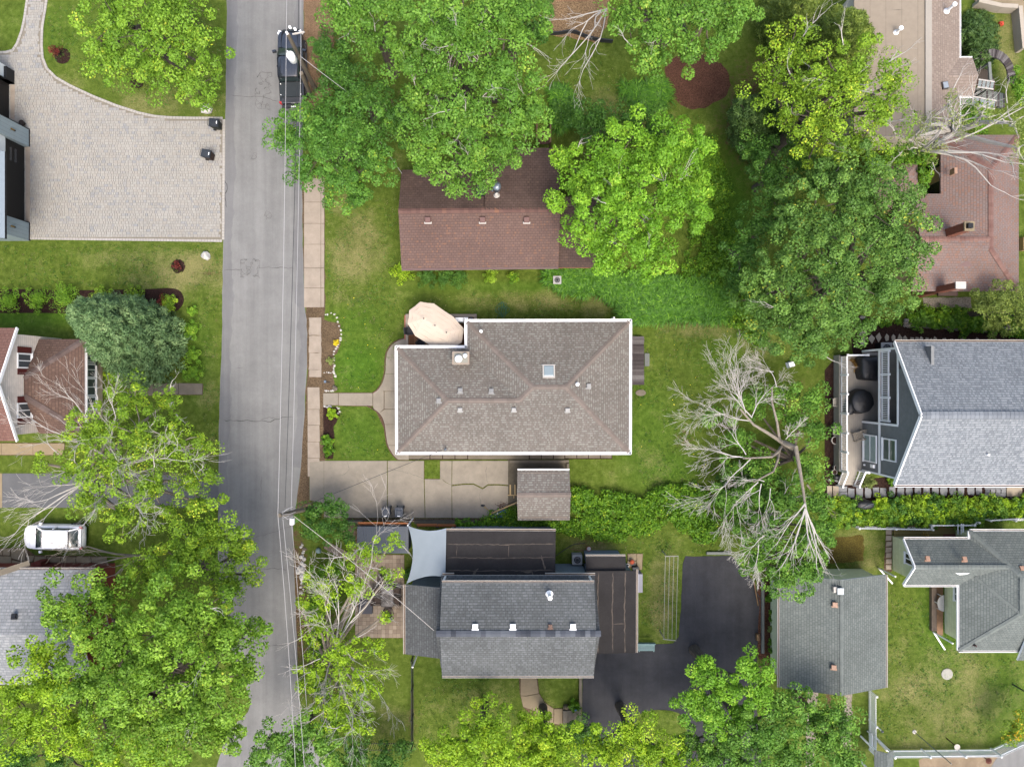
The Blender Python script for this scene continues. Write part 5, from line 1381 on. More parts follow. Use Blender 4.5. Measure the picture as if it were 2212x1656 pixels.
# ================================================================== tan roofed house, upper right corner
h = thing('tan_roof_house', 'house with broad flat tan roof, pale ridge strip and white edged eaves', 'house', (*at(1990, 130)[:2], 0))
zE, zR = 3.0, 3.9
l0, l1, l2, l3 = D7(-230, -160, zE), D7(-230, 1720, zE), D7(732, 1720, zR), D7(690, -160, zR); l3.x = l2.x = (l2.x + l3.x) / 2; l1.x = l0.x
roof([[l0, l1, l2, l3]], TAN_FLAT, h, .14, name='low_roof')
g0, g1, g2, g3 = D7(1085, -160, zE), D7(1100, 735, zE), D7(1112, 1215, zE), D7(1128, 1720, zE)
gx = (g1.x + g2.x) / 2
for g in (g0, g1, g2, g3): g.x = gx
bm0, bm1 = D7(955, 950, 3.35), D7(1345, 955, 3.35)
b1, b2 = D7(1272, 738, zE), D7(1285, 1208, zE); b1.y = g1.y; b2.y = g2.y
kx = gx - (bm0.z - zE) / ((zR - zE) / (gx - l2.x)); bm0 = Vector((kx, bm1.y, bm0.z))
rf = roof([[g0, g1, bm0, g2, g3, l2, l3]], SH_TAN, h, .14)
roof([[b1, g1, bm0, bm1]], SH_TAN, h, .14, name='bay_roof'); roof([[g2, b2, bm1, bm0]], SH_TAN, h, .14, name='bay_roof')
mb = MB(); mb.beam(l3 + Vector((0, 0, .03)), l2 + Vector((0, 0, .03)), .45, .04); mb.build('ridge_strip', M_conc('pale_ridge', S(212, 204, 190), .1), h)
gutter(g0, g1, h, .12, .1, (1, 0, 0), WHITE); gutter(g2, g3, h, .12, .1, (1, 0, 0), WHITE); gutter(g1, b1, h, .12, .1, (0, 1, 0), WHITE); gutter(g2, b2, h, .12, .1, (0, -1, 0), WHITE)
walls([l0 + Vector((.3, 0, 0)), l1 + Vector((.3, 0, 0)), Vector((gx - .4, l1.y, 0)), Vector((gx - .4, l0.y, 0))], 0, zE - .03, CREAM, h)
for x, y, r, hh in ((980, 110, .1, .75), (335, 385, .1, .5)):
    pipe(D7(x, y, 3.8) - Vector((0, 0, .25)), h, WHITE, r, hh, 1.6)
c = D7(925, 1080, 3.6); mb = MB(); mb.obox(c, .42, .5, 3.2, 3.66, .2); sk = mb.build('skylight', WOODOLD, h); mb = MB(); mb.obox(c, .34, .42, 3.661, 3.69, .2); mb.build('skylight_pane', M_glass('skylight_glass', S(190, 200, 208), .1), sk)
for (x0, y0), (x1, y1), n in (((240, 130), (385, 130), 1), ((395, 270), (540, 268), 1), ((550, 335), (660, 335), 1)): crack([D7(x0, y0, 3.6), D7(x1, y1, 3.6)], .05, h, 3.62 + .02 * n, M_plain('roof_seam', S(140, 128, 112)) if 'roof_seam' not in MATS else MATS['roof_seam'], x0, .01, 'seam')
# ------------------------------------------------------------------ vehicles
CARWHITE = M_plain('white_car_paint', S(252, 252, 252, 2.0), .02, 1, .3, .5)
CARBLACK = M_plain('black_car_paint', (.014, .016, .02, 1), .1, 2, .1, .9)
CARGLASS = M_glass('car_glass', (.02, .03, .03, 1), .06)
TYRE = M_plain('tyre_rubber', (.02, .02, .02, 1), .1, 8, .9)
RIM = M_plain('alloy_rim', (.5, .5, .52, 1), .05, 4, .35, .5, .8)
PLASTIC = M_plain('black_plastic', (.025, .027, .03, 1), .15, 6, .6)
REDLAMP = M_plain('red_lamp', (.35, .02, .02, 1), .05, 3, .25, .5)
LAMP = M_plain('clear_lamp', (.75, .77, .8, 1), .05, 3, .15, .6)

def loft(mb, secs, cap=True):
    """secs: closed rings of equal length"""
    base = len(mb.v); n = len(secs[0])
    for s in secs: mb.v += [tuple(p) for p in s]
    for i in range(len(secs) - 1):
        for k in range(n):
            k2 = (k + 1) % n
            mb.f.append((base + i * n + k, base + i * n + k2, base + (i + 1) * n + k2, base + (i + 1) * n + k)); mb.uv.append(None); mb.mi.append(mb.cur)
    if cap:
        mb.f.append(tuple(base + k for k in range(n))[::-1]); mb.f.append(tuple(base + (len(secs) - 1) * n + k for k in range(n))); mb.uv += [None] * 2; mb.mi += [mb.cur] * 2
def ring(x, w, z0, z1, rd=.12, crown=.03):
    """body cross section at x: half width w, floor z0, top z1 (ring counter clockwise seen from +x)"""
    pts = [(-w * .9, z0), (w * .9, z0), (w, z0 + .15), (w, (z0 + z1) / 2), (w * .985, z1 - rd), (w * .93, z1 - rd * .25), (w * .6, z1 + crown * .6), (0, z1 + crown)]
    pts += [(-a, b) for a, b in pts[::-1][1:-2]]
    return [(x, a, b) for a, b in pts]
def lbuild(mb, name, mat, parent, smooth=False):
    o = bpy.data.objects.new(name, mb.mesh(name, mat, Vector((0, 0, 0)), smooth)); COL.objects.link(o); o.parent = parent
    if smooth:
        m = o.modifiers.new('edges', 'EDGE_SPLIT'); m.split_angle = R(38)
    return o
def wheel(parent, x, y, r=.32, w=.22):
    mb = MB(); s = 1 if y > 0 else -1
    prof = [(r * .62, -w / 2), (r * .94, -w / 2), (r, -w * .35), (r, w * .35), (r * .94, w / 2), (r * .62, w / 2)]
    secs = [[(x + q * math.cos(t), y + d, r + q * math.sin(t)) for t in [2 * math.pi * k / 20 for k in range(20)]] for q, d in prof]
    loft(mb, secs); o = lbuild(mb, 'wheel', TYRE, parent)
    mb = MB(); secs = [[(x + q * math.cos(t), y + s * d, r + q * math.sin(t)) for t in [2 * math.pi * k / 16 for k in range(16)]] for q, d in ((r * .61, w * .3), (r * .6, w * .52), (r * .2, w * .46), (.02, w * .47))]
    loft(mb, secs); lbuild(mb, 'rim', RIM, o)

def hatchback(loc, rz):
    t = thing('parked_car', 'white hatchback parked on the grass beside the silver roofed house', 'car', loc); t.rotation_euler = (0, 0, rz)
    mb = MB()  # +x is the nose
    L = [(-2.05, .62, .45, .75), (-2.0, .74, .33, .9), (-1.8, .84, .26, .98), (-1.3, .88, .22, 1.0), (-.4, .885, .2, .98), (.5, .885, .2, .96), (.95, .88, .22, .93), (1.35, .86, .24, .86), (1.7, .8, .28, .78), (1.95, .66, .34, .68), (2.06, .46, .42, .6)]
    loft(mb, [ring(x, w, a, b) for x, w, a, b in L]); lbuild(mb, 'body', CARWHITE, t, True)
    mb = MB()
    G = [(-1.86, .66, .9, 1.02), (-1.5, .7, .9, 1.33), (-1.1, .71, .9, 1.42), (.15, .71, .9, 1.42), (.45, .7, .9, 1.34), (1.02, .7, .88, .95)]
    loft(mb, [ring(x, w, a, b, .08, .03) for x, w, a, b in G]); lbuild(mb, 'windows', CARGLASS, t, True)
    mb = MB(); loft(mb, [ring(x, w, 1.38, z, .05, .03) for x, w, z in ((-1.42, .56, 1.4), (-1.3, .6, 1.44), (-.9, .62, 1.475), (0, .62, 1.475), (.3, .6, 1.435), (.36, .57, 1.41))]); lbuild(mb, 'roof_panel', CARWHITE, t, True)
    for s in (-1, 1):
        for a, b in (((.38, s * .6, 1.4), (1.0, s * .74, .97)), ((-1.4, s * .58, 1.42), (-1.85, s * .68, 1.0)), ((-.35, s * .69, 1.38), (-.4, s * .8, .99)), ((.36, s * .6, 1.435), (-1.4, s * .59, 1.425))):
            mb = MB(); mb.beam(a, b, .09, .045); lbuild(mb, 'pillar', CARWHITE, t)
        mb = MB(); mb.obox((.72, s * .98), .16, .2, .93, 1.06, s * .2, .85); lbuild(mb, 'mirror', CARWHITE, t)
        mb = MB(); mb.hexa([(1.55, s * .58, .62), (1.92, s * .5, .62), (1.85, s * .72, .62), (1.55, s * .83, .62)][::s], [(1.5, s * .6, .79), (1.88, s * .5, .7), (1.8, s * .74, .72), (1.5, s * .815, .78)][::s]); lbuild(mb, 'headlight', LAMP, t)
        mb = MB(); mb.obox((-1.93, s * .7), .16, .2, .75, .93, s * -.35); lbuild(mb, 'tail_light', REDLAMP, t)
        for x in (-1.28, 1.28): wheel(t, x, s * .8, .31, .2)
    mb = MB(); mb.box(-2.03, -.85 + .2, .98, -1.78, .65, 1.03); lbuild(mb, 'spoiler', CARWHITE, t)
    for k in (0, 1): mb = MB(); mb.beam((1.02, -.25 + k * .5, .985), (.78, .2 + k * .4 - .05, 1.1), .03, .02); lbuild(mb, 'wiper', PLASTIC, t)
    return t
p = E7(1118, 555, .9); hatchback((p.x, p.y, 0), math.pi - .01).scale = (1.1, 1.06, 1.02)

def pickup(loc, rz):
    t = thing('pickup_truck', 'black crew cab pickup with covered bed parked at the roadside', 'truck', loc); t.rotation_euler = (0, 0, rz)
    mb = MB()
    L = [(-2.75, .84, .5, .98), (-2.68, .93, .45, 1.02), (-1.2, .96, .4, 1.05), (.3, .96, .4, 1.05), (1.0, .96, .4, 1.06), (1.5, .95, .42, 1.1), (2.2, .92, .44, 1.07), (2.55, .84, .46, 1.0), (2.72, .66, .48, .92), (2.78, .5, .5, .85)]
    loft(mb, [ring(x, w, a, b, .1, .02) for x, w, a, b in L]); lbuild(mb, 'body', CARBLACK, t, True)
    mb = MB(); loft(mb, [ring(x, w, 1.0, b, .1, .05) for x, w, b in ((1.2, .62, 1.12), (1.6, .64, 1.15), (2.3, .58, 1.11), (2.5, .5, 1.03))]); lbuild(mb, 'hood', CARBLACK, t, True)
    mb = MB()
    loft(mb, [ring(x, w, 1.0, b, .08, .02) for x, w, b in ((-1.22, .82, 1.1), (-1.1, .8, 1.72), (.35, .8, 1.74), (.55, .78, 1.66), (1.32, .8, 1.12))]); lbuild(mb, 'windows', CARGLASS, t, True)
    mb = MB(); loft(mb, [ring(x, w, 1.68, z, .05, .02) for x, w, z in ((-1.16, .7, 1.74), (-1.05, .74, 1.78), (.2, .74, 1.8), (.42, .7, 1.75))]); rp = lbuild(mb, 'roof_panel', CARBLACK, t, True)
    for k in range(6):
        mb = MB(); y = -.5 + k * .2; mb.beam((-1.0, y, 1.806), (.2, y, 1.826), .03, .015); lbuild(mb, 'roof_rib', CARBLACK, rp)
    for s in (-1, 1):
        for a, b in (((.45, s * .7, 1.73), (1.3, s * .82, 1.1)), ((-1.12, s * .72, 1.74), (-1.2, s * .84, 1.08)), ((-.3, s * .78, 1.72), (-.3, s * .86, 1.08))):
            mb = MB(); mb.beam(a, b, .1, .05); lbuild(mb, 'pillar', CARBLACK, t)
        mb = MB(); mb.obox((1.0, s * 1.12), .16, .28, 1.12, 1.34, s * .15, .9); lbuild(mb, 'mirror', CARBLACK, t)
        mb = MB(); mb.obox((2.5, s * .76), .28, .26, .8, .98, s * -.5); lbuild(mb, 'headlight', LAMP, t)
        mb = MB(); mb.obox((-2.7, s * .84), .12, .16, .75, 1.06); lbuild(mb, 'tail_light', REDLAMP, t)
        for x in (-1.75, 1.75): wheel(t, x, s * .86, .39, .26)
        mb = MB(); mb.box(-1.0, s * .97, .42, 1.2, s * 1.05, .48); lbuild(mb, 'running_board', PLASTIC, t)
    mb = MB(); mb.hexa([(-2.35, -.82, 1.06), (-1.27, -.82, 1.06), (-1.27, .82, 1.06), (-2.35, .82, 1.06)], [(-2.33, -.8, 1.16), (-1.29, -.8, 1.16), (-1.29, .8, 1.16), (-2.33, .8, 1.16)])
    bc = lbuild(mb, 'bed_cover', M_plain('matte_bed_cover', S(64, 72, 76), .08, 4, .75), t)
    for x in (-2.2, -1.4):
        for y in (-.74, .74): mb = MB(); mb.lathe((x, y, 1.161), [(.035, 0), (.035, .03)], 8); lbuild(mb, 'tie_down', WHITE, bc)
    mb = MB(); mb.box(-2.73, -.7, 1.03, -2.36, .7, 1.05); lbuild(mb, 'tailgate_lip', PLASTIC, t)
    mb = MB(); mb.box(-2.95, -.85, .5, -2.7, .85, .66); bp = lbuild(mb, 'rear_bumper', PLASTIC, t)
    mb = MB(); mb.box(-2.94, -.17, .661, -2.84, .17, .68); lbuild(mb, 'licence_plate', WHITE, bp)
    mb = MB(); mb.box(2.74, -.6, .5, 2.88, .6, .7); lbuild(mb, 'front_bumper', PLASTIC, t)
    return t
p = D3(488, 840, 1.0); pickup((p.x, p.y, .02), math.pi / 2 + .03)

# ------------------------------------------------------------------ wheeled bins
def bin_(loc, rz, label, body, lid, group, hgt=1.02):
    t = thing('wheeled_bin', label, 'bin', loc, group); t.rotation_euler = (0, 0, rz)
    mb = MB(); mb.hexa([(-.24, -.22, .06), (.22, -.22, .06), (.22, .22, .06), (-.24, .22, .06)], [(-.34, -.29, hgt - .06), (.3, -.29, hgt - .06), (.3, .29, hgt - .06), (-.34, .29, hgt - .06)]); lbuild(mb, 'body', body, t)
    mb = MB(); mb.hexa([(-.36, -.31, hgt - .058), (.34, -.31, hgt - .058), (.34, .31, hgt - .058), (-.36, .31, hgt - .058)], [(-.36, -.3, hgt), (.3, -.26, hgt + .03), (.3, .26, hgt + .03), (-.36, .3, hgt)])
    mb.hexa([(-.2, -.2, hgt + .022), (.2, -.18, hgt + .025), (.2, .18, hgt + .025), (-.2, .2, hgt + .022)], [(-.16, -.17, hgt + .05), (.16, -.15, hgt + .05), (.16, .15, hgt + .05), (-.16, .17, hgt + .05)])
    o = lbuild(mb, 'lid', lid, t)
    mb = MB(); mb.box(.2, -.1, hgt + .031, .26, .1, hgt + .036); lbuild(mb, 'print_strip', WHITE, o)
    mb = MB(); mb.tube([(-.4, -.24, hgt - .05), (-.44, -.24, hgt - .03), (-.44, .24, hgt - .03), (-.4, .24, hgt - .05)], .018, 6); lbuild(mb, 'handle', body, t)
    for s in (-1, 1):
        mb = MB(); secs = [[(-.27 + .12 * math.cos(a), s * .25 + d, .12 + .12 * math.sin(a)) for a in [2 * math.pi * k / 12 for k in range(12)]] for d in (-.035, .035)]
        loft(mb, secs); lbuild(mb, 'wheel', TYRE, t)
BINLID = M_plain('slate_bin_lid', S(62, 68, 76), .1, 5, .45, .4); BINBODY = M_plain('dark_green_bin', S(44, 52, 44), .1, 5, .6); BINBROWN = M_plain('brown_bin', S(66, 44, 36), .1, 5, .6)
BINGREY = M_plain('blue_grey_bin', S(90, 98, 110), .1, 5, .5)
for c, rz, lb, bd_ in ((F5(470, 350, 1.0), -.07, 'dark wheeled bin at the top corner of the paver driveway by the road', BINBODY), (F5(240, 1270, 1.0), -.2, 'brown bodied wheeled bin with slate lid standing alone on the paver driveway', BINBROWN)):
    bin_((c.x, c.y, .05), rz, lb, bd_, BINLID, 'wheeled bins')
for x, lb in ((520, 'left of two blue grey wheeled bins at the lower edge of the concrete driveway'), (672, 'right of two blue grey wheeled bins at the lower edge of the concrete driveway')):
    c = D8(x, 58, 1.0); bin_((c.x, c.y, .05), -math.pi / 2, lb, BINGREY, BINGREY, 'wheeled bins', 1.0)

# ------------------------------------------------------------------ utility poles and wires
POLE = M_plain('weathered_pole', S(150, 138, 120), .25, 5, .95, stretch=(4, 4, .6))
WIREM = M_plain('pale_wire', S(226, 224, 222), .05, 2, .5); WIRED = M_plain('dark_wire', S(70, 70, 72), .3, 3, .6)
def pole(base, top, r0, r1, label):
    t = thing('utility_pole', label, 'utility pole', base)
    mb = MB(); mb.tube([base, base.lerp(top, .5), top], [r0, (r0 + r1) / 2, r1], 12); mb.build('shaft', POLE, t)
    return t
b, tp = D3(900, 1240, 0), D3(440, 310, 8.0); b.z = 0
u1 = pole(b, tp, .17, .12, 'tall wooden utility pole with white transformer beside the pickup')
c = D3(500, 690, 6.6); mb = MB(); mb.lathe((c.x, c.y, 6.1), [(.2, 0), (.26, .05), (.27, .8), (.2, .9), (.08, .95)], 18); tr = mb.build('transformer', WHITE, u1, smooth=True)
mb = MB(); mb.lathe((c.x - .05, c.y + .05, 7.0), [(.05, 0), (.07, .1), (.04, .3)], 10); mb.build('bushing', WHITE, tr)
mb = MB(); mb.beam(tp + Vector((.2, .15, -.3)), tp + Vector((1.0, .25, -.2)), .08, .1); mb.build('bracket', WHITE_DIRTY, u1)
for x, y, z in ((412, 275, 8.4), (465, 180, 8.3), (550, 210, 8.1)):
    q = D3(x, y, z); mb = MB(); mb.lathe((q.x, q.y, z - .25), [(.05, 0), (.09, .1), (.06, .15), (.09, .22), (.04, .3)], 10); mb.build('insulator', WHITE, u1)
b2, t2 = D3(835, 1370, 0), D3(662, 960, 4.2); pole(b2, t2, .16, .14, 'short cut off wooden pole leaning behind the pickup')
b3, t3 = F4(575, 432, 0), F4(75, 550, 7.9)
u3 = pole(b3, t3, .17, .13, 'wooden utility pole beside the lower end of the concrete driveway')
mb = MB(); 
for k in range(5):
    a = k * 1.3; q = t3 + Vector((.25 * math.cos(a) + .3, .35 * math.sin(a), -.4)); mb.tube([t3 + Vector((.05, 0, -.3)), q, q + Vector((.3, .1, -.3))], .018, 5)
mb.build('cable_bundle', WIREM, u3)
q = F4(258, 635, 6.3); mb = MB(); mb.box(q.x - .12, q.y - .2, 6.1, q.x + .12, q.y + .2, 6.4); mb.build('junction_box', WHITE, u3)
def sag(a, b, s, n=10): return [a.lerp(b, i / n) - Vector((0, 0, s * 4 * (i / n) * (1 - i / n))) for i in range(n + 1)]
def wire(pts, label, mat=WIREM, r=.016, s=.35):
    mb = MB(); ln = []
    for a, b_ in zip(pts, pts[1:]): ln += sag(a, b_, s if (b_ - a).length > 8 else .05)[(1 if ln else 0):]
    mb.tube(ln, r, 5); mb.top('overhead_wire', mat, label, 'wire', group='overhead wires')
wire([K1(1860, -150, 8.6), D3(412, 275, 8.5), F4(60, 540, 8.2), K7(1895, 1800, 8.2)], 'leftmost pale overhead wire running along the road over the pickup', s=.25)
wire([K1(1950, -150, 7.0), D3(655, 640, 7.0), F4(245, 470, 6.8)], 'pale overhead wire right of the transformer along the right side of the road', s=.2)
wire([K1(1938, -150, 7.2), D3(600, 740, 6.9), F4(160, 440, 7.0)], 'dark overhead wire running between the two pale wires along the road', WIRED, .018, s=.2)
wire([F4(130, 600, 7.3), K7(1955, 1800, 7.3)], 'pale overhead wire in the middle of three below the lower pole', s=.2)
wire([F4(250, 640, 6.4), K7(1995, 1800, 6.4)], 'rightmost pale overhead wire along the road below the lower pole', s=.2)
wire([F4(215, 500, 7.0), K5(680, 1262, 3.45)], 'thin dark service wire sagging from the lower pole to the middle house', WIRED, .016, s=.3)
wire([F4(285, 560, 6.9), K8(595, 785, 6.3)], 'service wire from the lower pole to the dark grey house', WHITE_DIRTY, .018, s=.3)
wire([D3(665, 690, 7.0), D3(1400, 1250, 6.0), F1(150, 300, 3.2)], 'service wire from the upper pole towards the brown house', WIREM, .016, s=.2)

# ------------------------------------------------------------------ umbrella and deck furniture
um = thing('patio_umbrella', 'large beige oval patio umbrella with three vents over the brown deck', 'umbrella', D5(805, 670, .3))
CANVAS = M_plain('beige_canvas', S(244, 226, 204, 1.15), .04, 2, .85, .1)
zc_, zt_ = 2.2, 2.5
rim = [D5(*p, zc_) for p in ((495, 172), (780, 208), (1195, 490), (1415, 740), (1365, 1025), (1225, 1120), (1090, 1190), (800, 1150), (390, 885), (232, 630), (268, 350))]
hubs = [D5(*p, zt_) for p in ((572, 524), (806, 670), (1045, 815))]
mb = MB(); n = len(rim)
def nearest(p): return min(range(3), key=lambda i: (hubs[i].xy - p.xy).length)
near = [0, 0, 1, 2, 2, 2, 2, 1, 0, 0, 0]
near = [0, 1, 2, 2, 2, 2, 2, 1, 0, 0, 0]
for i in range(n):
    j = (i + 1) % n
    A_, B_ = rim[i], rim[j]; ha, hb_ = hubs[near[i]], hubs[near[j]]
    K_ = 4
    for k in range(K_):
        s0, s1 = k / K_, (k + 1) / K_
        def P(e, hh, s): 
            q = e.lerp(hh, s); q.z = zc_ + (zt_ - zc_) * (s ** .85); return q
        m0, m1 = P(A_.lerp(B_, .5) * .985 + ha.lerp(hb_, .5) * .015, ha.lerp(hb_, .5), s0), P(A_.lerp(B_, .5), ha.lerp(hb_, .5), s1)
        m0.z -= .03 * (1 - s0); m1.z -= .03 * (1 - s1)
        mb.face([P(A_, ha, s0), P(A_, ha, s1), m1, m0]); mb.face([m0, m1, P(B_, hb_, s1), P(B_, hb_, s0)])
mb.build('canopy', CANVAS, um)
for hh in hubs:
    mb = MB(); mb.lathe(hh + Vector((0, 0, -.02)), [(.24, 0), (.08, .05), (.03, .06)], 14); v_ = mb.build('vent_cap', CANVAS, um)
    mb = MB(); mb.lathe(hh + Vector((0, 0, .035)), [(.05, 0), (.05, .04), (.02, .06)], 10); mb.build('finial', PLASTIC, v_)
for i in range(n):
    mb = MB(); mb.beam(rim[i] - Vector((0, 0, .03)), hubs[near[i]] - Vector((0, 0, .06)), .03, .02); mb.build('rib', PLASTIC, um)
c = hubs[1]; mb = MB(); mb.tube([(c.x, c.y, .3), (c.x, c.y, zt_ - .05)], .035, 10); mb.build('pole', PLASTIC, um)
mb = MB(); mb.obox(c, .6, .6, .3, .38, .3); mb.build('base', PLASTIC, um)
DARKFAB = M_plain('dark_mesh_fabric', S(72, 74, 80), .1, 9, .8)
def chair(c, rz, zf, label, mat, frame, group, back=.9, w=.52):
    t = thing('patio_chair', label, 'chair', (c.x, c.y, zf), group); t.rotation_euler = (0, 0, rz)
    mb = MB(); mb.box(-.25, -w / 2, .4, .25, w / 2, .45); lbuild(mb, 'seat', mat, t)
    mb = MB(); mb.hexa([(-.3, -w / 2, .45), (-.25, -w / 2, .45), (-.25, w / 2, .45), (-.3, w / 2, .45)], [(-.46, -w / 2, back), (-.41, -w / 2, back), (-.41, w / 2, back), (-.46, w / 2, back)]); lbuild(mb, 'backrest', mat, t)
    for s in (-1, 1):
        mb = MB(); mb.box(-.3, s * (w / 2 + .03) - .025, .6, .26, s * (w / 2 + .03) + .025, .64); lbuild(mb, 'armrest', frame, t)
        for x in (-.26, .24): mb = MB(); mb.box(x - .02, s * (w / 2 + .03) - .02, 0, x + .02, s * (w / 2 + .03) + .02, .6); lbuild(mb, 'leg', frame, t)
    return t
chair(D5(300, 780, .7), .1, .3, 'dark fabric chair under the left end of the beige umbrella', DARKFAB, PLASTIC, 'patio chairs')
chair(D5(540, 990, .7), .9, .3, 'dark fabric chair under the lower edge of the beige umbrella', DARKFAB, PLASTIC, 'patio chairs')
gr = thing('gas_grill', 'white gas grill between the umbrella and the house wall', 'grill', D5(1330, 550, .3))
a, b_ = D5(1225, 495, 1.2), D5(1405, 605, 1.2); mb = MB(); mb.box(a.x, b_.y, .3, b_.x, a.y, 1.1); mb.build('cabinet', WHITE_DIRTY, gr)
mb = MB(); mb.box(a.x + .03, b_.y + .04, 1.101, b_.x - .03, a.y - .03, 1.26); mb.build('lid', WHITE, gr)
a, b_ = D5(1410, 495, 1.15), D5(1495, 620, 1.15); mb = MB(); mb.box(a.x, b_.y, 1.08, b_.x, a.y, 1.12); mb.build('side_shelf', WHITE, gr)
mb = MB(); c = D5(1565, 545, .3); mb.lathe((c.x, c.y, .3), [(.14, 0), (.16, .08), (.15, .3), (.09, .4), (.05, .42)], 14); mb.top('gas_bottle', M_plain('grey_gas_bottle', S(140, 150, 160), .1, 4, .4, .4), 'grey gas bottle on the deck beside the white grill', 'gas bottle', True)
# hose
r = random.Random(3); pts = []
c = K5(1050, 365)
for i in range(70):
    a = i * .52; pts.append(Vector((c.x + (.28 + .18 * math.sin(i * .37)) * math.cos(a) + .12 * math.sin(i * .21), c.y + (.42 + .2 * math.sin(i * .29)) * math.sin(a), .03 + .0008 * i)))
pts += [K5(1015, 400, .03), K5(1018, 430, .03)]
mb = MB(); mb.tube(smooth_line(pts, 2), .02, 5); mb.top('garden_hose', M_plain('green_hose', S(70, 128, 96), .1, 4, .5), 'coiled green garden hose on the lawn above the middle house', 'hose')

# ------------------------------------------------------------------ small things in the yards
def stone(c, rx, ry, rz, label, mat=WHITE_ROCK, sd=1, group=None, name='boulder'):
    mb = MB(); mb.rock(c + Vector((0, 0, rz * .3)), rx, ry, rz, sd, 10, 6); return mb.top(name, mat, label, 'rock', group=group)
stone(K1(1345, 712), .42, .42, .35, 'white boulder under the tree above the paver driveway', sd=3)
stone(K4(1340, 15), .38, .32, .35, 'white boulder on the lawn below the paver driveway', sd=5)
def stones_row(name, pts, parent_kind, mat, size, label=None, sd=1):
    par = sheet(name, [p + Vector((0, 0, 0)) for p in pts[:1]] and [pts[0] + Vector((-.05, -.05, 0)), pts[0] + Vector((.05, -.05, 0)), pts[0] + Vector((0, .05, 0))], .008, SOIL, kind='structure')
    r = random.Random(sd)
    for i, p in enumerate(pts):
        mb = MB(); s = size * r.uniform(.7, 1.25); mb.rock(p + Vector((0, 0, s * .25)), s, s * r.uniform(.7, 1), s * .6, sd * 50 + i, 7, 4); mb.build('stone', mat, par)
fb = [o for o in COL.objects if o.name.startswith('flower_bed')]
def bed_stones(bed, pts, mat, size, sd, nm='stone'):
    r = random.Random(sd)
    for i, p in enumerate(pts):
        mb = MB(); s = size * r.uniform(.6, 1.3); mb.rock(p + Vector((r.uniform(-.04, .04), r.uniform(-.04, .04), s * .2)), s, s * r.uniform(.7, 1), s * .6, sd * 50 + i, 7, 4); mb.build(nm, mat, bed)
bed_stones(fb[0], smooth_line([E2(280, 130), E2(370, 130), E2(420, 250), E2(435, 360), E2(405, 430), E2(370, 500), E2(365, 590), E2(365, 660), E2(360, 700), E2(385, 755)], 3), WHITE_ROCK, .085, 3)
bed_stones(fb[0], [E2(272 + i * 22, 708) for i in range(5)] + [E2(275 + i * 20, 890) for i in range(5)], WHITE_ROCK, .08, 4)
bed_stones(fb[1], [E2(270 + i * 22, 1045) for i in range(4)] + smooth_line([E2(400, 1050), E2(425, 1090), E2(385, 1140)], 2), WHITE_ROCK, .09, 5)
stone(E2(375, 862), .2, .22, .2, 'grey rock at the corner of the front flower bed', CONC_OLD, 9)
fl = thing('solar_lamp', 'small blue grey garden lamp lying in the front flower bed', 'lamp', E2(285, 800))
mb = MB(); mb.obox(E2(280, 798), .16, .18, .08, .16, 0); mb.build('head', M_plain('blue_grey_plastic', S(140, 160, 180)), fl)
mb = MB(); mb.tube([E2(290, 803, .1), E2(325, 803, .04)], .02, 6); mb.build('stake', PLASTIC, fl)
mb = MB(); q = [E8(460 + 60 * math.cos(a) * 1.5 + 65, 1452 + 55 * math.sin(a)) for a in [i / 20 * 6.283 for i in range(20)]]; mb.prism(q, 0, .07); mb.top('oval_stepping_stone', CONC_OLD, 'oval concrete stepping stone in the grass below the dark stoop', 'stepping stone')
for (x, y), lb in (((450, 228), 'left of two grey slats leaning at the edge of the daylilies'), ((815, 235), 'right of two grey slats leaning at the edge of the daylilies')):
    mb = MB(); a = E8(x - 30, y + 20); b_ = E8(x + 30, y - 22, .4); mb.beam(Vector((a.x, a.y, 0)), b_, .12, .03); mb.top('plant_marker', MATS['pale_grey_wood'], lb, 'marker', group='leaning slats')
# paving and lumber by the shed
LUM = M_plain('fresh_lumber', S(226, 196, 142), .1, 8)
t = thing('timber_trestle', 'pale lumber frame with two posts on the soil beside the shed', 'lumber', E1(830, 780))
for x in (790, 877): 
    a, b_ = E1(x - 12, 680, .12), E1(x + 12, 865, .12); mb = MB(); mb.box(a.x, b_.y, .03, b_.x, a.y, .12); mb.build('plank', LUM, t)
a, b_ = E1(740, 866, .14), E1(925, 880, .14); mb = MB(); mb.box(a.x, b_.y, .05, b_.x, a.y, .14); mb.build('plank', LUM, t)
a, b_ = E1(850, 882, .12), E1(863, 930, .12); mb = MB(); mb.box(a.x, b_.y, .03, b_.x, a.y, .12); mb.build('plank', LUM, t)
mb = MB(); mb.beam(E1(440, 1210, .25), E1(915, 1005, .3), .1, .05); mb.top('lumber_board', LUM, 'long pale board lying diagonally at the end of the concrete driveway', 'board')
t = thing('tarp_box', 'blue tarp covered box full of scraps below the diagonal board', 'box', E1(600, 1200))
q = [E1(395, 1255), E1(725, 1115), E1(725, 1255), E1(500, 1290)]; mb = MB(); mb.prism(q, 0, .22); mb.build('tarp', M_plain('blue_tarp', S(62, 132, 196), .3, 5, .5), t)
r = random.Random(8)
for i in range(24):
    c = E1(r.uniform(500, 690), r.uniform(1190, 1250), .23); mb = MB(); mb.obox(c, r.uniform(.04, .14), r.uniform(.03, .08), .22, .26, r.uniform(0, 3)); mb.build('scrap', r.choice([WHITE, LUM, COPPER, PLASTIC, METAL]), t)
t = thing('yard_tool', 'black and yellow yard tool lying on the concrete driveway', 'tool', E1(290, 1070))
mb = MB(); mb.tube([E1(300, 1085, .06), E1(430, 1185, .06)], .022, 6); mb.build('handle', M_plain('yellow_plastic', S(222, 180, 60)), t)
mb = MB(); mb.rock(E1(280, 1065, .08), .16, .1, .1, 4); mb.build('head', PLASTIC, t)
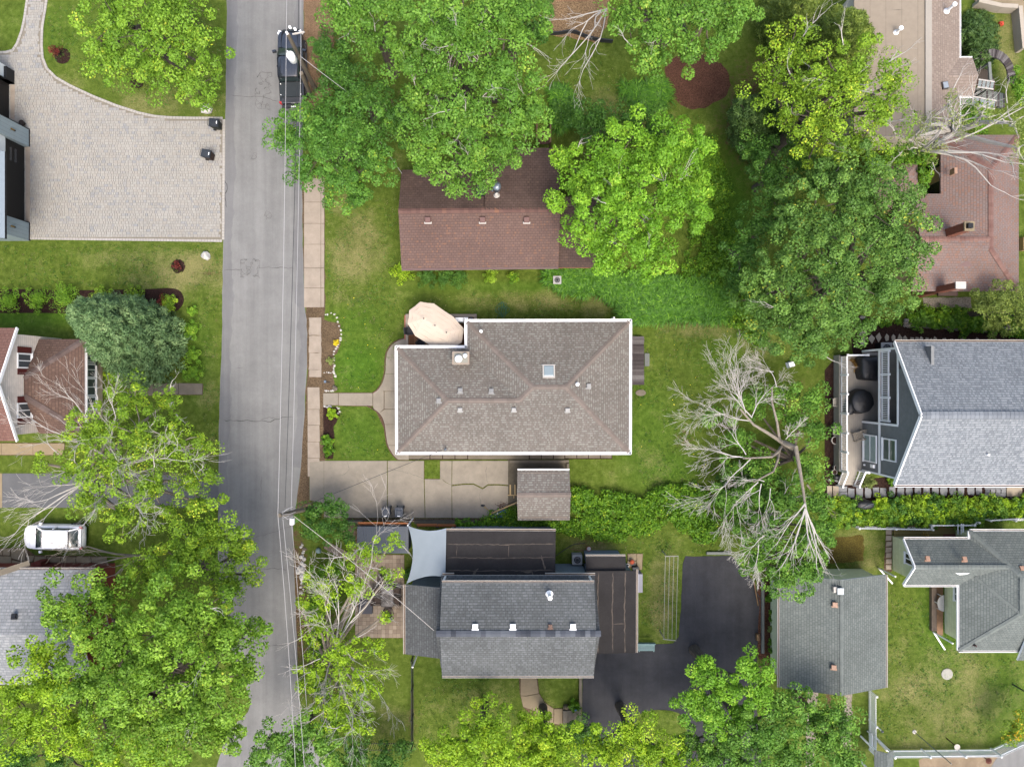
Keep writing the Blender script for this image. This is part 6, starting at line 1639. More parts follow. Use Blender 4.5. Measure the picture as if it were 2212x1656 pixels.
r = random.Random(18); t_l = thing('brush_pile', 'small pile of dead brown leaves and twigs by the shed', 'pile', E1(640, 1090))
mb = MB()
for i in range(160):
    c = E1(r.gauss(650, 60), r.gauss(1080, 35), .03 + r.random() * .06); mb.obox(c, r.uniform(.03, .1), .03, c.z, c.z + .012, r.uniform(0, 3))
mb.build('leaves', M_plain('dead_leaves', S(112, 78, 58), .4, 20), t_l, kind='stuff')

# air conditioners
ACW = M_plain('ac_white', S(216, 216, 212), .05, 4, .5)
def ac(c, s, hgt, label, rz=0, body=ACW, topc=ACW):
    t = thing('air_conditioner', label, 'air conditioner', c); t.rotation_euler = (0, 0, rz)
    mb = MB(); mb.box(-s / 2, -s / 2, 0, s / 2, s / 2, hgt - .06); lbuild(mb, 'casing', body, t)
    mb = MB(); mb.box(-s / 2 - .01, -s / 2 - .01, hgt - .058, s / 2 + .01, s / 2 + .01, hgt); o = lbuild(mb, 'top_panel', topc, t)
    mb = MB(); mb.lathe((0, 0, hgt), [(s * .38, .002), (s * .38, .006)], 24); lbuild(mb, 'fan_opening', PLASTIC, o)
    for k in range(5):
        a = k * 6.283 / 5; mb = MB(); d = Vector((math.cos(a), math.sin(a), 0)); mb.beam(Vector((0, 0, hgt + .012)), d * s * .34 + Vector((0, 0, hgt + .012)), .12, .006); lbuild(mb, 'fan_blade', M_plain('grey_blade', S(110, 112, 114)) if 'grey_blade' not in MATS else MATS['grey_blade'], o)
    for k in range(2):
        rr = s * (.2 + .17 * k); mb = MB(); mb.tube([(rr * math.cos(i / 20 * 6.283), rr * math.sin(i / 20 * 6.283), hgt + .03) for i in range(21)], .008, 4); lbuild(mb, 'grille_ring', topc, o)
ac(F1(1883, 1487, .7) * 1 - Vector((0, 0, .7)), .58, .7, 'white air conditioner standing among the daylilies below the brown house')
ac(E3(498, 370, .8) - Vector((0, 0, .8)), .72, .8, 'grey and black air conditioner beside the dark grey house')
ac(F6(690, 385, .9) - Vector((0, 0, .9)), .8, .9, 'black sided air conditioner beside the two storey grey house', body=BLACK_TRIM)

# ------------------------------------------------------------------ patio of the dark grey house
pt = sheet('patio', [D8(165, 180), D8(240, 180), D8(240, 540), D8(735, 540), D8(735, 1510), D8(165, 1510)], .02, SOIL, kind='structure')
a, b_ = D8(205, 545), D8(735, 1505)
nx, ny = 12, 20; dx, dy = (b_.x - a.x) / nx, (a.y - b_.y) / ny
mb = MB(); mb.box(-dx / 2 + .006, -dy / 2 + .006, -.03, dx / 2 - .006, dy / 2 - .006, 0); pm = mb.mesh('paver', PATIO_PAVER)
for i in range(nx):
    for j in range(ny): place(pm, 'paver', pt, (a.x + dx * (i + .5), a.y - dy * (j + .5), .05 + RNG.uniform(-.003, .003)))
for i in range(13):
    q0, q1 = D8(168, 545 + i * 74), D8(202, 617 + i * 74); mb = MB(); mb.box(q0.x, q1.y + .01, .01, q1.x, q0.y, .056); mb.build('edging_paver', PATIO_PAVER, pt)
pp = sheet('patio_path', [F4(690, 1000), F4(740, 900), F4(1170, 1130), F4(1160, 1180), F4(1000, 1180)], .02, SOIL, kind='structure')
p0, p1, q0, q1 = F4(700, 1005), F4(755, 905), F4(1000, 1180), F4(1165, 1130)
for i in range(8):
    for j in range(3):
        A_, B_ = p0.lerp(q0, i / 8), p0.lerp(q0, (i + 1) / 8); C_, D_ = p1.lerp(q1, i / 8), p1.lerp(q1, (i + 1) / 8)
        s0, s1 = j / 3 + .01, (j + 1) / 3 - .01
        mb = MB(); e_ = .02; mb.prism([A_.lerp(C_, s0).lerp(B_.lerp(D_, s0), e_), B_.lerp(D_, s0), B_.lerp(D_, s1), A_.lerp(C_, s1).lerp(B_.lerp(D_, s1), e_)], .01, .05); mb.build('paver', PATIO_PAVER, pp)
sheet('patio_side', wobble([D8(30, 180), D8(185, 190), D8(185, 530), D8(60, 440), D8(20, 300)], .3, .05, 33), .012, M_plain('brown_gravel', S(142, 118, 98), .2, 6), kind='structure')
t = thing('metal_shed', 'low shed with ribbed blue grey metal roof beside the patio', 'shed', D8(485, 375))
a, b_ = D8(185, 218, 2.0), D8(782, 530, 2.0); n = 22; w = (b_.x - a.x) / n
MR = M_plain('blue_grey_metal', S(74, 88, 104), .08, 3, .5, .4)
mb = MB(); mb.box(a.x, b_.y, 1.9, b_.x, a.y, 1.96); rf = mb.build('roof', MR, t)
mb = MB(); mb.box(-.025, b_.y - a.y, 0, .025, 0, .035); 
mb = MB(); mb.box(-.03, -(a.y - b_.y) / 2, 0, .03, (a.y - b_.y) / 2, .04); me = mb.mesh('roof_rib', MR)
for i in range(n): place(me, 'roof_rib', rf, (a.x + w * (i + .5), (a.y + b_.y) / 2, 1.96))
mb = MB(); mb.box(a.x + .08, b_.y + .08, 0, b_.x - .08, a.y - .08, 1.9); mb.build('wall', M_plain('slate_wall', S(84, 92, 102)), t)
ORW = M_plain('orange_cedar', S(196, 122, 70), .15, 7, .7, stretch=(1, 8, 1))
for i, (x0, x1, y0, y1) in enumerate(((200, 490, 165, 210), (500, 782, 170, 208), (880, 1115, 185, 228), (1120, 1330, 190, 232))):
    f = thing('cedar_panel', 'orange cedar fence panel %s behind the patio' % ('first from the left', 'second from the left', 'third from the left', 'rightmost')[i], 'fence panel', D8((x0 + x1) / 2, (y0 + y1) / 2), 'cedar fence panels')
    for k in range(3):
        A_, B_ = D8(x0, y0 + (y1 - y0) * k / 3, 1.7), D8(x1, y0 + (y1 - y0) * (k + .9) / 3, 1.7); z = 1.75 - .18 * k
        mb = MB(); mb.beam(Vector((A_.x, (A_.y + B_.y) / 2, z)), Vector((B_.x, (A_.y + B_.y) / 2, z)), A_.y - B_.y + .02, .05); mb.build('board', ORW, f)
    for x in (x0 + 8, x1 - 8):
        q = D8(x, y1, 1.3); mb = MB(); mb.box(q.x - .05, q.y - .02, 0, q.x + .05, q.y + .08, 1.3); mb.build('post', PLASTIC, f)
# shade sail
t = thing('shade_sail', 'pale blue grey four cornered shade sail stretched between shed and flat roof', 'shade sail', D8(1000, 500))
cs = [D8(770, 205, 3.0), D8(1235, 240, 3.5), D8(1225, 830, 3.6), D8(760, 885, 3.4)]
cs = [D8(775, 205, 2.6), D8(1222, 236, 3.5), D8(1212, 805, 3.5), D8(760, 882, 3.1)]
n = 12; g = []
for i in range(n + 1):
    row = []
    for j in range(n + 1):
        u, v = i / n, j / n
        p = cs[0].lerp(cs[1], u).lerp(cs[3].lerp(cs[2], u), v)
        c = (cs[0] + cs[1] + cs[2] + cs[3]) / 4
        k = .16 * (4 * v * (1 - v)) * max(0, (.5 - u) * 2) ** 1.0 + 0
        p += Vector((k * 3.2 * (1 if u < .5 else 0), 0, 0)) * .8
        kv = 4 * u * (1 - u); p.y += (.28 * kv * (2 * v - 1) if v > .5 else .28 * kv * (2 * v - 1)) * 1.0
        p.z += -.12 * kv * (4 * v * (1 - v)) + .012 * math.sin(u * 14 + v * 9)
        row.append(p)
    g.append(row)
mb = MB(); base = 0
for row in g: mb.v += [tuple(p) for p in row]
for i in range(n):
    for j in range(n):
        a = i * (n + 1) + j; mb.f.append((a, a + 1, a + n + 2, a + n + 1)); mb.uv.append(None); mb.mi.append(0)
mb.build('cloth', M_plain('blue_grey_sailcloth', S(180, 194, 203), .03, 2, .8, .1), t, smooth=True)
mb = MB(); mb.tube([(cs[0].x, cs[0].y, 0), cs[0]], .05, 8); mb.build('post', WHITE, t)
# dining set
tb = thing('dining_table', 'glass topped rectangular dining table with dark frame on the patio', 'table', D8(537, 1028, .05))
a, b_ = D8(462, 905, .78), D8(612, 1152, .78)
DARKMET = M_plain('bronze_metal', S(72, 64, 60), .15, 6, .5)
mb = MB(); mb.box(a.x, b_.y, .74, b_.x, a.y, .77); mb.build('table_frame', DARKMET, tb)
mb = MB(); mb.box(a.x + .06, b_.y + .06, .771, b_.x - .06, a.y - .06, .785); mb.build('table_top', M_plain('mottled_glass', S(110, 104, 102), .7, 6, .12, .6), tb)
for x in (a.x + .06, b_.x - .06):
    for y in (a.y - .06, b_.y + .06): mb = MB(); mb.box(x - .03, y - .03, .05, x + .03, y + .03, .74); mb.build('leg', DARKMET, tb)
SLING = M_plain('brown_sling_fabric', S(92, 78, 70), .12, 9, .85)
for (x, y), rz, lb in (((432, 965), 0, 'brown sling chair at the upper left side of the patio table'), ((425, 1080), 0, 'brown sling chair at the lower left side of the patio table'), ((640, 970), math.pi, 'brown sling chair at the upper right side of the patio table'),
                       ((640, 1080), math.pi, 'brown sling chair at the lower right side of the patio table'), ((480, 850), -1.9, 'brown sling chair turned away at the head of the patio table'), ((548, 1215), 1.8, 'brown sling chair at the foot of the patio table')):
    c = D8(x, y, .5); chair(Vector((c.x, c.y, 0)), rz, .05, lb, SLING, DARKMET, 'patio dining chairs')
mb = MB(); a, b_ = D8(205, 1080, .45), D8(360, 1232, .45); mb.box(a.x, b_.y, .05, b_.x, a.y, .45); mb.top('slate_box', M_plain('slate_lid', S(96, 98, 108), .08, 4, .6), 'square slate grey fire table on the patio', 'fire table')
mb = MB(); c = F4(635, 1030); mb.rock(c + Vector((0, 0, .2)), .22, .2, .22, 5); mb.top('mosaic_ball', M_island('mosaic', [(0, S(220, 120, 150)), (.4, S(220, 220, 200)), (.7, S(120, 180, 190)), (1, S(230, 200, 90))]), 'multicoloured mosaic ball beside the paved path', 'ornament')
mb = MB(); a, b_ = F4(1010, 630, .5), F4(1230, 665, .5); mb.box(a.x, b_.y, 0, b_.x, a.y, .5); mb.top('concrete_kerb', CONC_OLD, 'short grey concrete wall at the left end of the cedar panels', 'wall')
# retaining wall along the drive's lower edge
mb = MB(); a, b_ = at(895, 1124, .4), at(1025, 1131, .4); mb.box(a.x, b_.y, 0, b_.x, a.y, .4); mb.top('retaining_wall', CONC_DIRTY, 'low dark concrete wall between the driveway and the cedar panels', 'wall')
# roadside stones of that garden
r = random.Random(4)
for i in range(26):
    y = 930 + i * 28; c = F4(405 + r.uniform(-25, 30) + (i > 14) * -10, y if y < 1640 else 1640)
    mb = MB(); s = r.uniform(.08, .22); mb.rock(c + Vector((0, 0, s * .2)), s, s * .8, s * .6, i + 60, 7, 4)
    mb.top('roadside_stone', WHITE_ROCK if i % 3 else CONC_OLD, '%s stone, %s from the top in the row along the road' % ('pale' if i % 3 else 'grey', ORD[i]), 'rock', group='roadside stones')
for i, (x, y) in enumerate(((355, 1310), (398, 1300), (1905 - 1500, 1400))):
    stone(F4(x, y), .22, .32, .25, ('left of two large pale stones beside the road', 'right of two large pale stones beside the road', 'rounded pale stone below two large stones beside the road')[i], sd=20 + i)

# front garden of that house: path, steps, planter, fence
fp = sheet('garden_path', [E4(70, 200), E4(465, 200), E4(500, 560), E4(620, 740), E4(800, 870), E4(1000, 870), E4(1000, 1220), E4(700, 1220), E4(420, 1080), E4(160, 850), E4(90, 550)], .014, SOIL, kind='structure')
for q in ([(110, 220), (440, 220), (490, 555), (230, 605), (105, 600)], [(108, 606), (230, 612), (497, 565), (610, 740), (400, 920), (160, 840)], [(405, 925), (618, 748), (800, 875), (795, 1190), (620, 1190), (390, 1050)], [(808, 878), (985, 872), (985, 1200), (803, 1195)]):
    slabs(fp, [wobble([E4(*p) for p in q], .3, .01, len(q))], .05, CONC_TAN, gap=.01, seed=q[0][0])
t = thing('garden_steps', 'flight of narrow concrete steps down to the black driveway', 'steps', E4(1180, 1050))
for i, (x0, x1) in enumerate(((990, 1085), (1088, 1155), (1158, 1225), (1228, 1297), (1300, 1372))):
    a, b_ = E4(x0, 870), E4(x1, 1205); mb = MB(); mb.box(a.x, b_.y, 0, b_.x, a.y, .44 - i * .08); mb.build('step', CONC_OLD, t)
mb = MB(); a, b_ = E4(1335, 235, .3), E4(1420, 850, .3); mb.box(a.x, b_.y, 0, b_.x - .1, a.y, .3); mb.top('side_kerb', CONC_OLD, 'grey concrete kerb between the front lawn and black driveway', 'kerb')
mb = MB(); c = E4(1050, 830); mb.lathe(c, [(.16, 0), (.2, .05), (.17, .3), (.2, .33)], 14); mb.top('round_planter', CONC_TAN, 'small round stone stool beside the garden steps', 'stool', True)
t = thing('solar_light', 'small black garden light on a bent stem at the garden steps', 'lamp', E4(1195, 950))
mb = MB(); mb.lathe(E4(1195, 950, .1), [(.04, -.1), (.11, 0), (.12, .05), (.05, .09)], 12); mb.build('head', M_plain('black_lamp', S(50, 56, 66), .1, 4, .3, .5), t)
mb = MB(); mb.tube([E4(1150, 800, .35), E4(1170, 880, .3), E4(1195, 950, .15)], .02, 6); mb.build('stem', PLASTIC, t)
mb = MB(); c = E4(1280, 900, .35); mb.obox(c, .34, .12, .3, .4, .15); mb.top('garden_ornament', M_plain('light_blue_paint', S(110, 170, 214), .4, 9), 'light blue painted ornament below the hosta at the steps', 'ornament')
t = thing('metal_fence', 'low black metal fence around the small lawn left of the dark grey house', 'fence', K8(470, 1250))
def iron(a, b_, hgt=1.1, step=.16):
    L = (b_ - a).length; d = (b_ - a).normalized()
    for z in (.12, hgt - .08):
        mb = MB(); mb.beam(a + Vector((0, 0, z)), b_ + Vector((0, 0, z)), .035, .035); mb.build('rail', PLASTIC, t)
    mb = MB(); mb.box(-.013, -.013, 0, .013, .013, hgt); me = mb.mesh('baluster', PLASTIC)
    n = int(L / step)
    for i in range(n + 1): place(me, 'baluster', t, a + d * L * i / n)
    mb = MB(); mb.box(-.04, -.04, 0, .04, .04, hgt + .1); me = mb.mesh('post', PLASTIC)
    m = max(1, round(L / 2.2))
    for i in range(m + 1): place(me, 'post', t, a + d * L * i / m)
iron(K8(462, 945), K8(462, 1500)); iron(K8(462, 1500), K8(130, 1500))

# clothes line, bench, pots, boards
t = thing('clothes_line', 'rotary frame of four pale clothes lines over the strip of lawn', 'clothes line', K8(2105, 580))
LINE = M_plain('pale_line', S(206, 206, 192), .1, 4)
for k in range(4):
    a, b_ = K8(2073 + 27 * k, 310, 1.7), K8(2063 + 26 * k, 840, 1.7); mb = MB(); mb.tube(sag(a, b_, .06, 6), .016, 5); mb.build('line', LINE, t)
for (x0, y0), (x1, y1) in (((2070, 310), (2156, 308)), ((2056, 838), (2142, 848))):
    a, b_ = K8(x0, y0, 1.72), K8(x1, y1, 1.72); mb = MB(); mb.tube([a, b_], .03, 6); mb.build('crossbar', LINE, t)
    m_ = a.lerp(b_, .15); mb = MB(); mb.tube([(m_.x, m_.y, 0), m_], .035, 8); mb.build('post', LINE, t)
t = thing('garden_bench', 'pale turquoise slatted bench against the corner of the black flat roof', 'bench', E3(1395, 1510))
TQ = M_plain('turquoise_paint', S(160, 196, 196), .1, 6)
for k in range(5):
    a, b_ = E3(1285, 1475 + k * 17, .45), E3(1508, 1487 + k * 17, .45); mb = MB(); mb.box(a.x, b_.y, .42, b_.x, a.y, .45); mb.build('slat', TQ, t)
a, b_ = E3(1285, 1466, .8), E3(1522, 1474, .8); mb = MB(); mb.box(a.x, b_.y, .5, b_.x, a.y, .8); mb.build('backrest', TQ, t)
for x in (1300, 1490):
    for y in (1480, 1548): c = E3(x, y, .2); mb = MB(); mb.box(c.x - .03, c.y - .03, 0, c.x + .03, c.y + .03, .42); mb.build('leg', TQ, t)
sl_ = sheet('stone_pad', [E3(1150, 285), E3(1355, 285), E3(1345, 500), E3(1150, 470)], .012, SOIL, kind='structure')
slabs(sl_, [[E3(1155, 290), E3(1270, 285), E3(1270, 375), E3(1155, 370)], [E3(1275, 285), E3(1350, 288), E3(1340, 500), E3(1275, 500)], [E3(1150, 380), E3(1268, 385), E3(1268, 460), E3(1150, 465)]], .05, CONC_TAN, seed=3)
def pot_(c, r_, h_, label, mat, inner):
    t = thing('plant_pot', label, 'pot', c); mb = MB(); mb.lathe(c, [(r_ * .7, 0), (r_, h_), (r_ * 1.05, h_), (r_ * .9, h_ + .001)], 14); mb.build('pot', mat, t)
    mb = MB(); mb.lathe(c + Vector((0, 0, h_ - .01)), [(r_ * .88, 0), (r_ * .86, .014)], 14); mb.build('soil', inner, t)
ORP = M_plain('orange_pot', S(206, 92, 54), .12, 5); 
pot_(E3(643, 212), .17, .3, 'orange pot with white filling standing on the grass above the black roof', ORP, WHITE_DIRTY)
t = thing('fire_pit', 'rusty orange square bowl on the stone pad', 'fire pit', E3(1212, 400)); mb = MB(); mb.obox(E3(1212, 400), .32, .32, .05, .3, .4); mb.build('stand', PLASTIC, t); mb = MB(); mb.lathe(E3(1212, 397, .301), [(.12, 0), (.17, .06), (.06, .09)], 12); mb.build('bowl', ORP, t)
pot_(E3(1150, 428), .11, .25, 'small white pot on the stone pad', WHITE, MULCH); 
mb = MB(); c = E3(1245, 470); mb.obox(c, .45, .32, .05, .5, .1); mb.top('black_crate', PLASTIC, 'black storage crate on the stone pad', 'crate')
for i, (p0, p1) in enumerate((((410, 230), (930, 290)), ((540, 235), (840, 300)))):
    mb = MB(); mb.beam(E3(*p0, .05), E3(*p1, .05), .05, .03); mb.top('long_stake', MATS['tan_wood'], ('longer', 'shorter')[i] + ' thin brown stake lying on the grass above the small black roof', 'stake', group='stakes')
mb = MB(); mb.tube(smooth_line([E3(205, 325, .04), E3(380, 205, .05), E3(470, 165, .04), E3(600, 150, .04)], 4), .025, 6); mb.top('black_drain_hose', PLASTIC, 'black drain hose curving over the soil beside the black flat roof', 'hose')
for k, (x0, y0, x1, y1, lb) in enumerate(((160, 283, 318, 300, 'grey timber beam at the top end of the black driveway'), (510, 470, 527, 930, 'long grey timber edging along the right side of the black driveway'))):
    a, b_ = K9(x0, y0, .2), K9(x1, y1, .2); mb = MB(); mb.box(a.x, b_.y, 0, b_.x, a.y, .2); mb.top('timber', MATS['pale_grey_wood'], lb, 'timber')
for k, (x0, y0, x1, y1, lb) in enumerate(((460, 470, 488, 625, 'pale weathered pole leaning at the right edge of the black driveway'), (475, 540, 530, 615, 'dark thin pole crossing a pale pole beside the driveway'))):
    mb = MB(); mb.tube([K9(x0, y0, .15), K9(x1, y1, .1)], .05 if k == 0 else .03, 8); mb.top('leaning_pole', MATS['tan_wood'] if k == 0 else PLASTIC, lb, 'pole')
mb = MB(); a, b_ = K9(478, 808, .3), K9(496, 850, .3); mb.box(a.x, b_.y, 0, b_.x, a.y, .3); mb.top('timber_block', MATS['tan_wood'], 'small tan timber block beside the garage mulch bed', 'block')

# ------------------------------------------------------------------ white picket fences and garden pieces, lower right
def picket(t, a, b_, hgt, mat=WHITE, step=.13, post=2.3):
    a, b_ = Vector((a[0], a[1], 0)), Vector((b_[0], b_[1], 0)); L = (b_ - a).length; d = (b_ - a).normalized(); ang = math.atan2(d.y, d.x)
    for z in (.2, hgt - .18):
        mb = MB(); mb.beam(a + Vector((0, 0, z)), b_ + Vector((0, 0, z)), .05, .08); mb.build('rail', mat, t)
    key_ = ('pk', hgt)
    if key_ not in CAPMESH:
        mb = MB(); mb.box(-.04, -.045, .05, .04, -.026, hgt - .06); n = len(mb.v)
        mb.hexa([(-.04, -.045, hgt - .06), (.04, -.045, hgt - .06), (.04, -.026, hgt - .06), (-.04, -.026, hgt - .06)], [(-.005, -.045, hgt), (.005, -.045, hgt), (.005, -.026, hgt), (-.005, -.026, hgt)]); CAPMESH[key_] = mb.mesh('picket', mat)
        mb = MB(); mb.box(-.05, -.05, 0, .05, .05, hgt + .05); mb.hexa([(-.07, -.07, hgt + .051), (.07, -.07, hgt + .051), (.07, .07, hgt + .051), (-.07, .07, hgt + .051)], [(-.01, -.01, hgt + .12), (.01, -.01, hgt + .12), (.01, .01, hgt + .12), (-.01, .01, hgt + .12)]); CAPMESH[('po', hgt)] = mb.mesh('post', mat)
    n = int(L / step)
    for i in range(n + 1): place(CAPMESH[key_], 'picket', t, a + d * L * i / max(1, n), ang)
    m = max(1, round(L / post))
    for i in range(m + 1): place(CAPMESH[('po', hgt)], 'post', t, a + d * L * i / m, ang)
t = thing('picket_fence', 'white picket fence running down from the garage to the small roofed gate', 'fence', E6(280, 550))
picket(t, E6(300, 190), E6(305, 920), 1.15)
t = thing('picket_fence', 'white picket fence along the bottom of the lower right lawn', 'fence', E6(1200, 960))
picket(t, E6(520, 925), E6(1800, 912), 1.15); picket(t, E6(415, 830), E6(520, 925), 1.15); picket(t, E6(1800, 912), E6(2110, 770), 1.15)
t = thing('picket_fence', 'white picket fence between the hedge and the mossy deck of the green house', 'fence', F7(800, 530))
picket(t, F7(385, 532), F7(1155, 545), 1.0); picket(t, F7(1155, 545), F7(1155, 500), 1.0); picket(t, F7(1155, 502), F7(1590, 500), 1.0); picket(t, F7(1590, 500), F7(1640, 470), 1.0)
t = thing('picket_fence', 'white picket fence section inside the hedge behind the green house', 'fence', F7(1900, 445))
picket(t, F7(1760, 450), F7(2110, 430), 1.0); picket(t, F7(2020, 450), F7(2250, 430), 1.0)
t = thing('lattice_gate', 'white lattice gate at the right end of the mossy deck', 'gate', E5(970, 230))
for k in range(6):
    a, b_ = E5(935 + 0 * k, 180 + k * 20, .2 + .0 * k), E5(1005, 180 + k * 20, 1.0); mb = MB(); mb.beam(Vector((a.x, a.y, .9)), Vector((b_.x - .1, b_.y, .9)), .06, .03); mb.build('slat', WHITE, t)
for x in (940, 975, 1000):
    a, b_ = E5(x, 178, .9), E5(x, 290, .9); mb = MB(); mb.beam(a + Vector((0, 0, .035)), b_ + Vector((0, 0, .035)), .06, .03); mb.build('slat', WHITE, t)
t = thing('mossy_deck', 'old yellowish mossy plank deck behind the green house', 'deck', E5(600, 250))
MD = M_island('mossy_planks', [(0, S(150, 136, 78)), (.7, S(172, 156, 98)), (1, S(186, 172, 120))], obj=True, fine=.2)
a, b_ = E5(240, 180, .2), E5(925, 380, .2); n = 15; st = (a.y - b_.y) / n
mb = MB(); mb.box(-(b_.x - a.x) / 2, -st / 2 + .008, -.03, (b_.x - a.x) / 2, st / 2 - .008, 0); me = mb.mesh('plank', MD)
for i in range(n): place(me, 'plank', t, ((a.x + b_.x) / 2, a.y - st * (i + .5), .2))
mb = MB(); mb.box(a.x + .05, b_.y + .02, 0, b_.x - .05, a.y - .02, .168); mb.build('frame', DW, t)
a2 = E5(780, 290, .2); mb = MB(); mb.box(a2.x, b_.y, .201, b_.x + .05, a2.y, .22); mb.build('red_mat', M_plain('dull_red', S(142, 78, 74), .2, 5), t)
pv2 = sheet('stepping_path', wobble([E5(150, 230), E5(225, 230), E5(215, 700), E5(130, 700)], .3, .04, 44), .012, SOIL, kind='structure')
for k in range(7): slabs(pv2, [wobble([E5(150, 240 + k * 64), E5(212, 240 + k * 64), E5(210, 296 + k * 64), E5(145, 296 + k * 64)], .3, .03, 60 + k)], .05, CONC2, seed=k)
# lych gate roof
t = thing('gate_roof', 'small roofed garden gate with grey green shingles at the bottom edge', 'gate', E6(500, 1050))
z = 2.3; a0, a1, a2_, a3 = E6(375, 935, z), E6(605, 938, z), E6(660, 1110, z), E6(345, 1140, z)
a2_.x = a1.x + .12; a3.x = a0.x - .05; m0, m1 = Vector(((a0.x + a1.x) / 2, a0.y, 2.75)), Vector(((a0.x + a1.x) / 2, a3.y - 1, 2.75))
a3.y -= 1; a2_.y = a3.y; a2_.x = a1.x; a3.x = a0.x
roof([[a0, a3, m1, m0], [a2_, a1, m0, m1]], SH_GREEN, t, .1)
for c in (a0, a1, a2_, a3):
    s = Vector((.15 if c.x < m0.x else -.15, -.15 if c.y > a3.y + .5 else .15, 0)); mb = MB(); mb.box(c.x + s.x - .05, c.y + s.y - .05, 0, c.x + s.x + .05, c.y + s.y + .05, z + .02); mb.build('post', WHITE, t)
t = thing('garden_bench', 'small white bench inside the picket fence near the roofed gate', 'bench', E6(330, 820)); a, b_ = E6(312, 725, .45), E6(352, 880, .45)
mb = MB(); mb.box(a.x, b_.y, .4, b_.x, a.y, .45); mb.build('seat', WHITE, t)
mb = MB(); mb.box(a.x - .03, b_.y, .46, a.x + .02, a.y, .85); mb.build('backrest', WHITE, t)
for y in (a.y - .05, b_.y + .05):
    for x in (a.x + .04, b_.x - .04): mb = MB(); mb.box(x - .025, y - .025, 0, x + .025, y + .025, .4); mb.build('leg', WHITE, t)
mb = MB(); mb.lathe(K9(1692, 1060), [(.42, 0), (.43, .05), (.36, .07), (.36, .075)], 24); mb.top('round_slab', M_plain('pale_stone', S(206, 204, 190), .15, 4), 'round pale stone slab in the middle of the lower right lawn', 'stone slab')
def post_thing(name, base, zt, r, label, cat, head, mat=METAL):
    t = thing(name, label, cat, base); mb = MB(); mb.tube([base, base + Vector((0, 0, zt))], r, 8); mb.build('post', mat, t); head(t, base + Vector((0, 0, zt))); return t
def h_lamp(t, p): mb = MB(); mb.lathe(p, [(.05, 0), (.11, .05), (.12, .25), (.15, .27), (.03, .38)], 8); mb.build('lantern', M_plain('lantern_grey', S(96, 104, 116), .1, 3, .35, .5) if 'lantern_grey' not in MATS else MATS['lantern_grey'], t)
def h_bath(t, p): mb = MB(); mb.lathe(p, [(.08, -.02), (.2, .04), (.22, .08), (.17, .07), (.1, .05)], 16); mb.build('basin', M_plain('ceramic_white', S(230, 222, 208)), t)
def h_bowl(t, p): mb = MB(); mb.lathe(p, [(.06, 0), (.22, .1), (.23, .14), (.05, .3)], 14); mb.build('feeder', M_plain('rusty_brown', S(130, 74, 58), .2, 6), t)
post_thing('lamp_post', E6(2070, 120), 1.6, .05, 'dark lamp post standing in the lower right lawn', 'lamp post', h_lamp, PLASTIC)
post_thing('bird_bath', E6(1255, 785), 1.2, .04, 'white basin bird bath on a thin post at the picket fence', 'bird bath', h_bath, DW)
post_thing('bird_feeder', E6(1650, 965), 1.0, .04, 'rust brown feeder on a post beside the bottom picket fence', 'bird feeder', h_bowl, DW)
def h_none(t, p): mb = MB(); mb.lathe(Vector((p.x, p.y, 0)), [(.16, 0), (.15, .05), (.06, .08)], 12); mb.build('foot', WHITE_DIRTY, t)
post_thing('flag_pole', E6(860, 705), 4.4, .03, 'thin grey flag pole with pale round foot in the lower right lawn', 'flag pole', h_none)
def h_cap(t, p): mb = MB(); mb.lathe(p, [(.09, 0), (.1, .06), (.03, .14)], 8); mb.build('lantern', MATS['lantern_grey'], t)
b_ = E6(315, 560); post_thing('garden_lamp', b_, 1.7, .045, 'white post lamp beside the picket fence below the garage', 'lamp post', h_cap, WHITE)
t = thing('garden_table', 'white half round table against the pale green wall', 'table', E5(762, 1050)); c = E5(790, 1050, .7)
q = [Vector((c.x - .5 * math.sin(a), c.y + .62 * math.cos(a), 0)) for a in [math.pi * k / 14 for k in range(15)]]; mb = MB(); mb.prism(q, .68, .72); mb.build('table_top', M_plain('speckled_white', S(226, 224, 216), .15, 12), t)
for k in (2, 7, 12): mb = MB(); mb.box(q[k].x + .05 - .02, q[k].y * .98 + c.y * .02 - .02, .12, q[k].x + .05 + .02, q[k].y * .98 + c.y * .02 + .02, .68); mb.build('leg', WHITE, t)
# ------------------------------------------------------------------ stepping stones round the grey house
sp = sheet('stone_path', [F7(105, 100), F7(1785, 100), F7(2015, 225), F7(105, 235)], .021, MULCH, kind='structure')
xs = [330, 420, 510, 597, 675, 768, 858, 950, 1045, 1138, 1228, 1315, 1415, 1502, 1605, 1695]
r = random.Random(2)
for i, x in enumerate(xs):
    w = 62 + r.uniform(-4, 8); y0 = 128 - i * 1.6; y1 = 232 - i * 2
    q = wobble([F7(x, y0), F7(x + w, y0 + r.uniform(-6, 6)), F7(x + w + r.uniform(-2, 8), (y0 + y1) / 2), F7(x + w - 2, y1), F7(x + 6, y1 + r.uniform(-6, 6)), F7(x - 4 + r.uniform(-4, 4), (y0 + y1) / 2)], .25, .025, i)
    mb = MB(); mb.prism(q, .0, .06 + r.uniform(0, .01)); mb.build('stepping_stone', BLUESTONE, sp)
for q in ([(228, 105), (322, 110), (318, 165), (228, 168)], [(228, 172), (322, 170), (325, 235), (228, 236)]): mb = MB(); mb.prism([F7(*p) for p in q], 0, .06); mb.build('stepping_stone', BLUESTONE, sp)
for k in range(4):
    for j in range(3):
        a, b_ = F7(1788 + k * 57 + (j % 2) * 8, 104 + j * 40), F7(1788 + k * 57 + 55, 104 + j * 40 + 38); mb = MB(); mb.box(a.x, b_.y, 0, b_.x, a.y, .06); mb.build('paver', BLUESTONE, sp)
